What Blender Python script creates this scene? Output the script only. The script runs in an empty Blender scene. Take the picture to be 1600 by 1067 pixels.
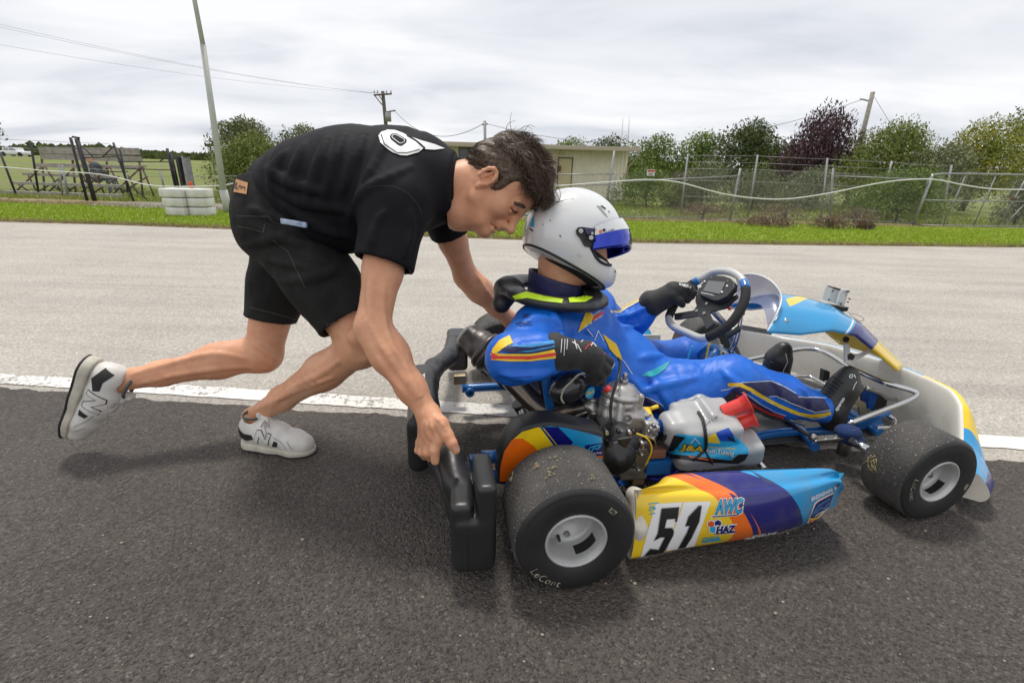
import bpy, bmesh, math, random
import numpy as np
from mathutils import Vector, Matrix
from mathutils.bvhtree import BVHTree
R_ = math.radians
SC = bpy.context.scene
COL = SC.collection
rnd = random.Random(7)

# ------------------------------------------------------------------ camera
H = 0.90                      # camera height above the track
FPX = 755.0                   # focal length in photo pixels (1600 wide)
PITCH, ROLL = R_(19.4), R_(1.7)
cF = np.array([0, math.cos(PITCH), -math.sin(PITCH)])
_r0 = np.array([1., 0, 0]); _u0 = np.array([0, math.sin(PITCH), math.cos(PITCH)])
cR = math.cos(ROLL)*_r0 + math.sin(ROLL)*_u0
cU = math.cos(ROLL)*_u0 - math.sin(ROLL)*_r0
cam = bpy.data.cameras.new('camera'); camo = bpy.data.objects.new('camera', cam); COL.objects.link(camo)
cam.sensor_width = 36; cam.lens = 36*FPX/1600; cam.clip_start = .02; cam.clip_end = 2000
camo.matrix_world = Matrix(((cR[0], cU[0], -cF[0], 0), (cR[1], cU[1], -cF[1], 0), (cR[2], cU[2], -cF[2], H), (0, 0, 0, 1)))
SC.camera = camo
SC.render.resolution_x = 1024; SC.render.resolution_y = 682

# ------------------------------------------------------------------ world, sun, exposure
SUN = Vector((-.07, .36, 1)).normalized()
w = bpy.data.worlds.new('World'); SC.world = w; w.use_nodes = True
nt = w.node_tree; N = nt.nodes; L = nt.links
for n in list(N): N.remove(n)
out = N.new('ShaderNodeOutputWorld'); bg = N.new('ShaderNodeBackground'); L.new(bg.outputs[0], out.inputs[0])
sky = N.new('ShaderNodeTexSky'); sky.sky_type = 'NISHITA'; sky.sun_disc = False
sky.sun_elevation = math.asin(SUN.z); sky.sun_rotation = math.atan2(SUN.x, SUN.y)
sk = N.new('ShaderNodeVectorMath'); sk.operation = 'SCALE'; sk.inputs[3].default_value = .06
L.new(sky.outputs[0], sk.inputs[0])
tc = N.new('ShaderNodeTexCoord')
sep = N.new('ShaderNodeSeparateXYZ'); L.new(tc.outputs['Generated'], sep.inputs[0])
# cloud layer: project the direction onto a flat deck so that cloud bands flatten towards the horizon
zc = N.new('ShaderNodeMath'); zc.operation = 'MAXIMUM'; zc.inputs[1].default_value = 0.0; L.new(sep.outputs[2], zc.inputs[0])
za = N.new('ShaderNodeMath'); za.operation = 'ADD'; za.inputs[1].default_value = .16; L.new(zc.outputs[0], za.inputs[0])
dv = N.new('ShaderNodeVectorMath'); dv.operation = 'DIVIDE'; L.new(tc.outputs['Generated'], dv.inputs[0])
cmb = N.new('ShaderNodeCombineXYZ'); 
for i in range(3): L.new(za.outputs[0], cmb.inputs[i])
L.new(cmb.outputs[0], dv.inputs[1])
mp = N.new('ShaderNodeMapping'); mp.inputs['Scale'].default_value = (.75, 1.25, .35); mp.inputs['Rotation'].default_value = (0, 0, R_(18)); mp.inputs['Location'].default_value = (3.1, 1.4, 0)
L.new(dv.outputs[0], mp.inputs[0])
n1 = N.new('ShaderNodeTexNoise'); n1.inputs['Scale'].default_value = .9; n1.inputs['Detail'].default_value = 6; n1.inputs['Roughness'].default_value = .5; n1.inputs['Distortion'].default_value = .5
L.new(mp.outputs[0], n1.inputs[0])
cr = N.new('ShaderNodeValToRGB'); e = cr.color_ramp.elements
e[0].position = .30; e[0].color = (.37, .39, .435, 1)
e[1].position = .62; e[1].color = (.60, .603, .615, 1)
e2 = cr.color_ramp.elements.new(.45); e2.color = (.50, .512, .54, 1)
L.new(n1.outputs[0], cr.inputs[0])
n2 = N.new('ShaderNodeTexNoise'); n2.inputs['Scale'].default_value = 2.2; n2.inputs['Detail'].default_value = 5
L.new(mp.outputs[0], n2.inputs[0])
cm = N.new('ShaderNodeMapRange'); cm.inputs[1].default_value = .62; cm.inputs[2].default_value = .82; cm.inputs[3].default_value = .96; cm.inputs[4].default_value = .72
L.new(n2.outputs[0], cm.inputs[0])
mx = N.new('ShaderNodeMixRGB'); L.new(cm.outputs[0], mx.inputs[0]); L.new(sk.outputs[0], mx.inputs[1]); L.new(cr.outputs[0], mx.inputs[2])
L.new(mx.outputs[0], bg.inputs[0]); bg.inputs[1].default_value = 1.0
sl = bpy.data.lights.new('sun', 'SUN'); sl.energy = 1.5; sl.angle = R_(10); sl.color = (1, .96, .89)
slo = bpy.data.objects.new('sun', sl); COL.objects.link(slo)
slo.rotation_euler = SUN.to_track_quat('Z', 'Y').to_euler(); slo.location = (0, 0, 12)
SC.view_settings.view_transform = 'Standard'; SC.view_settings.look = 'None'
SC.view_settings.exposure = 0.75; SC.view_settings.gamma = 1; SC.view_settings.use_curve_mapping = False

# ------------------------------------------------------------------ coordinates
def ray(px, py): return cF + cR*(px-800)/FPX - cU*(py-533.5)/FPX
def at(px, py, Y):                     # the point at forward distance Y seen at a photo pixel
    d = ray(px, py); t = Y/d[1]; return np.array([0, 0, H]) + t*d
def gnd(px, py, z=0.0):
    d = ray(px, py); t = (z-H)/d[2]; return np.array([0, 0, H]) + t*d
KA = R_(9.5); KO = np.array([.041, 1.513, 0.])      # kart frame: x forward, y to its left, origin under the rear axle
kx = np.array([math.cos(KA), math.sin(KA), 0]); ky = np.array([-math.sin(KA), math.cos(KA), 0])
def K(px, py, x=None, y=None, z=None):
    o = np.array([0, 0, H]) - KO; d = ray(px, py)
    o = np.array([o@kx, o@ky, o[2]]); d = np.array([d@kx, d@ky, d[2]])
    if x is not None: t = (x-o[0])/d[0]
    elif y is not None: t = (y-o[1])/d[1]
    else: t = (z-o[2])/d[2]
    return o + t*d
def k2w(p): p = np.asarray(p, float); return KO + kx*p[0] + ky*p[1] + np.array([0, 0, p[2]])

# ------------------------------------------------------------------ object helpers
def empty(name, label, cat, loc=(0, 0, 0), rz=0, group=None):
    o = bpy.data.objects.new(name, None); COL.objects.link(o); o.empty_display_size = .1
    o.location = loc; o.rotation_euler = (0, 0, rz); o['label'] = label; o['category'] = cat
    if group: o['group'] = group
    return o
def tag(o, label=None, cat=None, group=None, kind=None):
    if label: o['label'] = label
    if cat: o['category'] = cat
    if group: o['group'] = group
    if kind: o['kind'] = kind
    return o
def mesh(name, V, Fc, smooth=False):
    me = bpy.data.meshes.new(name)
    V = np.asarray(V, np.float32).reshape(-1, 3)
    if isinstance(Fc, np.ndarray):
        n, k = Fc.shape
        me.vertices.add(len(V)); me.vertices.foreach_set('co', V.ravel())
        me.loops.add(n*k); me.loops.foreach_set('vertex_index', Fc.astype(np.int32).ravel())
        me.polygons.add(n); me.polygons.foreach_set('loop_start', np.arange(0, n*k, k, dtype=np.int32))
        me.polygons.foreach_set('loop_total', np.full(n, k, np.int32))
        me.update(calc_edges=True); me.validate()
    else:
        me.from_pydata(V.tolist(), [], Fc); me.update()
    if smooth: me.polygons.foreach_set('use_smooth', [True]*len(me.polygons))
    return me
def link(name, me, m, parent=None, off=None, label=None, kind=None):
    o = bpy.data.objects.new(name, me); COL.objects.link(o)
    if m is not None:
        for q in (m if isinstance(m, (list, tuple)) else [m]): me.materials.append(q)
    if parent: o.parent = parent
    if label: o['label'] = label
    if kind: o['kind'] = kind
    return o
class MB:
    """collects shapes; build() links them as one mesh object"""
    def __init__(s, off=(0, 0, 0)): s.V = []; s.F = []; s.M = []; s.S = []; s.off = np.array(off, float); s.mi = 0
    def add(s, V, F, smooth=False):
        b = len(s.V); s.V += [tuple(v) for v in V]; s.F += [tuple(b+i for i in f) for f in F]
        s.M += [s.mi]*len(F); s.S += [smooth]*len(F); return s
    def box(s, c, size, rot=None, bev=0):
        sx, sy, sz = [v/2 for v in size]
        if bev:
            bm = bmesh.new(); bmesh.ops.create_cube(bm, size=1)
            for v in bm.verts: v.co = Vector((v.co.x*2*sx, v.co.y*2*sy, v.co.z*2*sz))
            bmesh.ops.bevel(bm, geom=bm.edges[:], offset=bev, segments=2, affect='EDGES', profile=.6)
            bm.verts.index_update(); V = [np.array(v.co) for v in bm.verts]; F = [[v.index for v in f.verts] for f in bm.faces]; bm.free()
        else:
            V = [np.array((x*sx, y*sy, z*sz)) for x in (-1, 1) for y in (-1, 1) for z in (-1, 1)]
            F = [(0, 1, 3, 2), (4, 6, 7, 5), (0, 4, 5, 1), (2, 3, 7, 6), (0, 2, 6, 4), (1, 5, 7, 3)]
        Rm = np.eye(3) if rot is None else np.array(rot)
        return s.add([Rm@v+np.array(c) for v in V], F, False)
    def tube(s, pts, r, n=10, cap=True, smooth=True, closed=False):
        P = [np.array(p, float) for p in pts]; m = len(P)
        rr = r if hasattr(r, '__len__') else [r]*m
        T = []
        for i in range(m):
            if closed: t = P[(i+1) % m]-P[i-1]
            else: t = P[min(i+1, m-1)]-P[max(i-1, 0)]
            T.append(t/(np.linalg.norm(t)+1e-12))
        u = np.cross(T[0], (0, 0, 1)); 
        if np.linalg.norm(u) < .05: u = np.cross(T[0], (1, 0, 0))
        u /= np.linalg.norm(u); V = []
        for i in range(m):
            u = u - T[i]*(u@T[i]); u /= np.linalg.norm(u); v = np.cross(T[i], u)
            for k in range(n):
                a = 2*math.pi*k/n; V.append(P[i]+rr[i]*(math.cos(a)*u+math.sin(a)*v))
        F = []
        for i in range(m if closed else m-1):
            j = (i+1) % m
            for k in range(n): F.append((i*n+k, i*n+(k+1) % n, j*n+(k+1) % n, j*n+k))
        s.add(V, F, smooth)
        if cap and not closed:
            b = len(s.V)-len(V)
            s.F += [tuple(b+k for k in range(n))[::-1], tuple(b+(m-1)*n+k for k in range(n))]; s.M += [s.mi]*2; s.S += [False]*2
        return s
    def lathe(s, prof, o, axis, n=32, smooth=True, sharp=None):
        """prof: (radius, height along axis) list"""
        ax = np.array(axis, float); ax /= np.linalg.norm(ax)
        u = np.cross(ax, (0, 0, 1)); 
        if np.linalg.norm(u) < .05: u = np.cross(ax, (1, 0, 0))
        u /= np.linalg.norm(u); v = np.cross(ax, u); o = np.array(o, float); V = []
        for r, h in prof:
            for k in range(n):
                a = 2*math.pi*k/n; V.append(o+ax*h+r*(math.cos(a)*u+math.sin(a)*v))
        F = [(i*n+k, i*n+(k+1) % n, (i+1)*n+(k+1) % n, (i+1)*n+k) for i in range(len(prof)-1) for k in range(n)]
        return s.add(V, F, smooth)
    def cyl(s, a, b, r, n=20, r2=None):
        return s.tube([a, b], [r, r if r2 is None else r2], n, True, True)
    def sphere(s, c, r, n=12, sc=(1, 1, 1)):
        m = n//2; V = []; 
        for i in range(m+1):
            t = math.pi*i/m
            for k in range(n):
                a = 2*math.pi*k/n
                V.append((c[0]+r*sc[0]*math.sin(t)*math.cos(a), c[1]+r*sc[1]*math.sin(t)*math.sin(a), c[2]+r*sc[2]*math.cos(t)))
        F = [(i*n+k, (i+1)*n+k, (i+1)*n+(k+1) % n, i*n+(k+1) % n) for i in range(m) for k in range(n)]
        return s.add(V, F, True)
    def prism(s, poly, d, bev=0):
        """poly: list of 3D points (planar), d: extrusion vector"""
        P = [np.array(p, float) for p in poly]; d = np.array(d, float); n = len(P)
        V = P+[p+d for p in P]
        F = [tuple(range(n))[::-1], tuple(range(n, 2*n))]+[(i, (i+1) % n, n+(i+1) % n, n+i) for i in range(n)]
        return s.add(V, F)
    def build(s, name, m, parent=None, label=None, kind=None, bevel=0, subsurf=0, fix=True):
        V = np.array(s.V, float)-s.off
        me = bpy.data.meshes.new(name); me.from_pydata(V.tolist(), [], s.F); me.update()
        me.polygons.foreach_set('material_index', s.M); me.polygons.foreach_set('use_smooth', s.S)
        if fix or bevel:
            bm = bmesh.new(); bm.from_mesh(me)
            bmesh.ops.remove_doubles(bm, verts=bm.verts, dist=1e-6)
            bmesh.ops.recalc_face_normals(bm, faces=bm.faces)
            if bevel:
                eds = [e for e in bm.edges if len(e.link_faces) == 2 and e.calc_face_angle(0) > .6]
                bmesh.ops.bevel(bm, geom=eds, offset=bevel, segments=2, affect='EDGES', profile=.6, clamp_overlap=True)
            bm.to_mesh(me); bm.free()
        o = link(name, me, m, parent, label=label, kind=kind)
        return o
def copy_tree(o, parent=None):
    c = o.copy(); COL.objects.link(c); c.parent = parent
    for ch in list(o.children): copy_tree(ch, c)
    return c
def crom(P, n=6, closed=False):
    P = [np.array(p, float) for p in P]; m = len(P); o = []
    for i in range(m if closed else m-1):
        if closed: a, b, c, d = P[i-1], P[i], P[(i+1) % m], P[(i+2) % m]
        else: b, c = P[i], P[i+1]; a = P[i-1] if i else 2*b-c; d = P[i+2] if i+2 < m else 2*c-b
        for k in range(n):
            t = k/n; o.append(.5*((2*b)+(c-a)*t+(2*a-5*b+4*c-d)*t*t+(3*b-a-3*c+d)*t**3))
    if not closed: o.append(P[-1])
    return o

# ------------------------------------------------------------------ signed-distance modelling
class SDF:
    def __init__(s, lo, hi, h):
        s.lo = np.array(lo, float); s.h = h; s.n = np.ceil((np.array(hi)-s.lo)/h).astype(int)+1
        s.D = np.full(s.n, 1.0, np.float32); s.ax = [(s.lo[i]+h*np.arange(s.n[i])).astype(np.float32) for i in range(3)]
    def sl(s, lo, hi):
        a = np.maximum(np.floor((np.array(lo)-s.lo)/s.h).astype(int), 0); b = np.minimum(np.ceil((np.array(hi)-s.lo)/s.h).astype(int)+1, s.n)
        if (b <= a).any(): return None
        S = tuple(slice(a[i], b[i]) for i in range(3))
        return S, s.ax[0][S[0]][:, None, None], s.ax[1][S[1]][None, :, None], s.ax[2][S[2]][None, None, :]
    def _mix(s, S, b, k, op):
        a = s.D[S]
        if op == 'sub': b = -b
        if op == 'add':
            if k <= 0: s.D[S] = np.minimum(a, b)
            else:
                h = np.clip(.5+.5*(b-a)/k, 0, 1); s.D[S] = b*(1-h)+a*h-k*h*(1-h)
        else:
            if k <= 0: s.D[S] = np.maximum(a, b)
            else:
                h = np.clip(.5-.5*(b-a)/k, 0, 1); s.D[S] = b*(1-h)+a*h+k*h*(1-h)
    def cap(s, a, b, ra, rb=None, k=.02, op='add', flat=None):
        """tapered capsule; flat=(direction, factor) squashes it across that direction"""
        a = np.array(a, float); b = np.array(b, float); rb = ra if rb is None else rb; m = max(ra, rb)*(1.0 if not flat else max(1., 1/flat[1]))+k+3*s.h
        q = s.sl(np.minimum(a, b)-m, np.maximum(a, b)+m)
        if q is None: return s
        S, X, Y, Z = q; ab = b-a; l2 = max(ab@ab, 1e-12)
        px, py, pz = X-a[0], Y-a[1], Z-a[2]
        t = np.clip((px*ab[0]+py*ab[1]+pz*ab[2])/l2, 0, 1)
        dx, dy, dz = px-t*ab[0], py-t*ab[1], pz-t*ab[2]
        if flat:
            n = np.array(flat[0], float); n /= np.linalg.norm(n); c = (dx*n[0]+dy*n[1]+dz*n[2])*(1/flat[1]-1)
            dx, dy, dz = dx+c*n[0], dy+c*n[1], dz+c*n[2]
            d = (np.sqrt(dx*dx+dy*dy+dz*dz)-(ra+t*(rb-ra)))*min(1, .5*(1+flat[1]))
        else: d = np.sqrt(dx*dx+dy*dy+dz*dz)-(ra+t*(rb-ra))
        s._mix(S, d, k, op); return s
    def chain(s, P, r, k=.02, op='add', flat=None):
        r = r if hasattr(r, '__len__') else [r]*len(P)
        for i in range(len(P)-1): s.cap(P[i], P[i+1], r[i], r[i+1], k, op, flat)
        return s
    def ell(s, c, rad, rot=None, k=.02, op='add'):
        c = np.array(c, float); rad = np.array(rad, float); m = rad.max()+k+3*s.h
        q = s.sl(c-m, c+m)
        if q is None: return s
        S, X, Y, Z = q; px, py, pz = X-c[0], Y-c[1], Z-c[2]
        if rot is not None:
            M = np.array(rot, float)     # columns = local axes
            px, py, pz = (px*M[0, i]+py*M[1, i]+pz*M[2, i] for i in range(3))
        k0 = np.sqrt((px/rad[0])**2+(py/rad[1])**2+(pz/rad[2])**2)
        k1 = np.sqrt((px/rad[0]**2)**2+(py/rad[1]**2)**2+(pz/rad[2]**2)**2)+1e-6
        s._mix(S, k0*(k0-1)/k1, k, op); return s
    def box(s, c, half, rot=None, rd=.005, k=.01, op='add'):
        c = np.array(c, float); hf = np.array(half, float)-rd; m = np.linalg.norm(half)+k+3*s.h
        q = s.sl(c-m, c+m)
        if q is None: return s
        S, X, Y, Z = q; px, py, pz = X-c[0], Y-c[1], Z-c[2]
        if rot is not None:
            M = np.array(rot, float); px, py, pz = (px*M[0, i]+py*M[1, i]+pz*M[2, i] for i in range(3))
        qx, qy, qz = np.abs(px)-hf[0], np.abs(py)-hf[1], np.abs(pz)-hf[2]
        d = np.sqrt(np.maximum(qx, 0)**2+np.maximum(qy, 0)**2+np.maximum(qz, 0)**2)+np.minimum(np.maximum(qx, np.maximum(qy, qz)), 0)-rd
        s._mix(S, d, k, op); return s
    def plane(s, p, n, k=0):          # cut away everything on the +n side of p
        p = np.array(p, float); n = np.array(n, float); n /= np.linalg.norm(n)
        X, Y, Z = s.ax[0][:, None, None], s.ax[1][None, :, None], s.ax[2][None, None, :]
        s._mix((slice(None),)*3, (X-p[0])*n[0]+(Y-p[1])*n[1]+(Z-p[2])*n[2], k, 'max'); return s
    def slab(s, lo, hi, p, n, k=0):   # the same, only inside a box
        q = s.sl(lo, hi); S, X, Y, Z = q; n = np.array(n, float); n /= np.linalg.norm(n)
        s._mix(S, (X-p[0])*n[0]+(Y-p[1])*n[1]+(Z-p[2])*n[2], k, 'max'); return s
    def mesh(s, keep=None):
        D = s.D; B = D < 0; c = [slice(0, -1), slice(1, None)]
        cnt = np.zeros(np.array(D.shape)-1, np.int8)
        for i in range(2):
            for j in range(2):
                for k in range(2): cnt += B[c[i], c[j], c[k]]
        act = (cnt > 0) & (cnt < 8); idx = np.argwhere(act); n = len(idx)
        vid = np.full(act.shape, -1, np.int32); vid[act] = np.arange(n)
        cv = {}
        for i in range(2):
            for j in range(2):
                for k in range(2): cv[i, j, k] = D[idx[:, 0]+i, idx[:, 1]+j, idx[:, 2]+k]
        acc = np.zeros((n, 3)); w = np.zeros(n)
        for a0 in cv:
            for ax in range(3):
                if a0[ax]: continue
                b0 = list(a0); b0[ax] = 1; b0 = tuple(b0); va, vb = cv[a0], cv[b0]
                m = (va < 0) != (vb < 0); t = np.where(m, va/np.where(m, va-vb, 1), 0)
                p = np.zeros((n, 3)); 
                for q in range(3): p[:, q] = a0[q]
                p[:, ax] = t
                acc += p*m[:, None]; w += m
        V = s.lo+(idx+acc/w[:, None])*s.h
        Fs = []
        for ax in range(3):
            o1, o2 = [(1, 2), (2, 0), (0, 1)][ax]
            sa = [slice(None)]*3; sb = [slice(None)]*3; sa[ax] = slice(0, -1); sb[ax] = slice(1, None)
            x = B[tuple(sa)] != B[tuple(sb)]; e = np.argwhere(x)
            e = e[(e[:, o1] > 0) & (e[:, o2] > 0) & (e[:, o1] < act.shape[o1]) & (e[:, o2] < act.shape[o2])]
            ins = B[e[:, 0], e[:, 1], e[:, 2]]
            q = []
            for da, db in ((1, 1), (0, 1), (0, 0), (1, 0)):
                f = e.copy(); f[:, o1] -= da; f[:, o2] -= db; q.append(vid[f[:, 0], f[:, 1], f[:, 2]])
            q = np.stack(q, 1); q[~ins] = q[~ins][:, ::-1]; Fs.append(q)
        Fq = np.concatenate(Fs); Fq = Fq[(Fq >= 0).all(1)]
        if keep is not None:
            cc = V[Fq].mean(1); Fq = Fq[keep(cc)]
            u, inv = np.unique(Fq, return_inverse=True); V = V[u]; Fq = inv.reshape(-1, 4)
        return V, Fq
def normals(V, Fq):
    a = V[Fq[:, 2]]-V[Fq[:, 0]]; b = V[Fq[:, 3]]-V[Fq[:, 1]]; fn = np.cross(a, b); n = np.zeros_like(V)
    for i in range(4): np.add.at(n, Fq[:, i], fn)
    return n/(np.linalg.norm(n, axis=1, keepdims=True)+1e-12)
def relax(V, Fq, it=1, lam=.5):
    for _ in range(it):
        acc = np.zeros_like(V); w = np.zeros(len(V))
        for i in range(4):
            a, b = Fq[:, i], Fq[:, (i+1) % 4]; np.add.at(acc, a, V[b]); np.add.at(w, a, 1); np.add.at(acc, b, V[a]); np.add.at(w, b, 1)
        V = V*(1-lam)+lam*acc/w[:, None]
    return V
def wavy(P, seed, scale, oct=3):
    """cheap smooth pseudo-noise in numpy, about -1..1"""
    r = np.random.RandomState(seed); o = np.zeros(len(P)); amp = 1; tot = 0
    for i in range(oct):
        A = r.normal(size=(3, 3))*scale*(1.9**i); ph = r.uniform(0, 6.28, 3)
        q = P@A.T+ph; o += amp*np.sin(q[:, 0]+1.3*np.sin(q[:, 1]))*np.cos(q[:, 2]*.8+np.sin(q[:, 0]*.7)); tot += amp; amp *= .55
    return o/tot
def sdf_obj(name, s, m, parent, off=(0, 0, 0), sm=1, keep=None, disp=None, label=None, extra=()):
    V, Fq = s.mesh(keep)
    for (V2, F2) in extra: Fq = np.concatenate([Fq, F2+len(V)]); V = np.concatenate([V, V2])
    if sm: V = relax(V, Fq, sm, .4)
    if disp is not None: V = V+normals(V, Fq)*disp(V)[:, None]
    me = mesh(name, V-np.array(off), Fq, True)
    return link(name, me, m, parent, label=label)
def frame(z, x=None):
    """rotation matrix with columns (x, y, z); z given, x roughly given"""
    z = np.array(z, float); z /= np.linalg.norm(z); x = np.array(x if x is not None else (1, 0, 0), float)
    x = x-z*(x@z); x /= np.linalg.norm(x); return np.stack([x, np.cross(z, x), z], 1)

# ------------------------------------------------------------------ materials
def srgb(r, g, b):
    f = lambda c: (c/255/12.92) if c <= 10 else ((c/255+.055)/1.055)**2.4
    return (f(r), f(g), f(b))
MC = {}
def mat(name, col, rough=.5, metal=0, var=None, bump=None, coat=0, spec=None, sss=0, trans=0, alpha=1, var2=None, sheen=0, coords='Object'):
    """var=(scale, dark colour, strength); bump=(scale, strength, distance)"""
    m = bpy.data.materials.new(name); m.use_nodes = True; nt = m.node_tree; b = nt.nodes['Principled BSDF']
    b.inputs['Base Color'].default_value = (*col, 1); b.inputs['Roughness'].default_value = rough; b.inputs['Metallic'].default_value = metal
    if coat: b.inputs['Coat Weight'].default_value = coat; b.inputs['Coat Roughness'].default_value = .06
    if spec is not None: b.inputs['Specular IOR Level'].default_value = spec
    if sss: b.inputs['Subsurface Weight'].default_value = sss; b.inputs['Subsurface Radius'].default_value = (.02, .007, .004); b.inputs['Subsurface Scale'].default_value = .5
    if trans: b.inputs['Transmission Weight'].default_value = trans
    if alpha < 1: b.inputs['Alpha'].default_value = alpha
    if sheen: b.inputs['Sheen Weight'].default_value = sheen
    tc = nt.nodes.new('ShaderNodeTexCoord')
    last = None
    for q in (var, var2):
        if not q: continue
        n = nt.nodes.new('ShaderNodeTexNoise'); n.inputs['Scale'].default_value = q[0]; n.inputs['Detail'].default_value = 5; n.inputs['Roughness'].default_value = .6
        nt.links.new(tc.outputs[coords], n.inputs['Vector'])
        r = nt.nodes.new('ShaderNodeMapRange'); r.inputs[1].default_value = .38; r.inputs[2].default_value = .66; r.inputs[3].default_value = 0; r.inputs[4].default_value = q[2]
        nt.links.new(n.outputs[0], r.inputs[0])
        x = nt.nodes.new('ShaderNodeMixRGB'); nt.links.new(r.outputs[0], x.inputs[0])
        if last: nt.links.new(last, x.inputs[1])
        else: x.inputs[1].default_value = (*col, 1)
        x.inputs[2].default_value = (*q[1], 1); last = x.outputs[0]
    if last: nt.links.new(last, b.inputs['Base Color'])
    if bump:
        n = nt.nodes.new('ShaderNodeTexNoise'); n.inputs['Scale'].default_value = bump[0]; n.inputs['Detail'].default_value = 4
        nt.links.new(tc.outputs[coords], n.inputs['Vector'])
        bp = nt.nodes.new('ShaderNodeBump'); bp.inputs['Strength'].default_value = bump[1]; bp.inputs['Distance'].default_value = bump[2]
        nt.links.new(n.outputs[0], bp.inputs['Height']); nt.links.new(bp.outputs[0], b.inputs['Normal'])
    return m
def livery(name, base, regions, rough=.3, coat=.6, var=None, bump=None, dirt=None, metal=0):
    """printed film: convex polygons in an object-space plane. regions: (colour, [(u,v)...], U, V) painted in order"""
    m = mat(name, base, rough, metal, None, bump, coat); nt = m.node_tree; b = nt.nodes['Principled BSDF']
    geo = nt.nodes.new('ShaderNodeTexCoord'); last = None; dots = {}
    def dot(U):
        key = tuple(np.round(U, 5))
        if key not in dots:
            d = nt.nodes.new('ShaderNodeVectorMath'); d.operation = 'DOT_PRODUCT'; d.inputs[1].default_value = key
            nt.links.new(geo.outputs['Object'], d.inputs[0]); dots[key] = d.outputs['Value']
        return dots[key]
    for col, poly, U, Vv in regions:
        U = np.array(U, float); Vv = np.array(Vv, float); n = len(poly); msk = None
        area = sum(poly[i][0]*poly[(i+1) % n][1]-poly[(i+1) % n][0]*poly[i][1] for i in range(n))
        for i in range(n):
            (u0, v0), (u1, v1) = poly[i], poly[(i+1) % n]
            a, c = (v0-v1, u1-u0)
            if area < 0: a, c = -a, -c
            nn = a*U+c*Vv; k = a*u0+c*v0
            g = nt.nodes.new('ShaderNodeMath'); g.operation = 'GREATER_THAN'; g.inputs[1].default_value = k; nt.links.new(dot(nn), g.inputs[0])
            if msk is None: msk = g.outputs[0]
            else:
                q = nt.nodes.new('ShaderNodeMath'); q.operation = 'MULTIPLY'; nt.links.new(msk, q.inputs[0]); nt.links.new(g.outputs[0], q.inputs[1]); msk = q.outputs[0]
        x = nt.nodes.new('ShaderNodeMixRGB'); nt.links.new(msk, x.inputs[0]); x.inputs[2].default_value = (*col, 1)
        if last: nt.links.new(last, x.inputs[1])
        else: x.inputs[1].default_value = (*base, 1)
        last = x.outputs[0]
    if dirt:
        n = nt.nodes.new('ShaderNodeTexNoise'); n.inputs['Scale'].default_value = dirt[0]; n.inputs['Detail'].default_value = 6; nt.links.new(geo.outputs['Object'], n.inputs['Vector'])
        r = nt.nodes.new('ShaderNodeMapRange'); r.inputs[1].default_value = .5; r.inputs[2].default_value = .75; r.inputs[3].default_value = 0; r.inputs[4].default_value = dirt[2]
        nt.links.new(n.outputs[0], r.inputs[0]); x = nt.nodes.new('ShaderNodeMixRGB'); nt.links.new(r.outputs[0], x.inputs[0])
        if last: nt.links.new(last, x.inputs[1])
        else: x.inputs[1].default_value = (*base, 1)
        x.inputs[2].default_value = (*dirt[1], 1); last = x.outputs[0]
    if last: nt.links.new(last, b.inputs['Base Color'])
    return m

# ------------------------------------------------------------------ flat print: lettering and shapes laid on a surface
def text2d(s, size=1., bold=0.0, shear=0.0, space=1.0):
    cu = bpy.data.curves.new('t', 'FONT'); cu.body = s; cu.size = size; cu.offset = bold; cu.shear = shear; cu.space_character = space
    cu.align_x = 'CENTER'; cu.align_y = 'CENTER'; cu.resolution_u = 4
    o = bpy.data.objects.new('t', cu); COL.objects.link(o); dg = bpy.context.evaluated_depsgraph_get(); dg.update()
    me = bpy.data.meshes.new_from_object(o.evaluated_get(dg)); V = [(v.co.x, v.co.y) for v in me.vertices]; F = [tuple(p.vertices) for p in me.polygons]
    bpy.data.objects.remove(o); bpy.data.curves.remove(cu); bpy.data.meshes.remove(me)
    return V, F
def decal(name, shape, pos, u, v, bvh, m, parent, off=(0, 0, 0), lift=.0012, cut=.012, depth=.25, one_side=True):
    """shape=(V2d, faces) is laid onto the surface found behind it along -n; vertices outside the surface are dropped"""
    V2, F2 = shape; pos = np.array(pos, float); u = np.array(u, float); v = np.array(v, float); u = u/np.linalg.norm(u); v = v-u*(u@v); v /= np.linalg.norm(v); n = np.cross(u, v)
    bm = bmesh.new(); vs = [bm.verts.new((a, b, 0)) for a, b in V2]
    for f in F2:
        try: bm.faces.new([vs[i] for i in f])
        except ValueError: pass
    bmesh.ops.remove_doubles(bm, verts=bm.verts, dist=1e-6)
    bmesh.ops.triangulate(bm, faces=bm.faces)
    for _ in range(4):
        e = [x for x in bm.edges if x.calc_length() > cut]
        if not e or len(bm.faces) > 6000: break
        bmesh.ops.subdivide_edges(bm, edges=e, cuts=1)
        bmesh.ops.triangulate(bm, faces=[f for f in bm.faces if len(f.verts) > 3])
    bad = []
    for q in bm.verts:
        p = pos+u*q.co.x+v*q.co.y; hit = bvh.ray_cast(Vector(p+n*depth), Vector(-n), depth*2)
        if hit[0] is None: bad.append(q); continue
        nn = hit[1] if hit[1].dot(Vector(n)) > 0 else -hit[1]
        q.co = hit[0]+nn*lift-Vector(off)
    bmesh.ops.delete(bm, geom=bad, context='VERTS')
    me = bpy.data.meshes.new(name); bm.normal_update(); bm.to_mesh(me); bm.free()
    return link(name, me, m, parent)
def bvh_of(o):      # in the object's own coordinates
    me = o.data; return BVHTree.FromPolygons([v.co[:] for v in me.vertices], [tuple(p.vertices) for p in me.polygons])
def poly2d(pts): return ([tuple(p) for p in pts], [tuple(range(len(pts)))])
def outline2d(shape, d):
    return shape
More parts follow.
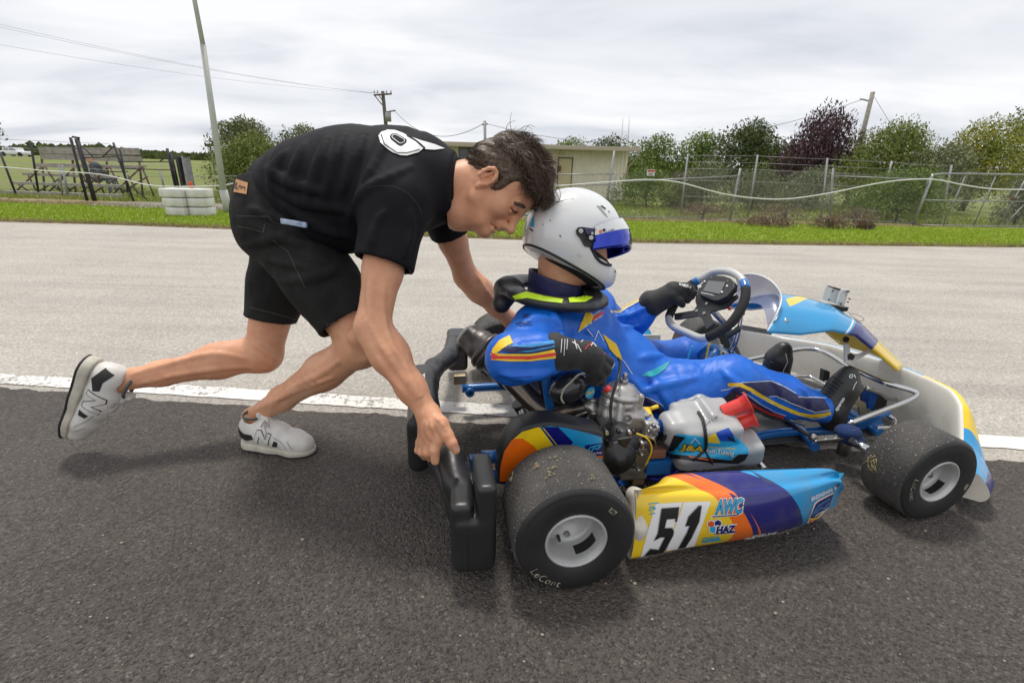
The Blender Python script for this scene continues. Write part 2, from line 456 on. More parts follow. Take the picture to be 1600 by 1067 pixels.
# ================================================================== SETTING
def S_(t): t = min(max(t, 0), 1); return t*t*(3-2*t)
def zt(x, y):
    z = -.42*S_((y-10.3)/7) + 1.35*S_((y-22)/30)*S_((-x-10)/25)
    if y > 60: z += .5*S_((y-60)/100)
    if y > 12: z += .05*math.sin(x*.6+y*.3)*S_((y-12)/5)
    return z
def asphalt(name, c0, c1, c2, scale, patch, bumpd, rough=.85, light=None, streak=0):
    m = bpy.data.materials.new(name); m.use_nodes = True; nt = m.node_tree; N = nt.nodes; L = nt.links; b = N['Principled BSDF']
    tc = N.new('ShaderNodeTexCoord')
    def vor(s, f='F1'):
        v = N.new('ShaderNodeTexVoronoi'); v.inputs['Scale'].default_value = s; v.feature = f; L.new(tc.outputs['Object'], v.inputs['Vector']); return v
    def noi(s, d=5, r=.6):
        n = N.new('ShaderNodeTexNoise'); n.inputs['Scale'].default_value = s; n.inputs['Detail'].default_value = d; n.inputs['Roughness'].default_value = r; L.new(tc.outputs['Object'], n.inputs['Vector']); return n
    def ramp(src, stops):
        r = N.new('ShaderNodeValToRGB'); e = r.color_ramp.elements; e[0].position = stops[0][0]; e[0].color = (*stops[0][1], 1); e[1].position = stops[-1][0]; e[1].color = (*stops[-1][1], 1)
        for p, c in stops[1:-1]: x = e.new(p); x.color = (*c, 1)
        L.new(src, r.inputs[0]); return r
    v1 = vor(scale); v2 = vor(scale*.37)
    sp = N.new('ShaderNodeSeparateColor'); L.new(v1.outputs['Color'], sp.inputs[0])
    base = ramp(sp.outputs[0], [(0, c0), (.55, c1), (.9, c1), (1, c2)])
    pn = noi(patch[0], 6, .62); pr = ramp(pn.outputs[0], [(.3, (patch[1],)*3), (.7, (patch[2],)*3)])
    mu = N.new('ShaderNodeMixRGB'); mu.blend_type = 'MULTIPLY'; mu.inputs[0].default_value = 1; L.new(base.outputs[0], mu.inputs[1]); L.new(pr.outputs[0], mu.inputs[2])
    # stones that stand out
    sp2 = N.new('ShaderNodeSeparateColor'); L.new(v2.outputs['Color'], sp2.inputs[0])
    g = N.new('ShaderNodeMath'); g.operation = 'GREATER_THAN'; g.inputs[1].default_value = .955; L.new(sp2.outputs[1], g.inputs[0])
    g2 = N.new('ShaderNodeMath'); g2.operation = 'LESS_THAN'; g2.inputs[1].default_value = .32; L.new(v2.outputs['Distance'], g2.inputs[0])
    g3 = N.new('ShaderNodeMath'); g3.operation = 'MULTIPLY'; L.new(g.outputs[0], g3.inputs[0]); L.new(g2.outputs[0], g3.inputs[1])
    g4 = N.new('ShaderNodeMath'); g4.operation = 'MULTIPLY'; g4.inputs[1].default_value = .38; L.new(g3.outputs[0], g4.inputs[0])
    mx = N.new('ShaderNodeMixRGB'); L.new(g4.outputs[0], mx.inputs[0]); L.new(mu.outputs[0], mx.inputs[1]); mx.inputs[2].default_value = (*(light or c2), 1)
    fn = noi(60, 5, .7); fr = ramp(fn.outputs[0], [(.3, (.74,)*3), (.7, (1.2,)*3)])
    mf = N.new('ShaderNodeMixRGB'); mf.blend_type = 'MULTIPLY'; mf.inputs[0].default_value = 1; L.new(mx.outputs[0], mf.inputs[1]); L.new(fr.outputs[0], mf.inputs[2])
    if streak:      # tyre-polished and rubbered lanes along the track, stains, and hairline cracks
        mpp = N.new('ShaderNodeMapping'); mpp.inputs['Scale'].default_value = (.25, 3.2, 1); mpp.inputs['Rotation'].default_value = (0, 0, R_(7)); L.new(tc.outputs['Object'], mpp.inputs[0]); sn = noi(1.3, 6, .7); L.new(mpp.outputs[0], sn.inputs['Vector']); sr_ = ramp(sn.outputs[0], [(.32, (1-streak,)*3), (.5, (1, 1, 1)), (.72, (1+streak*.4,)*3)])
        ms = N.new('ShaderNodeMixRGB'); ms.blend_type = 'MULTIPLY'; ms.inputs[0].default_value = 1; L.new(mf.outputs[0], ms.inputs[1]); L.new(sr_.outputs[0], ms.inputs[2])
        vd = N.new('ShaderNodeTexVoronoi'); vd.feature = 'DISTANCE_TO_EDGE'; vd.inputs['Scale'].default_value = .8; wn = noi(3, 5, .7); va = N.new('ShaderNodeVectorMath'); va.operation = 'MULTIPLY_ADD'; va.inputs[1].default_value = (.5,)*3; L.new(wn.outputs['Color'], va.inputs[0]); L.new(tc.outputs['Object'], va.inputs[2]); L.new(va.outputs[0], vd.inputs['Vector'])
        cl_ = ramp(vd.outputs['Distance'], [(.0, (.55,)*3), (.004, (1, 1, 1))]); cn_ = noi(.9, 3, .5); cg = N.new('ShaderNodeMath'); cg.operation = 'GREATER_THAN'; cg.inputs[1].default_value = .55; L.new(cn_.outputs[0], cg.inputs[0])
        mc = N.new('ShaderNodeMixRGB'); mc.blend_type = 'MULTIPLY'; L.new(cg.outputs[0], mc.inputs[0]); L.new(ms.outputs[0], mc.inputs[1]); L.new(cl_.outputs[0], mc.inputs[2]); mf = mc
    L.new(mf.outputs[0], b.inputs['Base Color']); b.inputs['Roughness'].default_value = rough
    a = N.new('ShaderNodeMath'); a.operation = 'ADD'; L.new(v1.outputs['Distance'], a.inputs[0])
    n3 = noi(scale*.9, 4, .7); L.new(n3.outputs[0], a.inputs[1])
    a2 = N.new('ShaderNodeMath'); a2.operation = 'ADD'; L.new(a.outputs[0], a2.inputs[0]); m2 = N.new('ShaderNodeMath'); m2.operation = 'MULTIPLY'; m2.inputs[1].default_value = 1.3
    L.new(v2.outputs['Distance'], m2.inputs[0]); L.new(m2.outputs[0], a2.inputs[1])
    bp = N.new('ShaderNodeBump'); bp.invert = True; bp.inputs['Strength'].default_value = 1; bp.inputs['Distance'].default_value = bumpd; L.new(a2.outputs[0], bp.inputs['Height']); L.new(bp.outputs[0], b.inputs['Normal'])
    return m
def sheet(name, pts, z, m, kind='structure'):
    me = bpy.data.meshes.new(name); me.from_pydata([(p[0], p[1], z) for p in pts], [], [tuple(range(len(pts)))]); me.update()
    bm = bmesh.new(); bm.from_mesh(me); bmesh.ops.triangulate(bm, faces=bm.faces, ngon_method='EAR_CLIP')
    for f in bm.faces:
        if f.normal.z < 0: f.normal_flip()
    bm.to_mesh(me); bm.free(); return link(name, me, m, kind=kind)
M_track = asphalt('worn_pale_asphalt', (.33, .30, .265), (.49, .45, .395), (.66, .61, .54), 190, (.9, .88, 1.1), .0026, .8, light=(.13, .12, .11), streak=.16)
M_dark = asphalt('dark_asphalt', (.046, .038, .032), (.108, .090, .077), (.19, .162, .137), 210, (1.6, .84, 1.2), .0055, .72, light=(.28, .25, .21), streak=.10)
M_path = asphalt('path_asphalt', (.18, .17, .165), (.25, .24, .23), (.34, .33, .31), 120, (.8, .85, 1.1), .002, .85)
# ground, one sheet out to the horizon
def axis(a):
    o = []; 
    for lo, hi, st in a:
        v = lo
        while v < hi-1e-6: o.append(v); v += st
    o.append(a[-1][1]); return o
gx = axis([(-900, -300, 100), (-300, -100, 20), (-100, -30, 5), (-30, 30, 1), (30, 100, 5), (100, 300, 20), (300, 900, 100)])
gy = axis([(-60, 0, 10), (0, 9, 3), (9, 20, .6), (20, 60, 2), (60, 200, 10), (200, 1400, 100)])
V = [(x, y, zt(x, y)-.006) for y in gy for x in gx]; nx = len(gx)
Fg = [(j*nx+i, j*nx+i+1, (j+1)*nx+i+1, (j+1)*nx+i) for j in range(len(gy)-1) for i in range(nx-1)]
M_ground = mat('meadow_soil', (.17, .22, .035), .95, var=(.35, (.25, .21, .09), .9), var2=(6, (.11, .15, .03), .7), bump=(20, .8, .05))
link('ground', mesh('ground', V, Fg, True), M_ground, kind='structure')
near = [(-40, 7.9), (-12, 7.35)]+[tuple(gnd(px, py)[:2]) for px, py in [(0, 347), (180, 352), (370, 359), (600, 368), (800, 375), (1000, 380), (1200, 383), (1400, 385), (1600, 387)]]+[(12, 7.9), (40, 9.5)]
sheet('track', [(-40, -12)]+near+[(40, -12)], .004, M_track)
# the dark new lane in front: ragged joint just below the white line
la, lb = gnd(0, 608), gnd(1550, 722); ld = (lb-la)/np.linalg.norm(lb-la); ln = np.array([-ld[1], ld[0], 0])
edge = []; s = -14
while s < 18:
    q = la+ld*s+ln*(.018*wavy(np.array([[s*9, 1., 2.]]), 5, 1.0, 4)[0]+rnd.uniform(-.006, .006)); edge.append((q[0], q[1])); s += .022
sheet('dark_lane', [(-14, -8)]+edge+[(18, -8)], .008, M_dark)
# white line with worn paint
Mw = bpy.data.materials.new('worn_white_paint'); Mw.use_nodes = True; nt = Mw.node_tree; b = nt.nodes['Principled BSDF']
tcn = nt.nodes.new('ShaderNodeTexCoord'); n_ = nt.nodes.new('ShaderNodeTexNoise'); n_.inputs['Scale'].default_value = 48; n_.inputs['Detail'].default_value = 6; n_.inputs['Roughness'].default_value = .75; nt.links.new(tcn.outputs['Object'], n_.inputs[0])
n_b = nt.nodes.new('ShaderNodeTexNoise'); n_b.inputs['Scale'].default_value = 3.; nt.links.new(tcn.outputs['Object'], n_b.inputs[0])
ad = nt.nodes.new('ShaderNodeMath'); ad.operation = 'MULTIPLY_ADD'; ad.inputs[1].default_value = .45; nt.links.new(n_b.outputs[0], ad.inputs[0]); nt.links.new(n_.outputs[0], ad.inputs[2])
rr = nt.nodes.new('ShaderNodeValToRGB'); rr.color_ramp.elements[0].position = .60; rr.color_ramp.elements[0].color = (.30, .28, .25, 1); rr.color_ramp.elements[1].position = .66; rr.color_ramp.elements[1].color = (.80, .77, .72, 1)
nt.links.new(ad.outputs[0], rr.inputs[0]); nt.links.new(rr.outputs[0], b.inputs['Base Color']); b.inputs['Roughness'].default_value = .7
bp = nt.nodes.new('ShaderNodeBump'); bp.inputs['Distance'].default_value = .003; nt.links.new(n_.outputs[0], bp.inputs['Height']); nt.links.new(bp.outputs[0], b.inputs['Normal'])
wa, wb = gnd(0, 586), gnd(1600, 685.5); wc, wd = gnd(0, 601.5), gnd(1600, 705)
dw = (wb-wa)/np.linalg.norm(wb-wa); top = []; bot = []; s = -10.0
wid = np.linalg.norm(wa[:2]-wc[:2])
while s < 16:
    for lst, base, dd, j in ((top, wa, dw, 1), (bot, wc, (wd-wc)/np.linalg.norm(wd-wc), 2)):
        q = base+dd*s+ln*(.005*wavy(np.array([[s*20, j, 0.]]), 8, 1., 3)[0]+rnd.uniform(-.002, .002)); lst.append((q[0], q[1]))
    s += .03
sheet('white_line', top+bot[::-1], .0075, Mw)
# verge: bright grass, with a dry fringe
far = [gnd(px, py)[:2] for px, py in [(0, 318), (200, 325), (400, 333), (600, 342), (800, 346), (1000, 347), (1200, 350), (1400, 355), (1600, 357)]]
far = [(-40, 11.5), (-16, 10.2)]+[tuple(p) for p in far]+[(14, 10.6), (40, 13)]
M_dirt = mat('dry_verge', (.36, .27, .15), .95, var=(1.6, (.22, .19, .08), .9), var2=(25, (.13, .09, .05), .7), bump=(60, 1, .02))
M_lawn = mat('lawn_turf', (.30, .41, .02), .95, var=(2.2, (.38, .42, .04), .8), var2=(40, (.08, .17, .012), .8), bump=(90, 1, .03))
nearw = [(x, y-.02) for x, y in near]; 
verge_near = [(x, y+.16+.05*math.sin(x*3)+.03*math.sin(x*11)) for x, y in near]
sheet('dry_verge', nearw+[(x, min(y+(1.4 if x < -3 else .8), 11.7)) for x, y in far[::-1]], .006-.002, M_dirt)
sheet('verge_lawn', verge_near+far[::-1], .009, M_lawn)
# path beyond the fence and gravel at the left
pth = [tuple(gnd(px, py, -.03)[:2]) for px, py in [(560, 337), (800, 338), (1040, 340), (1200, 343), (1400, 347), (1600, 348)]]+[(22, 12.5), (22, 14.5)]+[tuple(gnd(px, py, -.08)[:2]) for px, py in [(1600, 339), (1400, 338.5), (1200, 336), (1040, 333), (800, 330), (560, 328)]]
def drape(name, pts, m, dz=.02):
    # path strips follow the terrain
    n = len(pts)//2; a = pts[:n]; b = pts[n:][::-1]; V = []; F = []; NN = 60
    def samp(L_, t):
        f_ = t*(len(L_)-1); i = min(int(f_), len(L_)-2); u = f_-i; return np.array(L_[i])*(1-u)+np.array(L_[i+1])*u
    for i in range(NN+1):
        p, q = samp(a, i/NN), samp(b, i/NN)
        for j in range(7): r = p*(1-j/6)+q*j/6; V.append((r[0], r[1], zt(r[0], r[1])+dz))
    F = [(i*7+j, i*7+j+1, (i+1)*7+j+1, (i+1)*7+j) for i in range(NN) for j in range(6)]
    o = link(name, mesh(name, V, F, True), m, kind='structure')
    bm = bmesh.new(); bm.from_mesh(o.data); bmesh.ops.recalc_face_normals(bm, faces=bm.faces); bm.to_mesh(o.data); bm.free(); return o
drape('footpath', pth, M_path, .014)
yard = [(-8.6, 9.9), (-6.5, 9.6), (-3.2, 9.6), (-1.0, 10.0)]+[(0, 15.5), (-3, 15.8), (-8, 15.6), (-10, 14.6)]
drape('gravel_yard', yard, M_path, .02)
# grass blades: the verge in tufts, countless
def blades(name, n, sampler, hgt, m, seed, wd=.006, clump=3):
    r = random.Random(seed); V = []; F = []
    for _ in range(n):
        x, y = sampler(r); z = (zt(x, y) if y > 10.3 else .008)
        for c in range(clump):
            a = r.uniform(0, 6.28); h = hgt*r.uniform(.45, 1.2); lx, ly = r.gauss(0, .35)*h, r.gauss(0, .35)*h; xx = x+r.gauss(0, .02); yy = y+r.gauss(0, .02)
            b = len(V); ca, sa = math.cos(a)*wd, math.sin(a)*wd
            V += [(xx-ca, yy-sa, z), (xx+ca, yy+sa, z), (xx+lx*.5+ca*.6, yy+ly*.5+sa*.6, z+h*.6), (xx+lx*.5-ca*.6, yy+ly*.5-sa*.6, z+h*.6), (xx+lx, yy+ly, z+h)]
            F += [(b, b+1, b+2, b+3), (b+3, b+2, b+4)]
    return link(name, mesh(name, V, F), m, kind='stuff')
def interp(L_, x):
    for i in range(len(L_)-1):
        if L_[i][0] <= x <= L_[i+1][0]: t = (x-L_[i][0])/(L_[i+1][0]-L_[i][0]); return L_[i][1]*(1-t)+L_[i+1][1]*t
    return L_[0][1] if x < L_[0][0] else L_[-1][1]
def s_verge(r):
    x = r.uniform(-12.5, 13.5); a, b = interp(verge_near, x), interp(far, x); return x, a-.06+(b-a+.1)*r.random()**1.25
M_blade = mat('grass_blade', (.34, .46, .02), .6, var=(1.3, (.42, .46, .05), .8), var2=(9, (.22, .34, .018), .6))
M_dry = mat('dry_grass', (.40, .31, .16), .8, var=(2, (.24, .22, .09), .8))
tag(blades('verge_grass', 30000, s_verge, .045, M_blade, 1), 'bright green mown grass along the far track edge', 'grass')
def s_fringe(r):
    x = r.uniform(-12.5, 13.5); 
    if r.random() < .4: return x, interp(near, x)+abs(r.gauss(0, .09))
    return x, interp(far, x)+r.uniform(-.12, .7)
tag(blades('dry_fringe_grass', 9000, s_fringe, .05, M_dry, 2, .005), 'straw coloured dry grass fringe beside the lawn', 'dry grass')
def s_field(r):
    x = r.uniform(-20, 20); y = r.uniform(11.2, 24); return x, y
def s_daisy(r): x, y = s_verge(r); return x, y
M_field = mat('long_meadow_grass', (.22, .31, .03), .7, var=(.5, (.32, .27, .10), .8))
def s_field2(r):
    while True:
        x, y = s_field(r)
        py_ = y
        if -8.8 < x < .5 and y < 15.8: continue
        if x > -2 and 10.0 < y < 13.4: continue
        return x, y
tag(blades('meadow_grass', 16000, s_field2, .13, M_field, 3, .012), 'long green meadow grass behind the fences', 'grass')
M_daisy = mat('daisy_petals', (.8, .8, .76), .7)
mb = MB()
for _ in range(260):
    x, y = s_verge(rnd)
    if x > -4 and rnd.random() < .7: continue
    mb.add([(x+.012*math.cos(a), y+.012*math.sin(a), .05) for a in (0, 1.05, 2.1, 3.14, 4.2, 5.2)], [(0, 1, 2, 3, 4, 5)])
tag(mb.build('daisies', M_daisy, kind='stuff', fix=False), 'tiny white daisies scattered in the mown verge', 'daisies')
# loose stones on the lane
M_stone = mat('loose_stone', (.42, .36, .28), .8, var=(30, (.2, .17, .13), .7))
mb = MB()
for _ in range(140):
    px, py = rnd.uniform(0, 1600), rnd.uniform(640, 1060); g = gnd(px, py); r0 = rnd.choice([.0012, .0016, .002, .003, .0042])*rnd.uniform(.7, 1.2)
    mb.sphere((g[0], g[1], .008+r0*.4), r0, 6, (1, rnd.uniform(.6, 1), .6))
for px, py, r0 in ((991, 916, .0055), (1018, 972, .004), (844, 945, .003), (885, 895, .0035), (575, 652, .003), (1229, 837, .004), (1444, 833, .005), (735, 805, .0035), (1222, 945, .004)):
    g = gnd(px, py); mb.sphere((g[0], g[1], .0095), r0, 6, (1, .8, .5))
tag(mb.build('loose_grit', M_stone, kind='stuff', fix=False), 'pale bits of grit scattered over the dark lane', 'grit')

# ================================================================== BACKGROUND THINGS
M_galv = mat('galvanised_steel', (.36, .37, .37), .45, .6, var=(12, (.22, .22, .21), .7))
M_wire = mat('fence_wire', (.34, .34, .33), .5, .4)
M_black = mat('black_painted_steel', (.018, .018, .02), .5, var=(8, (.05, .045, .04), .5))
M_rust = mat('rusty_steel', (.10, .055, .04), .8, var=(6, (.17, .10, .07), .8))
M_wood = mat('weathered_plank', (.36, .33, .29), .85, var=(7, (.22, .20, .17), .9), bump=(40, .6, .005))
M_wpaint = mat('white_plastic_wall', (.80, .79, .76), .55, var=(2.5, (.52, .50, .46), .8), bump=(8, .25, .01))
M_pole = mat('grey_painted_pole', (.46, .47, .43), .6, var=(3, (.36, .37, .33), .7))
M_tpole = mat('tarred_timber', (.085, .07, .055), .9, var=(4, (.15, .13, .11), .7), bump=(30, .6, .01))
M_cable = mat('overhead_cable', (.11, .11, .12), .6)
M_rope = mat('white_rope', (.72, .72, .70), .6)
# ---- foliage
def leafmat(name, c, c2, c3):
    m = mat(name, c, .55, var=(.9, c2, 1.), var2=(5, c3, .75)); b = m.node_tree.nodes['Principled BSDF']
    b.inputs['Specular IOR Level'].default_value = .25; return m
L_olive = leafmat('olive_leaves', (0.158, 0.186, 0.074), (0.278, 0.278, 0.131), (0.084, 0.112, 0.037))
L_bright = leafmat('bright_leaves', (.17, .215, .045), (.30, .33, .08), (.07, .10, .022))
L_dark = leafmat('dark_pine_leaves', (0.083, 0.118, 0.037), (0.168, 0.195, 0.055), (0.036, 0.058, 0.019))
L_mid = leafmat('mid_green_leaves', (0.143, 0.215, 0.037), (0.262, 0.333, 0.065), (0.060, 0.099, 0.019))
L_purple = leafmat('purple_leaves', (0.084, 0.041, 0.055), (0.167, 0.094, 0.102), (0.037, 0.019, 0.028))
L_yellow = leafmat('yellowing_leaves', (0.186, 0.223, 0.028), (0.521, 0.446, 0.055), (0.074, 0.131, 0.023))
L_grey = leafmat('grey_green_leaves', (0.191, 0.215, 0.112), (0.310, 0.313, 0.167), (0.095, 0.118, 0.055))
L_brown = leafmat('dead_straw_brush', (0.223, 0.158, 0.102), (0.335, 0.242, 0.158), (0.094, 0.065, 0.047))
M_bark = mat('bark', (.11, .085, .065), .9, var=(8, (.2, .17, .14), .7), bump=(20, .8, .02))
def tree(name, label, cat, px, pyb, pyt, wpx, Y, leaf, n=3500, ls=.11, lean=(0, 0), blobs=11, up=.5, group=None, trunk=.35, flat=.75, seed=0, z0=None, spray=0, low=.0):
    """a tree filling wpx pixels round px with its crown top at pyt, standing at depth Y"""
    r = random.Random(seed*77+int(px)); rs = np.random.RandomState(seed*31+int(px))
    c = at(px, pyb, Y); t = at(px, pyt, Y); l = at(px-wpx/2, pyt, Y); q = at(px+wpx/2, pyt, Y)
    zb = zt(c[0], Y) if z0 is None else z0; Hh = t[2]-zb; W = (q[0]-l[0])/2; x0 = c[0]
    root = empty(name, label, cat, (x0, Y, zb), group=group)
    cb = Hh*trunk; ch = (Hh-cb)/2
    B = []
    for i in range(blobs):
        a = r.uniform(0, 6.28); d = math.sqrt(r.random())*.68; h = r.uniform(-1, 1)
        prof = math.sqrt(max(0, 1-max(0, h)**2))*(.75+.25*(h < 0)); s = r.uniform(.36, .54)
        bz = cb+ch*(1+h*.72); B.append((W*d*math.cos(a)*prof+lean[0]*(bz/Hh), W*.7*d*math.sin(a)*prof+lean[1]*bz/Hh, bz, W*s*(1.1 if h < .4 else .85), ch*s*1.25*flat))
    B.append((lean[0]+W*.15, 0, cb+ch*1.55, W*.45, ch*.42)); B.append((-W*.3, 0, cb+ch*1.4, W*.42, ch*.42)); B.append((0, 0, cb+ch*.7, W*.7, ch*.7)); B.append((-W*.62, 0, cb+ch*.85, W*.40, ch*.55)); B.append((W*.62, 0, cb+ch*.8, W*.40, ch*.55)); B.append((0, 0, cb+ch*1.35, W*.6, ch*.55))
    vol = np.array([b[3]*b[3]*b[4] for b in B])**.66; vol /= vol.sum(); cnt = (vol*n).astype(int)
    P = []; D = []
    for b, k in zip(B, cnt):
        k = int(k*1.9); v = rs.normal(size=(k, 3)); v /= np.linalg.norm(v, axis=1, keepdims=True); rad = rs.uniform(.35, 1.08, k)**.6
        wob = 1+.22*np.sin(v[:, 0]*5+b[0]*9)*np.cos(v[:, 1]*6+b[2]*7+v[:, 2]*5)
        P.append(np.stack([b[0]+v[:, 0]*rad*b[3]*wob, b[1]+v[:, 1]*rad*b[3]*wob, b[2]+v[:, 2]*rad*b[4]*wob], 1)); D.append(v)
    P = np.concatenate(P); D = np.concatenate(D); k = len(P)
    a = rs.normal(size=(k, 3))+D*.4+np.array([lean[0]*.5, 0, up]); a /= np.linalg.norm(a, axis=1, keepdims=True)
    s = np.cross(a, rs.normal(size=(k, 3))); s /= np.linalg.norm(s, axis=1, keepdims=True)
    ln_ = ls*rs.uniform(.6, 1.5, (k, 1)); wd = ln_*rs.uniform(.28, .5, (k, 1))
    if spray: ln_ = ln_*(1+spray)
    V = np.stack([P-a*ln_*.5, P+s*wd*.5, P+a*ln_*.5, P-s*wd*.5], 1).reshape(-1, 3); V[:, 2] = np.maximum(V[:, 2], .01)
    link('crown', mesh('crown', V, np.arange(4*k, dtype=np.int32).reshape(-1, 4)), leaf, root)
    mb = MB(); tr = max(.035, Hh*.022)
    pts = [(lean[0]*t_*t_+.04*Hh*math.sin(t_*4+seed), lean[1]*t_, Hh*.8*t_) for t_ in (0, .2, .4, .6, .8, 1)]
    mb.tube(pts, [tr*1.4, tr, tr*.85, tr*.6, tr*.4, tr*.15], 7)
    for b in B[:8]:
        s0 = pts[1+r.randrange(3)]; mid = [(s0[i]+b[i])/2+r.uniform(-.1, .1)*W*.3 for i in range(3)]; mb.tube([s0, mid, b[:3]], [tr*.5, tr*.33, tr*.12], 5)
    mb.build('trunk', M_bark, root, fix=False)
    return root
# behind the man, left group
tree('olive_tree', 'broad olive-green tree standing behind the bright hedge left of the man', 'tree', 388, 262, 183, 125, 26, L_olive, 5200, .13, trunk=.3, seed=1)
tree('hedge_bush', 'dense bright yellow-green bush right behind the grey lamp pole', 'bush', 392, 275, 213, 150, 19, L_bright, 12000, .085, trunk=.02, blobs=16, flat=1, seed=2)
tree('small_round_tree', 'small round-topped tree just above the back of the black shirt', 'tree', 478, 250, 192, 75, 27, L_olive, 2600, .12, trunk=.35, seed=3)
tree('sparse_tree', 'thin sparse dark tree between the olive tree and the round-topped one', 'tree', 447, 240, 196, 26, 24, L_dark, 320, .10, trunk=.35, blobs=5, seed=4)
tree('bushy_hedge', 'dark bush low behind the back of the shirt', 'bush', 470, 270, 222, 70, 21, L_mid, 3200, .10, trunk=.02, seed=5)
# overhanging branch at the left edge
tree('edge_tree', 'tree at the far left whose dark twig tip pokes into the sky', 'tree', -62, 240, 120, 148, 22, L_dark, 2600, .16, trunk=.3, seed=6)
# behind the shed
for i, (px, t_, w_, Y, lf, n_, lab) in enumerate([
    (885, 212, 90, 36, L_mid, 2200, 'low green tree top peeking over the shed roof nearest the man'),
    (945, 209, 100, 38, L_dark, 2600, 'dark flat tree top over the shed roof below the white masts'),
    (1012, 210, 120, 34, L_mid, 4200, 'green tree immediately right of the shed corner'),
    (1085, 206, 110, 33, L_mid, 4200, 'dark tree second to the right of the shed'),
    (1150, 190, 140, 32, L_dark, 6500, 'tall dark pine-like tree left of the purple tree'),
    (1208, 218, 100, 31, L_mid, 3600, 'low green tree tucked against the left of the purple tree')]):
    tree('tree', lab, 'tree', px, 300, t_, w_, Y, lf, n_, .16, seed=10+i, trunk=.12, lean=(.35, 0), group='windblown trees behind the fences')
tree('purple_tree', 'dark purple-leaved tree, the only one of that colour', 'tree', 1272, 300, 168, 140, 29, L_purple, 4600, .15, up=1.6, seed=20, trunk=.15, flat=.9, spray=.5)
tree('bright_bush', 'large bright green bushy tree below the leaning wooden pole', 'tree', 1376, 300, 190, 165, 26, L_bright, 9000, .12, seed=21, trunk=.05, lean=(.3, 0), up=.9)
tree('tree', 'dull green tree top between the purple tree and the bright green one', 'tree', 1330, 290, 198, 90, 31, L_olive, 1800, .14, seed=22, trunk=.15)
tree('grey_green_bush', 'rounded grey-green bush right of the large bright one', 'bush', 1462, 290, 222, 150, 24, L_grey, 5200, .12, seed=23, trunk=.03, lean=(.3, 0))
tree('yellowing_tree', 'tree with yellow tinged leaves near the right edge', 'tree', 1520, 290, 174, 140, 27, L_yellow, 6500, .13, seed=24, trunk=.12, lean=(.2, 0))
tree('eucalyptus_tree', 'tall grey-green gum tree cut by the right edge of the photo', 'tree', 1605, 290, 146, 160, 30, L_grey, 5600, .16, seed=25, trunk=.22, blobs=14)
tree('olive_shrub', 'round dark green shrub standing right behind the wire fence beside the gate post', 'bush', 1400, 330, 262, 170, 14.5, L_mid, 9500, .06, seed=26, trunk=.0, lean=(.2, 0), blobs=14, flat=1)
tree('leafy_shrub', 'grey-green shrub behind the fence at the far right', 'bush', 1590, 330, 278, 80, 15.5, L_grey, 2600, .07, seed=27, trunk=.0)
for i, (px, t_, w_, lf, lab) in enumerate([(1010, 262, 120, L_mid, 'low scrub bush right of the shed behind the fence'), (1100, 255, 120, L_grey, 'low scrub bush behind the second fence post'), (1180, 262, 110, L_olive, 'low olive scrub left of the grey-green scrub row'), (1262, 262, 110, L_grey, 'low grey-green scrub under the purple tree'), (1060, 270, 70, L_brown, 'brown withered scrub between two low green bushes')]):
    tree('scrub_bush', lab, 'bush', px, 310, t_, w_, 21+i*.4, lf, 3600, .09, seed=40+i, trunk=.0, flat=1, group='scrub behind the wire fence')
# far tree line, one mass
mb = MB(); r9 = random.Random(4)
Vt = []; 
for _ in range(9000):
    x = r9.uniform(-160, 170); y = r9.uniform(105, 125); hh = (5.2 if x > -60 else 3.6)*(.7+.3*math.sin(x*.11)+.25*math.sin(x*.37+1)); z = zt(x, y)+r9.random()**.7*max(hh*(.55 if x < -20 else 1), 1.0)
    s_ = r9.uniform(.5, 1.1); a = r9.uniform(0, 3.14); dx, dy, dz = s_*math.cos(a), s_*math.sin(a), s_*r9.uniform(.4, .9)
    Vt += [(x-dx, y-dy, z), (x, y, z-dz), (x+dx, y+dy, z), (x, y, z+dz)]
tag(link('distant_treeline', mesh('distant_treeline', Vt, np.arange(len(Vt), dtype=np.int32).reshape(-1, 4)), L_dark, kind='stuff'), 'low dark wood along the horizon', 'treeline')
# dry weeds heaped against the fence foot
for i, (px, py, w_, Y) in enumerate([(1200, 343, 80, 9.75), (1300, 344, 60, 9.75), (1352, 347, 26, 9.75), (1100, 322, 90, 12.2), (1230, 322, 90, 12.4), (1340, 326, 70, 12.6)]):
    tree('weed_heap', ['heap of brown dead weeds at the fence foot beside the lawn', 'second heap of brown weeds, left of the gate post', 'small tuft of brown weeds just left of the gate post', 'brown weeds behind the path at left', 'brown weeds behind the path in the middle', 'brown weeds behind the path nearest the green shrub'][i], 'weeds', px, py, py-5, w_*1.3, Y, L_brown, 600, .035, seed=60+i, trunk=0, blobs=7, flat=1.2, spray=1.0, group='dead weeds along the fence')

# ---- shed
M_shed = mat('cream_sheet_metal', (.80, .745, .61), .6, var=(1.5, (.68, .63, .51), .7))
M_roof = mat('roof_edge_metal', (.42, .37, .28), .6)
M_door = mat('cream_door', (.58, .50, .30), .6)
M_glass = mat('dark_window_glass', (.03, .035, .045), .12, spec=.8)
ys = 28.; sl_, sr = at(640, 300, ys), at(976, 300, ys); zb = -.45
roofz = at(860, 231, ys)[2]; W_ = sr[0]-sl_[0]
shed = empty('shed', 'long low cream metal shed with a flat roof behind the fence', 'shed', (sl_[0], ys, zb))
def sb(name, c, sz, m, **k): mb = MB(off=(sl_[0], ys, zb)); mb.box(c, sz, **k); return mb.build(name, m, shed)
hz = roofz-zb
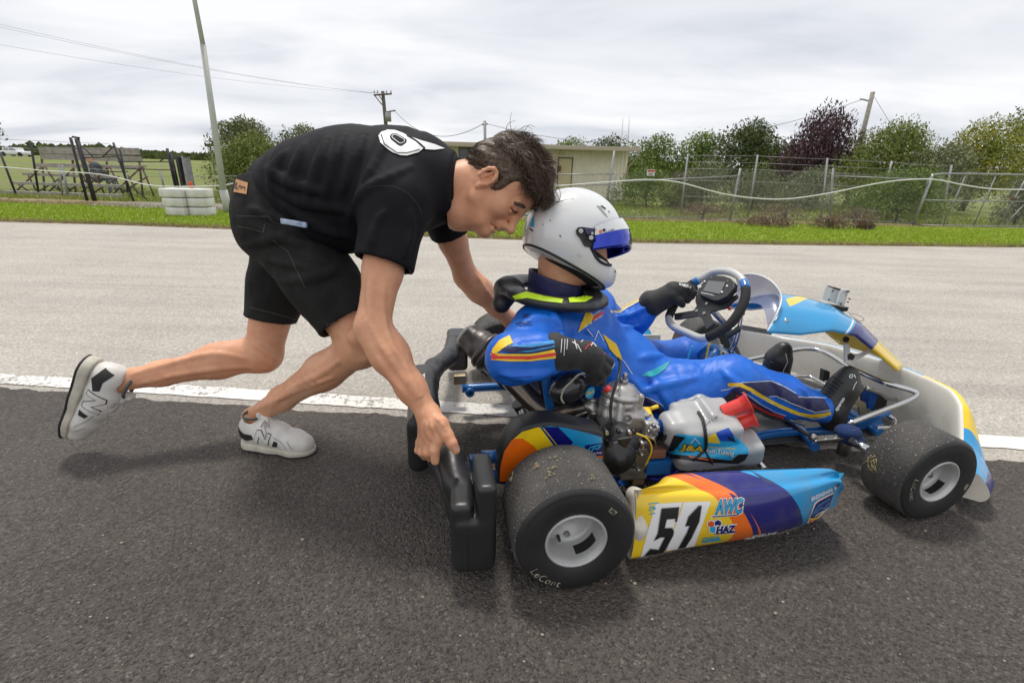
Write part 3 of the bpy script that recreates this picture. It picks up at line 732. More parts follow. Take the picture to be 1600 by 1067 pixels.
# corrugated cladding: vertical ribs
mb = MB(off=(sl_[0], ys, zb)); n_ = int(W_/.2); V = []; F = []
for i in range(n_*4+1):
    ph = i % 4; x = sl_[0]+i*W_/(n_*4); y = ys-(.028 if ph in (1, 2) else 0); V += [(x, y, zb), (x, y, zb+hz)]
F = [(2*i, 2*i+2, 2*i+3, 2*i+1) for i in range(n_*4)]; mb.add(V, F); mb.box((sl_[0]+W_/2, ys+3, zb+hz/2), (W_-.04, 5.96, hz)); mb.build('wall', M_shed, shed, fix=False)
for k in range(3): sb('roof_sheet', (sl_[0]+W_*(k+.5)/3, ys+2.7, roofz+.05+.0), (W_/3+(.3 if k == 2 else .0)-.02, 7.4, .09), M_roof)
sb('fascia', (sl_[0]+W_/2+.12, ys-1.03, roofz+.0), (W_+.5, .05, .2), M_roof)
sb('gutter', (sl_[0]+W_/2+.12, ys-1.11, roofz-.06), (W_+.5, .1, .1), M_roof)
d0, d1 = at(873, 258, ys), at(893, 258, ys); sb('door', ((d0[0]+d1[0])/2, ys-.06, zb+1.03), (d1[0]-d0[0], .05, 2.06), M_door)
for xx in (d0[0]-.03, d1[0]+.03): sb('door_frame', (xx, ys-.06, zb+1.05), (.05, .07, 2.1), M_rust)
sb('door_frame', ((d0[0]+d1[0])/2, ys-.06, zb+2.1), (d1[0]-d0[0]+.11, .071, .05), M_rust)
w0, w1, w2 = at(717, 231, ys), at(748, 231, ys), at(717, 250, ys)
win = sb('window', ((w0[0]+w1[0])/2, ys-.05, (w0[2]+w2[2])/2), (w1[0]-w0[0], .06, w0[2]-w2[2]), M_black)
for k in range(2):
    mb = MB(off=(sl_[0], ys, zb)); ww = (w1[0]-w0[0])/2; mb.box((w0[0]+ww*(k+.5), ys-.085, (w0[2]+w2[2])/2), (ww-.07, .02, w0[2]-w2[2]-.1)); mb.build('pane', M_glass, win)
mb = MB(off=(sl_[0], ys, zb)); mb.tube([(sr[0]+.3, ys-1.1, roofz-.1), (sr[0]+.28, ys-1., roofz-.35), (sr[0]+.03, ys-.1, roofz-.9), (sr[0]+.03, ys-.07, zb+.1)], .05, 8); mb.build('downpipe', M_roof, shed)
sb('wall_light', (at(877, 236, ys)[0], ys-.14, roofz-.28), (.18, .14, .14), M_door)
sb('hose_reel', (at(873, 267, ys)[0], ys-.16, zb+1.55), (.2, .14, .25), M_rust)
for i, (px, t_) in enumerate(((971, 184), (981, 182))):
    a = at(px, 226, ys+1); t1 = at(px+2.5, t_, ys+1); mb = MB(off=(a[0], a[1], roofz)); mb.tube([(a[0], a[1], roofz+.1), (t1[0], a[1], t1[2])], [.035, .02], 6); o = mb.build('antenna_mast', M_rope)
    o.location = (a[0], a[1], roofz); tag(o, ['left one of two thin white masts on the shed roof', 'right one of two thin white masts on the shed roof'][i], 'mast', 'masts on the shed roof')
mb = MB(); a = at(1186, 208, 40); 
sg = empty('timber_board', 'slanted timber board sticking out of the trees left of the purple tree', 'board', (a[0], 40, 0))
mb.prism([at(1160, 222, 40)-[a[0], 40, 0], at(1196, 206, 40)-[a[0], 40, 0], at(1192, 226, 40)-[a[0], 40, 0]], (0, .1, 0)); mb.build('board_face', M_wood, sg)
mb = MB(off=(a[0], 40, 0)); mb.tube([(a[0], 40.1, -.4), (a[0], 40.1, a[2])], .08, 6); mb.build('post', M_wood, sg)

# ---- poles and cables
def pole_between(mb, p0, p1, Y, r0, r1, n=12, extra=0.0):
    a = at(*p0, Y); b = at(*p1, Y); a = a+(a-b)*extra; mb.tube([a, b], [r0, r1], n); return a, b
b0 = gnd(357, 333); lp = empty('lamp_pole', 'tall grey steel lamp pole cut by the top edge left of the man', 'pole', (b0[0], b0[1], 0))
Yp = b0[1]; offp = (b0[0], b0[1], 0); mb = MB(off=offp); tl = at(317, 70, Yp); 
mb.tube([b0, at(349, 297, Yp)], [.075, .07], 16); mb.build('base_sleeve', M_pole, lp)
mb = MB(off=offp); mb.tube([at(349, 298, Yp), tl], [.057, .045], 16); mb.build('lower_tube', M_pole, lp)
mb = MB(off=offp); tp = at(300, -20, Yp); mb.tube([tl, tp, tp+(tp-tl)*3], [.038, .034, .026], 16); mb.build('upper_tube', M_pole, lp)
tt = tp+(tp-tl)*3; mb = MB(off=offp); mb.tube([tt, tt+[.2, -.5, .25], tt+[.3, -1., .25]], .025, 8); mb.box(tt+[.3, -1.2, .22], (.22, .5, .1), bev=.02); mb.build('lamp_head', M_pole, lp)
# power pole with transformer, behind the back
Yq = 48; a = at(610, 300, Yq); pp = empty('power_pole', 'dark timber power pole with crossarm and transformer above the man\'s back', 'power pole', (a[0], Yq, 0)); o_ = (a[0], Yq, 0)
mb = MB(off=o_); mb.tube([at(612, 290, Yq), at(598, 143, Yq)], [.2, .15], 10); mb.build('pole', M_tpole, pp)
mb = MB(off=o_); mb.tube([at(584, 149, Yq-.3), at(612, 147, Yq-.3)], .075, 6); mb.build('crossarm', M_tpole, pp)
for px in (585, 590, 604, 611): q = at(px, 146, Yq-.3); mb = MB(off=o_); mb.tube([q, q+[0, 0, .22]], .06, 6); mb.build('insulator', M_pole, pp)
for (p, q) in (((585, 149), (597, 164)), ((592, 149), (598, 158))):
    mb = MB(off=o_); mb.tube([at(*p, Yq-.35), at(*q, Yq-.35)], .045, 5); mb.build('brace', M_tpole, pp)
c = at(606.5, 183, Yq-.5); mb = MB(off=o_); mb.cyl(c-[0, 0, .38], c+[0, 0, .38], .27, 12); mb.build('transformer', M_galv, pp)
mb = MB(off=o_); mb.tube([at(600, 176, Yq-.5), at(618, 173, Yq-.5)], .06, 6); mb.build('crossarm', M_tpole, pp)
# thin pole behind the head, with cables
Yr = 34; a = at(758, 240, Yr); p2_ = empty('slim_pole', 'slim grey pole rising from behind the shed next to the hair', 'pole', (a[0], Yr, 0)); mb = MB(off=(a[0], Yr, 0))
mb.tube([at(759, 300, Yr), at(757.5, 189, Yr)], [.10, .09], 8); mb.build('pole', M_galv, p2_); mb = MB(off=(a[0], Yr, 0)); mb.tube([at(753, 195, Yr), at(762, 194, Yr)], .06, 6); mb.build('crossarm', M_galv, p2_)
# leaning wooden pole at the right
Ys = 33; a = at(1340, 290, Ys); p3_ = empty('leaning_pole', 'bare wooden pole leaning above the bright green tree', 'pole', (a[0], Ys, 0)); mb = MB(off=(a[0], Ys, 0))
mb.tube([at(1327, 292, Ys), at(1364, 144, Ys)], [.16, .125], 10); mb.build('pole', M_wood, p3_)
mb = MB(off=(a[0], Ys, 0)); mb.tube([at(1357, 158, Ys-.15), at(1350, 156, Ys-.2), at(1344, 155, Ys-.2)], .05, 6); mb.build('insulator', M_pole, p3_)
def cable(label, A, B, sag, r=.016, n=16):
    A, B = np.array(A), np.array(B); mb = MB(off=A); mb.tube([A*(1-t)+B*t-np.array([0, 0, sag*4*t*(1-t)]) for t in [i/n for i in range(n+1)]], r, 5)
    o = mb.build('cable', M_cable); o.location = A; tag(o, label, 'cable', 'overhead cables'); return o
for i, (pa, pb) in enumerate((((-300, -35), (585, 146)), ((-300, -28), (590, 146)), ((-300, 14), (604, 147)))):
    cable(['top', 'middle', 'lowest'][i]+' of the three overhead wires crossing the sky at upper left', at(*pa, 26), at(*pb, Yq), .6, .006)
cable('overhead wire from the power pole down to the slim pole', at(617, 174, Yq-.5), at(753, 195, Yr), 1.3, .02)
cable('overhead wire from the slim pole across to the leaning pole', at(762, 194, Yr), at(1347, 156, Ys), 1.75, .014, 24)
cable('stay wire running down to the right from the leaning pole', at(1365, 150, Ys), at(1398, 205, Ys-3), .0, .012, 3)
# floodlight mast
Yf = 40; a = at(336, 270, Yf); fl = empty('floodlight_mast', 'small twin floodlight mast beside the lamp pole, far off', 'floodlight', (a[0], Yf, 0)); mb = MB(off=(a[0], Yf, 0))
mb.tube([at(337, 275, Yf), at(328, 228, Yf)], .07, 6); mb.build('mast', M_galv, fl)
for px in (324, 332): mb = MB(off=(a[0], Yf, 0)); mb.box(at(px, 227, Yf), (.34, .2, .22), bev=.03); mb.build('floodlight', M_black, fl)

# ---- white barrier blocks
bl = [(253, 338, 331, 0), ]
yb = gnd(262, 339)[1]; x_a, x_b, x_c = gnd(259, 339)[0], gnd(296, 339)[0], gnd(328, 339)[0]
z3 = at(262, 295, yb)[2]; hh = z3/3
for row in range(3):
    for k, (xa, xb) in enumerate(((x_a, x_b), (x_b, x_c))):
        ex = (.03*row, 0)[k]; mb = MB(); w_ = xb-xa+ex-.012
        mb.box((0, 0, hh/2), (w_, .34, hh-.012), bev=.022); o = mb.build('barrier_block', M_wpaint); o.data.polygons.foreach_set('use_smooth', [True]*len(o.data.polygons))
        o.location = ((xa+xb)/2-ex/2, yb+.17+(.10 if k else 0), row*hh+.008)
        tag(o, '%s white plastic barrier block of the %s column beside the lamp pole' % (['bottom', 'middle', 'top'][row], ['left', 'right'][k]), 'barrier block', 'white barrier blocks stacked on the verge')
b2 = gnd(741, 361); mb = MB(); mb.box((0, 0, .11), (.14, .2, .22), bev=.02); o = mb.build('white_marker', M_wpaint); o.location = (b2[0], b2[1], .008); tag(o, 'small white block on the grass seen under the man\'s chin', 'marker')

# ---- wire fence, front run at the right
def chainlink(name, pts, parent, off, pitch=.06, rad=.0016, broken=None):
    """pts: list of (bottom, top) pairs along the run; woven as two crossing families of wires"""
    V = []; F = []
    for (b0_, t0_), (b1_, t1_) in zip(pts[:-1], pts[1:]):
        b0_, t0_, b1_, t1_ = [np.array(q, float) for q in (b0_, t0_, b1_, t1_)]
        Ln = np.linalg.norm(b1_-b0_); Hh = np.linalg.norm(t0_-b0_); n = int((Ln+Hh)/pitch)
        def P(u, v): u = u/Ln; v = v/Hh; return (b0_*(1-u)+b1_*u)*(1-v)+(t0_*(1-u)+t1_*u)*v
        for sgn in (1, -1):
            for i in range(n):
                c0 = i*pitch-(Hh if sgn > 0 else 0); u0, v0, u1, v1 = (c0, 0, c0+Hh, Hh) if sgn > 0 else (c0, 0, c0-Hh, Hh)
                # clip to the panel
                tlo, thi = 0, 1
                for s0, s1, lim in ((u0, u1, Ln),):
                    d = s1-s0; ta, tb = (0-s0)/d, (lim-s0)/d
                    if ta > tb: ta, tb = tb, ta
                    tlo, thi = max(tlo, ta), min(thi, tb)
                if thi-tlo < .02: continue
                A = P(u0+(u1-u0)*tlo, v0+(v1-v0)*tlo); B = P(u0+(u1-u0)*thi, v0+(v1-v0)*thi)
                t = B-A; t /= np.linalg.norm(t); a1 = np.array([0, 1., 0]); a2 = np.cross(t, a1); b = len(V)
                for Q in (A, B):
                    for k in range(3): an = 2.1*k; V.append(Q+rad*(math.cos(an)*a1+math.sin(an)*a2)+a1*sgn*rad)
                F += [(b, b+1, b+4, b+3), (b+1, b+2, b+5, b+4), (b+2, b, b+3, b+5)]
    me = mesh(name, np.array(V)-np.array(off), np.array(F, np.int32)); return link(name, me, M_wire, parent, kind='stuff')
def barpiece(name, a, b, r, m, parent, off, n=8):
    mb = MB(off=off); mb.tube([a, b], r, n); return mb.build(name, m, parent)
YF = 10.0
# posts given by photo pixels (foot, head) on the fence line
fp = [((945, 338), (960, 236)), ((1140, 345), (1157, 263)), ((1296, 344), (1302, 263)), ((1427, 352), (1458, 272))]
def foot(p): return gnd(p[0], p[1])
FP = []
for (a, b) in fp:
    g_ = gnd(*a); FP.append((g_, at(b[0], b[1], g_[1]+.02)))
off = tuple(FP[1][0]); fn = empty('wire_fence', 'chain link fence with galvanised posts along the lawn right of the helmet', 'fence', off)
for (a, b) in FP: barpiece('post', a-(b-a)*.02, b, .026, M_galv, fn, off)
barpiece('post', FP[0][0]+[.11, .05, 0], at(963, 268, FP[0][0][1]), .02, M_galv, fn, off)
gp = at(850, 268, 9.7)
tops = []
for (a, b), ty in zip(FP, (268, 268, 268, 280)):
    tops.append((a, b))
net = [(FP[0][0], at(962, 270, FP[0][0][1])), (FP[1][0], at(1156, 268, FP[1][0][1])), (FP[2][0], at(1302, 266, FP[2][0][1])), (FP[3][0], at(1456, 272, FP[3][0][1]))]
net = [(a+[0, -.03, 0], b+[0, -.03, 0]) for a, b in net]
chainlink('wire_mesh', net, fn, off, .055, .0012)
R1 = [at(960, 268, net[0][0][1]), at(1156, 275, net[1][0][1]), at(1302, 275.5, net[2][0][1]), at(1450, 281, net[3][0][1])]
barpiece('rail', at(975, 284, net[0][0][1]), at(1156, 275, net[1][0][1]), .014, M_galv, fn, off)
barpiece('rail', at(1302, 275, net[2][0][1]), at(1450, 281, net[3][0][1]), .014, M_galv, fn, off)
for k in range(3):
    barpiece('bottom_wire', net[k][0]+[0, 0, .05], net[k+1][0]+[0, 0, .05], .004, M_wire, fn, off, 5)
# left part seen between the head and the first post: two rails and mesh
Yg = FP[0][0][1]
lf = empty('side_fence', 'low fence rails in front of the shed between the hair and the first post', 'fence', tuple(gnd(870, 338)))
o2 = tuple(gnd(870, 338))
for (p, q) in (((845, 273), (960, 272)), ((845, 290), (962, 289))): barpiece('rail', at(*p, Yg), at(*q, Yg), .012, M_galv, lf, o2)
chainlink('wire_mesh', [(gnd(620, 338)*[1, 0, 1]+[0, Yg, 0], at(620, 275, Yg)), (gnd(950, 338)*[1, 0, 1]+[0, Yg, 0], at(962, 272, Yg))], lf, o2, .06, .0014)
barpiece('post', gnd(770, 338)*[1, 0, 1]+[0, Yg, 0], at(776, 262, Yg), .02, M_galv, lf, o2)
# gate at the right
o3 = tuple(FP[3][0]); gt = empty('wire_gate', 'wide galvanised gate frame at the right edge of the fence', 'gate', o3)
Yh = FP[3][0][1]
Pt = lambda px, py: at(px, py, Yh+.02)
mb = MB(off=o3); mb.tube(crom([Pt(1448, 289), Pt(1453, 279), Pt(1466, 272.5), Pt(1520, 272), Pt(1620, 274), Pt(1700, 276)], 4), .02, 8); mb.build('top_rail', M_galv, gt)
for (p, q, r_) in (((1445, 313), (1640, 316), .014), ((1432, 352), (1640, 355), .016), ((1510, 272), (1473, 353), .013), ((1557, 273), (1521, 353), .013), ((1606, 274), (1560, 353), .013), ((1600, 320), (1568, 354), .011), ((1466, 276), (1494, 300), .011), ((1640, 274), (1595, 353), .013)):
    mb = MB(off=o3); mb.tube([Pt(*p), Pt(*q)], r_, 6); mb.build('bar', M_galv, gt)
chainlink('wire_mesh', [(Pt(1436, 352), Pt(1464, 273)), (Pt(1640, 355), Pt(1668, 276))], gt, o3, .055, .0012)
g_ = Pt(1583, 311); mb = MB(off=o3); mb.box(g_, (.09, .05, .06), bev=.01); mb.build('latch', M_rust, gt)
mb = MB(off=tuple(gnd(1400, 350))); mb.tube(crom([gnd(1380, 348), gnd(1400, 347)+[0, 0, .04], gnd(1425, 352)+[0, -.03, .03], gnd(1470, 355), gnd(1540, 354), gnd(1640, 356)], 6), .012, 6); o = mb.build('black_hose', M_black); o.location = tuple(gnd(1400, 350)); tag(o, 'black hose lying at the foot of the gate', 'hose')
# second, taller fence with barbed wire, behind the path
bf = [(px, 322, tx, ty) for px, tx, ty in ((1065, 1075, 241), (1172, 1184, 242), (1288, 1293, 247), (1372, 1394, 252), (1478, 1487, 258))]
Yb = 15.0; o4 = (at(1180, 320, Yb)[0], Yb, zt(6, Yb)); bfn = empty('barbed_fence', 'taller fence of thin posts and barbed wire beyond the path', 'fence', o4)
B4 = []
for (px, py, tx, ty) in bf:
    a = at(px, py, Yb); a[2] = zt(a[0], Yb); b = at(tx, ty, Yb); B4.append((a, b)); barpiece('post', a, b, .028, M_galv, bfn, o4)
for k, fr in enumerate((.98, .88, .78, .60, .35)):
    for (p, q) in zip(B4[:-1], B4[1:]): barpiece('barbed_wire', p[0]+(p[1]-p[0])*fr, q[0]+(q[1]-q[0])*fr, .005, M_wire, bfn, o4, 4)
chainlink('wire_mesh', [(p[0], p[0]+(p[1]-p[0])*.62) for p in B4], bfn, o4, .10, .0012)
mb = MB(); mb.box((0, 0, 0), (.34, .02, .26)); o = mb.build('warning_sign', [M_rope]); o.location = at(1016, 270, Yg); o.location[1] = Yg-.05
tag(o, 'small white and red notice fixed on the fence rail right of the shed', 'sign')
sgm = mat('red_print', (.55, .05, .04), .6); o.scale = (.5, 1, .5)
mb = MB(); mb.box((0, -.012, .07), (.30, .002, .08)); s_o = mb.build('red_band', sgm, o)
mb = MB(); 
for k in range(3): mb.box((0, -.012, -.02-k*.035), (.24-.04*k, .002, .014))
mb.build('printed_lines', M_black, o)
# white sagging hose along all fences
def hose(label, pts):
    P = [at(px, py, Y) for px, py, Y in pts]; mb = MB(off=P[0]); mb.tube(crom(P, 8), .011, 8); o = mb.build('white_hose', M_rope); o.location = P[0]; tag(o, label, 'hose', 'white hoses slung along the fences')
yf = YF-.15
hose('white hose sagging along the wire fence right of the helmet', [(868, 291, yf), (960, 284, yf), (1010, 281, yf), (1060, 285, yf), (1125, 302, yf), (1180, 310, yf), (1230, 311, yf), (1290, 303, yf), (1370, 287, yf), (1420, 281, yf), (1462, 281, yf), (1510, 290, yf), (1560, 296, yf), (1640, 296, yf)])
yg = 10.4
hose('white hose sagging from the bleachers to the lamp pole', [(-60, 258, yg+.6), (0, 261, yg), (70, 267, yg), (140, 271, yg), (180, 277, yg), (230, 289, yg-.4), (280, 292, yg-.5), (345, 290, yg-.6), (380, 283, yg-.6), (420, 276, yg-.6)])
# far white slabs at the right
for i, (px, py, w_) in enumerate(((1548, 310, 34), (1530, 316, 30), (1560, 283, 34))):
    q = gnd(px, py, -.40); mb = MB(); mb.box((0, 0, .04), (w_/755*q[1], .4, .12), bev=.02); o = mb.build('concrete_slab', M_wpaint); o.location = (q[0], q[1], zt(q[0], q[1])); o.rotation_euler = (0, 0, .3)
    tag(o, ['upper pale concrete slab seen through the gate mesh', 'lower pale concrete slab seen through the gate mesh', 'highest pale slab near the top rail of the gate'][i], 'slab', 'concrete slabs beyond the gate')

# ---- bleachers
Yl = 17.; zl = at(120, 305, Yl)[2]
o5 = (at(120, 300, Yl)[0], Yl, zl); st = empty('bleachers', 'old timber bleachers with rusty frames at the left', 'bleachers', o5)
def plank(p, q, Y, th=.08, dp=.24, mt=None):
    a, b = at(*p, Y), at(*q, Y); mb = MB(off=o5); d = b-a; Ln = np.linalg.norm(d); u = d/Ln
    rot = np.stack([u, np.cross((0, 0, 1.), u), np.cross(u, np.cross((0, 0, 1.), u))], 1); mb.box((a+b)/2, (Ln, dp, th), rot=rot); return mb.build('plank', mt or M_wood, st)
rows = [((7, 300), (190, 306), 15.6), ((24, 286), (190, 291), 16.1), ((40, 272), (182, 277), 16.6), ((58, 259), (222, 263), 17.1)]
for p, q, Y in rows: plank(p, q, Y)
plank((62, 256), (222, 260), 17.35, .04, .5)
plank((61, 235), (218, 237), 17.9, .22, .04); plank((64, 245), (222, 249), 17.9, .18, .04)
for px in (64, 112, 165, 216):
    a = at(px, 236, 17.95); b = at(px+6, 300, 17.95); b[2] = zl; barpiece('frame_post', a, b, .035, M_rust, st, o5, 6)
for dx in (0, 52, 104, 156):
    for (p, q) in (((28+dx*.97, 288), (50+dx*.97, 302)), ((44+dx, 274), (60+dx, 304)), ((64+dx, 262), (20+dx, 304)), ((70+dx*.97, 260), (100+dx*.9, 306)), ((98+dx*.85, 276), (60+dx*.85, 300))):
        barpiece('frame_strut', at(*p, 16.4), at(*q, 16.6), .026, M_rust, st, o5, 5)
for px, t_, b_ in ((92, 258, 310), (100, 280, 312), (196, 268, 308)): barpiece('frame_post', at(px, t_, 15.3), at(px+6, b_, 15.3), .022, M_galv, st, o5, 6)
# spectator behind the bleachers
ps = at(148, 262, 16.9); sp_ = empty('person', 'spectator in a dark top sitting on the bleachers, back of the head to us', 'person', tuple(ps-[0, 0, .3]))
M_skin2 = mat('sunburnt_skin', (.50, .22, .13), .6); M_dk = mat('dark_jacket', (.06, .065, .08), .8); M_jean = mat('faded_jeans', (.16, .20, .28), .8)
s = SDF((-.5, -.4, -.5), (.7, .4, .6), .02); s.cap((0, 0, 0), (.02, 0, .34), .15, .14, .05).ell((-.10, 0, .52), (.085, .085, .11), k=.02).cap((-.05, 0, .34), (-.09, 0, .45), .05, .05, .03)
sdf_obj('body', s, M_skin2, sp_)
s = SDF((-.5, -.4, -.5), (.9, .4, .6), .02); s.cap((0, 0, -.02), (.02, 0, .33), .165, .155, .05).cap((.05, -.12, .30), (.25, -.14, .06), .06, .05, .04).cap((.05, .12, .30), (.25, .14, .06), .06, .05, .04); sdf_obj('jacket', s, M_dk, sp_)
s = SDF((-.5, -.4, -.7), (.9, .4, .6), .02); s.cap((0, -.08, -.05), (.42, -.12, .0), .09, .07, .04).cap((0, .08, -.05), (.42, .12, .0), .09, .07, .04).cap((.42, -.12, 0), (.45, -.12, -.42), .065, .05, .02).cap((.42, .12, 0), (.45, .12, -.42), .065, .05, .02); sdf_obj('jeans', s, M_jean, sp_)
# leaning black gate frame and posts in front of the bleachers
Yk = 11.2
def at_g(p, Y): return at(p[0], p[1], Y)
gk = at(148, 318, Yk); o6 = (gk[0], Yk, zt(gk[0], Yk)); bg_ = empty('black_gate', 'leaning black steel gate posts and rails in front of the bleachers', 'gate', o6)
for (p, q, r_) in (((110, 215), (138, 320), .028), ((120, 217), (150, 320), .045), ((113, 214), (124, 216), .02), ((177, 223), (209, 315), .022), ((187, 232), (200, 300), .02)):
    barpiece('post', at(*q, Yk), at(*p, Yk), r_, M_black, bg_, o6)
for (p, q) in (((132, 247), (184, 245)), ((184, 253), (270, 253)), ((135, 270), (200, 268)), ((196, 264), (275, 266)), ((121, 222), (145, 245)), ((178, 228), (160, 246)), ((262, 245), (250, 252)), ((205, 290), (230, 312))):
    barpiece('rail', at(*p, Yk), at(*q, Yk), .012, M_black, bg_, o6, 6)
Ym = 12.0; gm = at(285, 300, Ym); o7 = (gm[0], Ym, zt(gm[0], Ym)); bk = empty('black_turnstile', 'cluster of black steel posts and a dark cabinet left of the lamp pole', 'turnstile', o7)
for (p, q, r_) in (((261, 232), (275, 296), .03), ((267, 240), (279, 296), .035), ((274, 243), (284, 292), .015)):
    barpiece('post', at(*q, Ym), at(*p, Ym), r_, M_black, bk, o7)
for (a_, b_, m_, nm) in (((280, 244), (292, 290), M_black, 'cabinet'), ((290, 246), (298, 290), M_galv, 'side_panel')):
    p, q = at(a_[0], a_[1], Ym), at(b_[0], b_[1], Ym); mb = MB(off=o7); mb.box((p+q)/2, (q[0]-p[0], .25, p[2]-q[2]), bev=.02); mb.build(nm, m_, bk)
o = None
mb = MB(); mb.box((0, 0, .09), (.075, .05, .18), bev=.01); o = mb.build('orange_marker', mat('orange_plastic', (.75, .12, .03), .5)); q = at(297.5, 288, 11.7); o.location = (q[0], q[1], q[2]-.12); tag(o, 'small orange-red marker at the foot of the dark cabinet', 'marker')
# thin fence at left
Yn = 13.5; o8 = (at(20, 300, Yn)[0], Yn, zt(-13, Yn)); tf = empty('left_fence', 'wire fence with thin dark posts around the bleachers', 'fence', o8)
pl = []
for (t_, b_) in (((48, 223), (60, 300)), ((0, 238), (28, 312)), ((249, 264), (258, 300)), ((97, 258), (108, 312)), ((400, 275), (404, 318))):
    barpiece('post', at(*b_, Yn), at(*t_, Yn), .026, M_black if t_[0] < 60 else M_galv, tf, o8)
for (p, q) in (((-40, 216), (170, 225)), ((-40, 228), (170, 238)), ((-40, 240), (300, 262)), ((-40, 250), (250, 272)), ((230, 276), (420, 275))): barpiece('wire', at(*p, Yn), at(*q, Yn), .005, M_wire, tf, o8, 4)
chainlink('wire_mesh', [(at(-60, 300, Yn), at(-60, 252, Yn)), (at(240, 305, Yn), at(240, 270, Yn)), (at(430, 312, Yn), at(430, 277, Yn))], tf, o8, .10, .0018)
# white car on the hill
Yc = 50; q = at(28, 248.5, Yc); zc_ = zt(q[0], Yc); car = empty('parked_car', 'white hatchback parked on the rise at the far left', 'car', (q[0], Yc, zc_)); 
car.scale = (.62, .62, .62); M_car = mat('white_car_paint', (.75, .76, .78), .25, coat=.8); M_tyre0 = mat('car_tyre', (.02, .02, .02), .8)
s = SDF((-2.4, -1.1, -.1), (2.4, 1.1, 1.7), .07); s.box((0, 0, .55), (2.05, .85, .30), rd=.2, k=.1).box((-.35, 0, 1.02), (1.15, .74, .36), rd=.28, k=.2)
for x_ in (-1.3, 1.3): s.cap((x_, -1, .3), (x_, 1, .3), .36, .36, .02, op='sub')
sdf_obj('car_body', s, M_car, car)
for x_ in (-1.3, 1.3):
    for y_ in (-.78, .78): mb = MB(); mb.lathe([(.0, -.1), (.25, -.1), (.32, -.08), (.32, .08), (.25, .1), (0, .1)], (x_, y_, .32), (0, 1, 0), 16); mb.build('wheel', M_tyre0, car)
for (x0, x1, x2, x3) in ((-1.25, -.35, -.42, -1.05), (-.28, .75, .35, -.28)):
    mb = MB(); mb.prism([(x0, -.755, .92), (x1, -.755, .92), (x2, -.72, 1.26), (x3, -.72, 1.26)], (0, .03, 0)); mb.build('side_window', M_glass, car)
# ================================================================== MATERIALS FOR KART
def rubber(name, spk):
    m = bpy.data.materials.new(name); m.use_nodes = True; nt = m.node_tree; N = nt.nodes; L = nt.links; b = N['Principled BSDF']
    tc = N.new('ShaderNodeTexCoord'); n = N.new('ShaderNodeTexNoise'); n.inputs['Scale'].default_value = 9; n.inputs['Detail'].default_value = 5; L.new(tc.outputs['Object'], n.inputs[0])
    r = N.new('ShaderNodeValToRGB'); e = r.color_ramp.elements
    if spk: e[0].color = (.048, .044, .041, 1); e[1].color = (.10, .092, .083, 1)
    else: e[0].color = (.013, .013, .013, 1); e[1].color = (.024, .024, .024, 1)
    e[0].position = .35; e[1].position = .7; L.new(n.outputs[0], r.inputs[0]); last = r.outputs[0]
    if spk:
        for sc, th, col in ((150, .20, (.36, .33, .29, 1)), (190, .26, (.02, .018, .016, 1)), (330, .26, (.26, .24, .21, 1))):
            v = N.new('ShaderNodeTexVoronoi'); v.inputs['Scale'].default_value = sc; L.new(tc.outputs['Object'], v.inputs['Vector'])
            sp = N.new('ShaderNodeSeparateColor'); L.new(v.outputs['Color'], sp.inputs[0])
            g = N.new('ShaderNodeMath'); g.operation = 'GREATER_THAN'; g.inputs[1].default_value = .80; L.new(sp.outputs[0], g.inputs[0])
            l = N.new('ShaderNodeMath'); l.operation = 'LESS_THAN'; l.inputs[1].default_value = th; L.new(v.outputs['Distance'], l.inputs[0])
            q = N.new('ShaderNodeMath'); q.operation = 'MULTIPLY'; L.new(g.outputs[0], q.inputs[0]); L.new(l.outputs[0], q.inputs[1])
            x = N.new('ShaderNodeMixRGB'); L.new(q.outputs[0], x.inputs[0]); L.new(last, x.inputs[1]); x.inputs[2].default_value = col; last = x.outputs[0]
    L.new(last, b.inputs['Base Color']); b.inputs['Roughness'].default_value = .78 if spk else .55
    n2 = N.new('ShaderNodeTexNoise'); n2.inputs['Scale'].default_value = 170 if spk else 60; n2.inputs['Detail'].default_value = 5; L.new(tc.outputs['Object'], n2.inputs[0])
    bp = N.new('ShaderNodeBump'); bp.inputs['Distance'].default_value = .0035 if spk else .0006; L.new(n2.outputs[0], bp.inputs['Height']); L.new(bp.outputs[0], b.inputs['Normal'])
    return m
M_tread = rubber('worn_tyre_tread', True); M_wall = rubber('tyre_sidewall', False)
M_mag = mat('cast_magnesium_rim', (.56, .56, .55), .42, .35, var=(14, (.40, .39, .38), .6))
M_bluetube = mat('blue_powder_coat', (.012, .16, .50), .3, coat=.5, var=(6, (.01, .12, .40), .6))
M_blueano = mat('blue_anodised', (.01, .10, .45), .25, .7)
M_navyhose = mat('blue_silicone_hose', (.012, .018, .42), .3, coat=.4)
M_chrome = mat('chrome_tube', (.62, .62, .62), .13, 1., var=(5, (.42, .42, .42), .4))
M_alu = mat('cast_aluminium', (.52, .505, .48), .42, .75, var=(18, (.30, .285, .26), .7), bump=(120, .5, .0012))
M_steel = mat('machined_steel', (.45, .44, .42), .3, .9, var=(20, (.25, .24, .22), .6))
M_blackpl = mat('black_moulded_plastic', (.018, .018, .019), .38, var=(5, (.035, .035, .036), .5), bump=(300, .25, .0006))
M_blackm = mat('black_mech_plastic', (.026, .026, .028), .42, bump=(160, .4, .001))
M_exh = mat('smoked_exhaust_steel', (.15, .135, .12), .32, .9, var=(7, (.26, .21, .17), .7))
M_sil = mat('exhaust_silencer_steel', (.16, .15, .145), .4, .7, var=(9, (.09, .08, .075), .7), bump=(90, .3, .001))
M_grey = mat('grey_airbox_plastic', (.40, .40, .395), .38, coat=.25, var=(6, (.38, .38, .37), .6), bump=(220, .2, .0008))
M_red = mat('red_trumpet_plastic', (.78, .045, .03), .35, coat=.3)
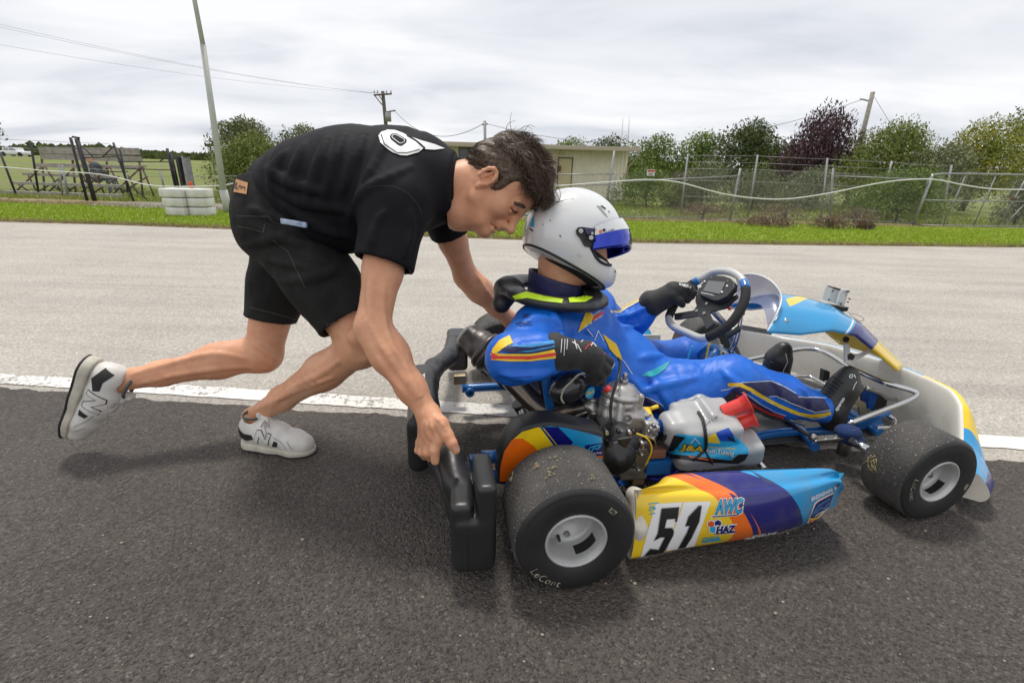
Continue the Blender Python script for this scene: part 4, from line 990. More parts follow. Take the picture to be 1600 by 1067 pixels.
M_white = mat('offwhite_plastic', (.70, .67, .59), .42, var=(5, (.56, .51, .42), .75), bump=(60, .15, .001))
M_ptrans = mat('pure_white_print', (.80, .80, .79), .45)
M_ink = mat('black_print', (.012, .012, .014), .4)
M_grip = mat('black_suede_grip', (.016, .016, .017), .85, bump=(500, .4, .0006))
M_silgrip = mat('silver_wheel_rim', (.56, .56, .55), .38, .3, var=(12, (.44, .44, .43), .5))
M_carbon = mat('carbon_fibre', (.03, .03, .032), .3, coat=.7)
M_yel = mat('yellow_print', (.85, .58, .03), .35)
M_cy = mat('cyan_print', (.02, .38, .66), .35); M_nv = mat('navy_print', (.01, .015, .15), .35); M_or = mat('orange_print', (.85, .16, .015), .35); M_rd = mat('red_print', (.65, .03, .03), .4)
M_gold = mat('gold_pedal_metal', (.38, .30, .19), .4, .7)
M_tray = mat('floor_tray', (.22, .215, .20), .5, .5, var=(9, (.10, .09, .08), .8))
M_clear = mat('translucent_tank', (.62, .60, .54), .35, var=(5, (.5, .47, .4), .5))
LB, NV, YE, OR_ = (.012, .30, .62), (.006, .008, .16), (.88, .60, .012), (.90, .16, .008)

kart = empty('racing_kart', 'blue, navy, orange and yellow racing kart numbered 51 being push-started', 'racing kart', tuple(KO), KA)
def kb(mb, name, m, parent=None, **k): return mb.build(name, m, parent or kart, **k)
def ktube(name, pts, r, m, n=12, parent=None, smooth=6, **k):
    mb = MB(); P = crom(pts, smooth) if smooth and len(pts) > 2 else pts
    if hasattr(r, '__len__') and len(r) == len(pts) and smooth and len(pts) > 2:
        r = [np.interp(i/smooth, range(len(pts)), r) for i in range(len(P))]
    mb.tube(P, r, n); return kb(mb, name, m, parent, **k)
kcam = np.array([0, 0, H])-KO; kcam = np.array([kcam@kx, kcam@ky, kcam[2]])
def kray(px, py): d = ray(px, py); return np.array([d@kx, d@ky, d[2]])
def decal_px(name, shape, A, bvh, m, parent, world=False, off=(0, 0, 0), lift=.001, cut=3.0):
    """lay a flat print shape on a surface; A=(cx,cy,ux,uy,vx,vy) places the shape's unit square on the photo"""
    V2, F2 = shape; cx, cy, ux, uy, vx, vy = A; bm = bmesh.new(); vs = [bm.verts.new((cx+a*ux+b*vx, cy+a*uy+b*vy, 0)) for a, b in V2]
    for f in F2:
        try: bm.faces.new([vs[i] for i in f])
        except ValueError: pass
    bm.normal_update(); bmesh.ops.triangulate(bm, faces=bm.faces, ngon_method='EAR_CLIP')
    for _ in range(5):
        e = [x for x in bm.edges if x.calc_length() > cut]
        if not e or len(bm.faces) > 5000: break
        bmesh.ops.subdivide_edges(bm, edges=e, cuts=1); bmesh.ops.triangulate(bm, faces=[f for f in bm.faces if len(f.verts) > 3])
    bad = []; o_ = Vector((0, 0, H)) if world else Vector(kcam); offv = Vector(off)
    for q in bm.verts:
        d = Vector(ray(q.co.x, q.co.y) if world else kray(q.co.x, q.co.y)); hit = bvh.ray_cast(o_-offv, d.normalized(), 10)
        if hit[0] is None: bad.append(q); continue
        nn = hit[1] if hit[1].dot(d) < 0 else -hit[1]; q.co = hit[0]+nn*lift
    bmesh.ops.delete(bm, geom=bad, context='VERTS')
    # drop faces stretched across a depth jump
    big = [f for f in bm.faces if max(e.calc_length() for e in f.edges) > .06]; bmesh.ops.delete(bm, geom=big, context='FACES')
    for f in bm.faces:
        c = f.calc_center_median()
        if f.normal.dot(c-(o_-offv)) > 0: f.normal_flip()
    bm.normal_update(); me = bpy.data.meshes.new(name); bm.to_mesh(me); bm.free(); return link(name, me, m, parent)
def unit(shape):
    V, F = shape; a = np.array(V); lo, hi = a.min(0), a.max(0); c = (lo+hi)/2; s_ = (hi-lo)/2+1e-9; return [tuple((np.array(v)-c)/s_) for v in V], F
ID = (0, 0, 1, 0, 0, 1)        # shape already in photo pixels
def strokes2d(lines, w):
    V = []; F = []
    for ln_ in lines:
        for (x0, y0), (x1, y1) in zip(ln_[:-1], ln_[1:]):
            dx, dy = x1-x0, y1-y0; l = math.hypot(dx, dy)+1e-9; nx_, ny_ = -dy/l*w/2, dx/l*w/2; ex, ey = dx/l*w*.3, dy/l*w*.3; b = len(V)
            V += [(x0+nx_-ex, y0+ny_-ey), (x0-nx_-ex, y0-ny_-ey), (x1-nx_+ex, y1-ny_+ey), (x1+nx_+ex, y1+ny_+ey)]; F.append((b, b+1, b+2, b+3))
    return V, F
def ann(c, r0, r1, a0, a1, n=24):
    V = []; F = []
    for i in range(n+1):
        a = a0+(a1-a0)*i/n; V += [(c[0]+r0*math.cos(a), c[1]+r0*math.sin(a)), (c[0]+r1*math.cos(a), c[1]+r1*math.sin(a))]
    F = [(2*i, 2*i+1, 2*i+3, 2*i+2) for i in range(n)]; return V, F

# ------------------------------------------------------------------ wheels
def wheel(xc, yc, side, R0, wd, rr, yaw=0, front=False):
    """side=-1: outer face towards the camera"""
    w_ = bpy.data.objects.new('wheel', None); COL.objects.link(w_); w_.parent = kart; w_.location = (xc, yc, R0+.006); w_.rotation_euler = (0, 0, yaw)
    ax = (0, side, 0); h = wd/2
    tread = [(R0*.955, -h*.93), (R0*.985, -h*.86), (R0*.998, -h*.72), (R0, -h*.3), (R0, h*.3), (R0*.998, h*.72), (R0*.985, h*.86), (R0*.955, h*.93)]
    wall = lambda s_: [(R0*.955, s_*h*.93), (R0*.93, s_*h*.975), (R0*.90, s_*h*1.02), (R0*.885, s_*h*1.018), (R0*.84, s_*h*1.05), (R0*.74, s_*h*1.06), (R0*.64, s_*h*1.03), (rr*1.10, s_*h*.985), (rr*1.02, s_*h*.93)]
    mb = MB(); mb.lathe(tread, (0, 0, 0), ax, 72); mb.mi = 1; mb.lathe(wall(1), (0, 0, 0), ax, 72); mb.lathe(wall(-1), (0, 0, 0), ax, 72)
    t = mb.build('tyre', [M_tread, M_wall], w_)
    mb = MB(); d = h*1.0
    mb.lathe([(rr*1.0, d*.90), (rr*1.055, d*.94), (rr*1.06, d*.99), (rr*1.0, d*1.01), (rr*.965, d*.99), (rr*.955, d*.93), (rr*.915, d*.90), (rr*.90, d*.78), (rr*.885, d*.48), (rr*.86, d*.30), (rr*.74, d*.24), (rr*.42, d*.22), (rr*.38, d*.17), (0, d*.17)], (0, 0, 0), ax, 64)
    mb.lathe([(rr*1.0, -d*.90), (rr*1.055, -d*.94), (rr*1.06, -d*.99), (rr*.97, -d*1.0), (rr*.93, -d*.9), (rr*.86, -d*.4), (rr*.5, -d*.3), (0, -d*.3)], (0, 0, 0), ax, 48)
    rim = mb.build('rim', M_mag, w_)
    for k in range(3):
        a = 2*math.pi*k/3+.5+(1.2 if front else 0); c = np.array([math.cos(a)*rr*.55, side*d*.235, math.sin(a)*rr*.55]); mb = MB(); mb.cyl(c-np.array([0, side*.01, 0]), c+np.array([0, side*.006, 0]), .0075, 6); mb.build('wheel_bolt', M_steel, w_)
    a = math.radians(-118); c = np.array([math.cos(a)*rr*.7, side*d*.24, math.sin(a)*rr*.7]); mb = MB(); mb.cyl(c, c+np.array([0, side*.016, 0]), .004, 8); mb.build('valve', M_blackm, w_)
    # sticker inside the rim and white sidewall print
    def ring(name, r0, r1, a0, a1, y, m, n=14):
        V, F = ann((0, 0), r0, r1, a0, a1, n); P = [(v[0], side*y, v[1]) for v in V]; mb = MB(); mb.add(P, F, True); return mb.build(name, m, w_, fix=False)
    if side < 0:
        V, F = ann((0, 0), rr*.845, rr*.90, -1.15, -.25, 12)
        mb = MB(); P = []
        for i in range(13):
            a = -1.40+1.0*i/12; P += [(math.cos(a)*rr*.872, -d*.44, math.sin(a)*rr*.872), (math.cos(a)*rr*.888, -d*.72, math.sin(a)*rr*.888)]
        # only the part near the camera of the barrel carries the black sticker
        mb.add(P, [(2*i, 2*i+1, 2*i+3, 2*i+2) for i in range(12)], True); mb.build('rim_sticker', M_ink, w_, fix=False)
    return w_, t
def sidewall_text(w_, s, R0, h, a_mid, size, m, r=.80, flip=False, space=1.0, bold=.0):
    """lettering bent round the sidewall; a_mid in degrees (0 = forward, 90 = up)"""
    V, F = text2d(s, size, bold, .15, space); V = np.array(V); rm = R0*r; P = []
    for x, y in V:
        a = math.radians(a_mid)-(x/rm if not flip else -x/rm); rad = rm+(y if not flip else -y); P.append((rad*math.cos(a), -(h*1.062), rad*math.sin(a)))
    mb = MB(); mb.add(P, F); return mb.build('sidewall_lettering', m, w_, fix=False)
M_chalk = mat('worn_white_lettering', (.48, .44, .33), .7, var=(90, (.03, .03, .03), .95))
W_rr, T_rr = wheel(0, -.585, -1, .14, .185, .066)
W_rl, T_rl = wheel(-.0, .585, 1, .14, .185, .066)
W_fr, T_fr = wheel(1.053, -.505, -1, .128, .130, .060, R_(3), True)
W_fl, T_fl = wheel(.985, .56, 1, .128, .130, .060, R_(6), True)
sidewall_text(W_rr, 'LeCont', .14, .0925, 232, .025, M_chalk, .80, True, 1.1)
sidewall_text(W_fr, 'LeCont', .128, .065, 186, .021, M_chalk, .74, True, 1.1)
for (w_, R0, h, a) in ((W_rr, .14, .0925, 47), (W_fr, .128, .065, -14)):
    P = []; 
    for i in range(5):
        an = math.radians(a-5+2.6*i); P += [(R0*.72*math.cos(an), -h*1.062, R0*.72*math.sin(an)), (R0*.80*math.cos(an), -h*1.062, R0*.80*math.sin(an))]
    mb = MB(); mb.add(P, [(2*i, 2*i+1, 2*i+3, 2*i+2) for i in range(4)]); mb.build('tyre_label', M_chalk, w_, fix=False)
    for j in range(3):
        an = math.radians(a-2+2.4*j); P = [(R0*rr_*math.cos(an+da), -h*1.066, R0*rr_*math.sin(an+da)) for rr_, da in ((.735, -.012), (.785, -.012), (.785, .012), (.735, .012))]; mb = MB(); mb.add(P, [(0, 1, 2, 3)]); mb.build('label_print', M_ink, w_, fix=False)
# scraps of dry grass stuck to the tyres
def scraps(w_, R0, spots, seed):
    r = random.Random(seed); mb = MB()
    for a, y, l in [(a_, y_, l_*.6) for a_, y_, l_ in spots]:
        an = math.radians(a); c = np.array([R0*math.cos(an), y, R0*math.sin(an)]); t = np.array([-math.sin(an), 0, math.cos(an)])
        for k in range(5):
            d = t*r.uniform(.2, 1)+np.array([0, r.uniform(-.8, .8), 0]); d /= np.linalg.norm(d); up = c/np.linalg.norm(c*[1, 0, 1])*[1, 0, 1]; o = up*.0025
            s0 = c+np.array([0, r.gauss(0, .006), 0])+t*r.gauss(0, .006); mb.tube([s0+o, s0+d*l*.5+o*2, s0+d*l+o*1.2], [.0012, .001, .0004], 4)
    return mb.build('dry_grass_scraps', M_dry, w_, kind='stuff', fix=False)
scraps(W_rr, .14, ((118, .02, .02), (108, -.01, .018), (112, -.03, .014), (150, .05, .022), (100, .03, .012), (75, -.055, .012)), 3)
scraps(W_fr, .128, ((172, .035, .045), (168, .03, .038), (176, .02, .03)), 4)
ktube('rear_axle', [(0, -.50, .146), (0, .50, .146)], .025, M_steel, 20, smooth=0)
for y_ in (-.455, .455):
    mb = MB(); mb.cyl((0, y_-.03, .146), (0, y_+.03, .146), .036, 20); kb(mb, 'wheel_hub', M_blueano)
mb = MB(); mb.lathe([(.03, -.006), (.082, -.006), (.082, .006), (.03, .006)], (0, .30, .146), (0, 1, 0), 40); kb(mb, 'brake_disc', M_steel)

# ------------------------------------------------------------------ frame
rb = .0155
near_rail = [K(760, 745, z=.065), K(860, 752, z=.06), K(1000, 728, z=.06), K(1100, 716, z=.055), K(1190, 680, z=.055), K(1290, 672, z=.055), K(1375, 661, z=.058)]
ktube('frame_tube', near_rail, rb, M_bluetube)
P_ = [np.array([p[0], -p[1], p[2]]) for p in near_rail]; ktube('frame_tube', P_[2:], rb, M_bluetube)
ktube('frame_tube', [K(722, 607, z=.11), K(800, 603, z=.11), K(880, 600, z=.10), K(960, 590, z=.07)], .0165, M_bluetube)
mb = MB(); c = K(733, 612, z=.10); mb.lathe([(.006, -.018), (.017, -.018), (.017, .018), (.006, .018)], c, (.2, -1, .1), 16); kb(mb, 'frame_end_eye', M_bluetube)
ktube('frame_tube', [K(752, 714, z=.12), K(785, 713, z=.12)], .019, M_bluetube, smooth=0); ktube('frame_tube', [K(756, 744, z=.08), K(785, 743, z=.08)], .018, M_bluetube, smooth=0)
ktube('frame_tube', [(.95, -.26, .06), (1.0, -.1, .055), (1.0, .1, .055), (.95, .26, .06)], rb, M_bluetube)
ktube('frame_tube', [(1.26, -.2, .06), (1.28, 0, .06), (1.26, .2, .06)], rb, M_bluetube)
# upright tube beside the seat, steering supports
ktube('seat_stay', [K(852, 580, y=-.2), K(855, 610, y=-.21), K(860, 640, y=-.22)], .014, M_bluetube)
ktube('steering_support', [K(1150, 560, y=0), K(1120, 545, y=.03), K(1102, 545, y=.05), K(1085, 568, y=.10), K(1062, 600, y=.14), K(1050, 625, y=.16)], .0135, M_bluetube)
ktube('steering_support', [K(1120, 548, y=-.0), K(1112, 560, y=-.02), K(1090, 585, y=-.04), K(1070, 610, y=-.05)], .0135, M_bluetube)
ktube('frame_tube', [K(1318, 650, y=-.12), K(1345, 662, y=-.17), K(1372, 650, y=-.2), K(1388, 643, y=-.2)], .0125, M_bluetube)
# fuel tank and floor tray
s = SDF((.45, -.16, .03), (.95, .18, .32), .008); s.box((.70, .02, .12), (.15, .12, .085), rd=.04).cap((.66, -.02, .2), (.70, 0, .25), .05, .04, .04); sdf_obj('fuel_tank', s, M_clear, kart)
mb = MB(); mb.prism([(.42, -.2, .035), (1.28, -.18, .035), (1.42, -.10, .035), (1.42, .10, .035), (1.28, .18, .035), (.42, .2, .035)], (0, 0, .004)); kb(mb, 'floor_tray', M_tray)
# seat shell
s = SDF((-.15, -.26, .02), (.65, .26, .50), .007)
s.chain([(.06, 0, .36), (.11, 0, .22), (.20, 0, .12), (.42, 0, .09)], [.17, .18, .17, .15], .04, flat=((1, 0, .3), .6)).chain([(.12, 0, .46), (.17, 0, .26), (.27, 0, .20), (.56, 0, .22)], [.175, .175, .165, .19], .04, op='sub').plane((0, 0, .34), (-.2, 0, 1))
sdf_obj('seat', s, M_blackm, kart)
# steering and front stubs
cS = np.array([.641, .016, .486]); el, az = R_(40), R_(-10)
nS = np.array([-math.cos(el)*math.cos(az), math.cos(el)*math.sin(az), math.sin(el)])
o0 = kcam
def onS(px, py, h=0): d = kray(px, py); t = ((cS+nS*h-o0)@nS)/(d@nS); return o0+d*t
ringpx = [(1097, 435), (1114, 425.5), (1135, 424), (1152, 430), (1163, 443), (1165, 461), (1158, 482), (1144, 503), (1126, 517), (1108, 526), (1093, 528), (1072, 519.5), (1052, 510), (1045, 498), (1051, 482), (1060, 466), (1071, 451), (1084, 442)]
RP = [onS(*p) for p in ringpx]; RR = crom(RP, 6, closed=True); nR = len(RR)
sw = bpy.data.objects.new('steering_wheel', None); COL.objects.link(sw); sw.parent = kart
mb = MB(); mb.tube(RR, .0135, 14, closed=True); mb.build('rim', M_silgrip, sw)
def arc(i0, i1): return [RR[i % nR] for i in range(int(i0*6), int(i1*6)+1)]
mb = MB(); mb.tube(arc(4.5, 9.3), .0152, 14); mb.build('grip', M_grip, sw)
mb = MB(); mb.tube(arc(13.3, 17.0), .0152, 14); mb.build('grip', M_grip, sw)
mb = MB(); mb.tube(arc(3.9, 4.55), .0155, 14); mb.build('grip_band', M_bluetube, sw); mb = MB(); mb.tube(arc(17.0, 17.7), .0155, 14); mb.build('grip_band', M_bluetube, sw)
C2 = lambda L_: [(1000+x/6.667, 400+y/6.667) for x, y in L_]
def plateS(name, px, h, th, m, parent=sw, bev=0):
    mb = MB(); mb.prism([onS(*p, h) for p in px], -nS*th); o = mb.build(name, m, parent); return o
plateS('spoke_plate', C2([(585, 400), (640, 395), (700, 430), (800, 470), (940, 430), (1010, 400), (1020, 425), (900, 540), (810, 560), (745, 575), (725, 600), (775, 700), (690, 760), (680, 735), (640, 640), (600, 620), (420, 655), (360, 660), (355, 600), (415, 590), (560, 565), (590, 520), (575, 470)]), .004, .006, M_blackm)
for p in ((695, 495), (590, 570), (668, 595)):
    q = onS(*C2([p])[0], .006); mb = MB(); mb.cyl(q-nS*.004, q+nS*.002, .0055, 12); mb.build('hub_bolt', M_steel, sw)
ux = onS(1160, 440)-onS(1100, 440); ux /= np.linalg.norm(ux)
disp = bpy.data.objects.new('dash_display', None); COL.objects.link(disp); disp.parent = kart
bd = C2([(680, 240), (760, 198), (870, 205), (945, 230), (985, 270), (980, 330), (900, 420), (810, 462), (770, 460), (610, 400), (590, 380), (610, 330)])
mb = MB(); mb.prism([onS(*p, .030) for p in bd], -nS*.022); mb.build('display_case', M_blackm, disp, bevel=.003)
plateS('screen', C2([(712, 255), (890, 272), (832, 395), (655, 362)]), .0325, .002, mat('lcd_screen', (.16, .165, .16), .15), disp)
for p in ((675, 265), (630, 322), (907, 312), (855, 375)): q = onS(*C2([p])[0], .031); mb = MB(); mb.cyl(q-nS*.003, q+nS*.002, .0035, 10); mb.build('display_button', M_ptrans, disp)
for p in ((745, 225), (912, 258), (770, 415)): q = onS(*C2([p])[0], .031); mb = MB(); mb.cyl(q-nS*.003, q+nS*.001, .0022, 8); mb.build('display_screw', M_steel, disp)
vt = text2d('mychron', 1, .01, 0); V, F = unit(vt); V = [(1000+(700+a*62)/6.667+0, 400+(394+a*13-b*12)/6.667) for a, b in V]; mb = MB(); mb.add([onS(x, y, .0325) for x, y in V], F); mb.build('display_lettering', M_ptrans, disp, fix=False)
ktube('steering_column', [cS-nS*.01, cS-nS*.14, K(1170, 600, y=.0)], .011, M_steel, smooth=0)
plateS('column_bracket', C2([(880, 830), (1030, 715), (1035, 760), (900, 845)]), -.05, .012, M_blackm, kart)
for (a, b, m_) in (((1157, 492), (1132, 565), M_chrome), ((1160, 492), (1140, 562), M_chrome)):
    ktube('brake_line', [K(*a, y=.0), K((a[0]+b[0])/2+4, (a[1]+b[1])/2, y=.0), K(*b, y=.02)], .003, m_, 6)
for p, c_ in (((1140, 482), M_red), ((1161, 490), M_red)): q = K(*p, y=.02); mb = MB(); mb.sphere(q, .007, 10); kb(mb, 'connector', c_)
for i, (a, b, c, m_) in enumerate((((1108, 535), (1103, 560), (1095, 580), M_yel), ((1082, 540), (1075, 560), (1074, 578), M_cy), ((1130, 550), (1135, 575), (1150, 600), M_blackm), ((1138, 545), (1150, 575), (1160, 595), M_blackm))):
    ktube('cable', [K(*a, y=-.02), K(*b, y=-.03), K(*c, y=-.04)], .0035, m_, 6)
q = K(1128, 553, y=.0); mb = MB(); mb.box(q, (.035, .03, .02), bev=.004); mb.box(q+[-.01, 0, .02], (.012, .012, .03)); kb(mb, 'brake_reservoir', M_clear)
mb = MB(); a, b = K(1160, 508, y=.02), K(1207, 516, y=.0); mb.prism([a, b, b-[0, 0, .018], a-[0, 0, .018]], (0, .004, 0)); kb(mb, 'fairing_strut', M_steel)
# kingpin, steering arm, tie rod, hub cover
kp_ = K(1322, 688, z=.10)
ktube('stub_axle', [K(1330, 688, z=.128), K(1362, 706, z=.128)], .013, M_chrome, smooth=0)
mb = MB(); mb.cyl(kp_-[0, 0, .05], kp_+[0, 0, .05], .019, 16); kb(mb, 'kingpin', M_steel)
s = SDF(K(1322, 688, z=.1)-np.array([.12, .12, .12]), K(1322, 688, z=.1)+np.array([.12, .12, .12]), .004); c0 = K(1325, 675, z=.13)
s.ell(c0, (.042, .036, .024), k=.01).ell(c0+[.012, -.012, -.02], (.038, .034, .02), k=.01); sdf_obj('terry_sleeve', s, mat('navy_terry_cloth', (.015, .04, .14), .95, var=(40, (.01, .02, .07), .7), bump=(220, 1, .003)), kart)
a, b = K(1268, 688, z=.1), K(1318, 684, z=.115)
mb = MB(); d = np.array(b)-a; mb.prism([a+[0, -.016, 0], b+[0, -.012, 0], b+[0, .012, 0], a+[0, .016, 0]], (0, 0, .008)); kb(mb, 'steering_arm', M_steel, bevel=.002)
for f_ in (.12, .45, .75): q = a+(b-a)*f_; mb = MB(); mb.cyl(q, q+[0, 0, .013], .0065, 10); kb(mb, 'arm_bolt', M_steel)
mb = MB(); q = K(1270, 683, z=.11); mb.sphere(q, .014, 14); kb(mb, 'rod_end', M_steel)
ktube('tie_rod', [K(1228, 660, z=.12), q], .0065, M_blackm, smooth=0)
ktube('tie_rod', [K(1258, 664, z=.11), K(1190, 640, z=.12)], .006, M_steel, smooth=0)
# pedals
pd = bpy.data.objects.new('brake_pedal', None); COL.objects.link(pd); pd.parent = kart; yp = -.17
def platey(name, px, y, th, m, parent):
    mb = MB(); mb.prism([K(*p, y=y) for p in px], (0, th, 0)); return mb.build(name, m, parent)
C1 = lambda L_: [(1130+x/5.334, 500+y/5.334) for x, y in L_]
platey('pedal_plate', C1([(1010, 635), (1160, 540), (1190, 560), (1120, 640), (1130, 665), (1190, 690), (1200, 780), (1140, 790), (1130, 720), (1060, 695), (1025, 665)]), yp, .006, M_gold, pd)
ktube('pedal_arm', [K(*C1([(1175, 560)])[0], y=yp), K(*C1([(1290, 600)])[0], y=yp+.05), K(*C1([(1370, 650)])[0], y=yp+.1), K(*C1([(1450, 650)])[0], y=yp+.12), K(*C1([(1530, 610)])[0], y=yp+.14)], .009, M_chrome, parent=pd)
for p in ((1045, 620), (1180, 556), (1110, 680)): q = K(*C1([p])[0], y=yp-.004); mb = MB(); mb.cyl(q, q+[0, .008, 0], .006, 10); mb.build('pedal_bolt', M_steel, pd)
platey('master_cylinder', C1([(1215, 610), (1290, 590), (1285, 640), (1250, 750), (1210, 740)]), yp+.07, .03, M_blueano, kart)
platey('bumper_bracket', C1([(1165, 570), (1240, 600), (1205, 740), (1160, 690)]), yp+.13, .012, M_blackm, kart); platey('bumper_bracket', C1([(1290, 620), (1370, 660), (1350, 750), (1250, 760)]), yp+.12, .015, M_blackm, kart)
platey('bumper_bracket', C1([(840, 415), (890, 430), (885, 500), (830, 510)]), .10, .02, M_blackm, kart)
# chrome bumper loops
ktube('front_bumper_tube', [K(1158, 565, z=.17), K(1200, 556, z=.18), K(1255, 545, z=.205), K(1290, 551, z=.21), K(1330, 575, z=.215), K(1380, 597, z=.215), K(1424, 610, z=.205), K(1433, 617, z=.195), K(1420, 626, z=.185), K(1380, 641, z=.165), K(1332, 659, z=.14), K(1322, 664, z=.12)], .0095, M_chrome, 14)
ktube('lower_bumper_tube', [K(1230, 590, z=.08), K(1262, 588, z=.08), K(1282, 597, z=.08), K(1290, 602, z=.08)], .009, M_chrome, 12)
ktube('lower_bumper_tube', [K(1275, 552, z=.12), K(1280, 566, z=.10), K(1292, 578, z=.09), K(1330, 592, z=.09)], .008, M_chrome, 12)
ktube('lower_bumper_tube', [K(1368, 669, z=.07), K(1395, 668, z=.07), K(1398, 657, z=.08), K(1386, 648, z=.09)], .0095, M_chrome, 12)
ktube('side_bar', [K(965, 748, z=.07), K(975, 765, z=.07), K(990, 778, z=.09)], .0095, M_chrome, 12)
ktube('side_bar', [K(1165, 700, z=.08), K(1195, 734, z=.08)], .0095, M_chrome, 12)
mb = MB(); a, b = K(955, 742, z=.07), K(972, 758, z=.07); mb.cyl(a, b, .016, 14); kb(mb, 'bar_clamp', M_blueano)

# ------------------------------------------------------------------ lofted bodywork with its print in a UV map
def loft(name, rows, m, parent, closed_u=False, thick=None):
    """rows: list of sections (same count); UV: u along rows, v round the section"""
    n, k = len(rows), len(rows[0]); V = np.array(rows, float).reshape(-1, 3); F = np.array([(i*k+j, i*k+j+1, (i+1)*k+j+1, (i+1)*k+j) for i in range(n-1) for j in range(k-1)], np.int32)
    me = bpy.data.meshes.new(name); me.from_pydata(V.tolist(), [], F.tolist()); me.update()
    uv = me.uv_layers.new(name='UVMap'); co = [0.0]*(2*len(me.loops))
    for li, l in enumerate(me.loops): i, j = divmod(l.vertex_index, k); co[2*li] = i/(n-1); co[2*li+1] = j/(k-1)
    uv.data.foreach_set('uv', co); me.polygons.foreach_set('use_smooth', [True]*len(me.polygons))
    o = link(name, me, m, parent); return o
def sect(P, n): 
    Q = crom(P, n); return Q
def uv_pix(rows):
    """returns f(px,py)->(u,v): the loft sample whose picture lies nearest (front-facing ones only)"""
    A = np.array(rows, float); n, k = A.shape[:2]
    W = KO+A[..., 0:1]*kx+A[..., 1:2]*ky+A[..., 2:3]*np.array([0, 0, 1.]); v = W-np.array([0, 0, H]); z = v@cF
    X = 800+FPX*(v@cR)/z; Yy = 533.5-FPX*(v@cU)/z
    du = np.gradient(A, axis=0); dvv = np.gradient(A, axis=1); nn = np.cross(du, dvv); fac = np.einsum('ijk,ijk->ij', nn, A-kcam)
    sgn = 1
    def f(px, py, bias=None):
        d = (X-px)**2+(Yy-py)**2
        if bias is not None: d = d+np.where((np.arange(k)[None, :] >= bias[0]) & (np.arange(k)[None, :] <= bias[1]), 0, 1e6)
        i, j = np.unravel_index(d.argmin(), d.shape); return (i/(n-1), j/(k-1))
    return f
def livery_uv(name, base, regions, rough=.28, coat=.7, dirt=None):
    regs = [(c, p, (1, 0, 0), (0, 1, 0)) for c, p in regions]; m = livery(name, base, regs, rough, coat, dirt=dirt)
    nt = m.node_tree; tc = [n for n in nt.nodes if n.type == 'TEX_COORD']
    for n in tc:
        for l in list(n.outputs['Object'].links):
            if l.to_node.type == 'VECT_MATH': nt.links.new(n.outputs['UV'], l.to_socket)
    return m
# side pod, right-hand (near) side
def mkpod(sgn, detailed):
    cre = [K(*p, z=.200) for p in ((993, 771), (1055, 769), (1126, 770), (1200, 765), (1266, 756), (1300, 748), (1314, 746))]
    inn = [K(*p, z=.215) for p in ((1000, 766), (1034, 755), (1062, 741), (1155, 735.5), (1240, 732.5), (1288, 731.5), (1309, 737))]
    bot = [K(*p, z=.042) for p in ((985, 873), (1067, 857), (1131, 847), (1200, 836), (1262, 817), (1292, 798))]+[K(1312, 765, y=-.592)]
    NS = 48; rows = []
    def samp(L_, t):
        q = t*(len(L_)-1); i = min(int(q), len(L_)-2); return crom(L_[max(0, i-1):i+3], 40)[min(40, int(round((q-i)*40)))+(40 if i > 0 else 0)]
    for i in range(NS+1):
        t = i/NS*.988; c, n_, b = samp(cre, t), samp(inn, t), samp(bot, t)
        e = math.sin(math.pi*min(1, t*1.15)); outw = np.array([0, -1., 0]); bul = .012+.016*e; tp2 = 1-max(0, (t-.86)/.14)**2*.85
        mid1 = c*.72+b*.28+outw*bul*.9; mid2 = c*.36+b*.64+outw*bul*1.0
        cin = n_*.5+c*.5+np.array([0, 0, .006]); ed = c+outw*.006+np.array([0, 0, -.006])
        und = b+np.array([0, .035, -.004])*tp2; back = np.array([n_[0], n_[1]+.022*tp2, n_[2]-.03*tp2]); back2 = np.array([b[0], n_[1]+.025*tp2, b[2]*tp2+n_[2]*(1-tp2)+.03*tp2])
        P = [back2, back, n_, cin, c+[0, .010, .0015], ed, mid1, mid2, b, und]
        P = sect(P, 5); rows.append([np.array([q[0], q[1]*(-sgn), q[2]]) for q in P])
    if sgn > 0: return rows
    return rows
rows = mkpod(-1, True); f = uv_pix(rows)
X3 = lambda L_: [(960+x/4.21, 700+y/4.21) for x, y in L_]
def reg(L_, f=f): return [f(*p) for p in L_]
def band(f, a, b, k0=0.0, k1=1.0):
    """a: list of photo points down a seam; b: the next seam. returns quads (u,v) between them, covering v range"""
    A = [f(*p) for p in a]; B = [f(*p) for p in b]; return A, B
def seam_quads(A, B, col):
    """A,B: uv polylines with v increasing; split into quads on common v breaks"""
    A = sorted(A, key=lambda q: q[1]); B = sorted(B, key=lambda q: q[1]); A = [(A[0][0], 0)]+A+[(A[-1][0], 1)]; B = [(B[0][0], 0)]+B+[(B[-1][0], 1)]
    vs = sorted(set([round(q[1], 4) for q in A+B])); o = []
    ia = lambda v: float(np.interp(v, [q[1] for q in A], [q[0] for q in A])); ib = lambda v: float(np.interp(v, [q[1] for q in B], [q[0] for q in B]))
    for v0, v1 in zip(vs[:-1], vs[1:]):
        if v1-v0 < 1e-4: continue
        a0, a1, b0, b1 = ia(v0), ia(v1), ib(v0), ib(v1); 
        if b0-a0 < .0005 and b1-a1 < .0005: continue
        o.append((col, [(a0, v0-1e-5), (a1, v1+1e-5), (max(b1, a1+1e-4), v1+1e-5), (max(b0, a0+1e-4), v0-1e-5)]))
    return o
def seam(f, px): return [f(*p) for p in px]
s0 = seam(f, X3([(340, 220), (560, 270), (660, 330), (760, 420), (800, 500), (770, 570), (700, 625)]))      # yellow | orange
s1 = seam(f, X3([(440, 168), (560, 200), (700, 270), (790, 330), (850, 420), (900, 520), (915, 595)]))      # orange | navy
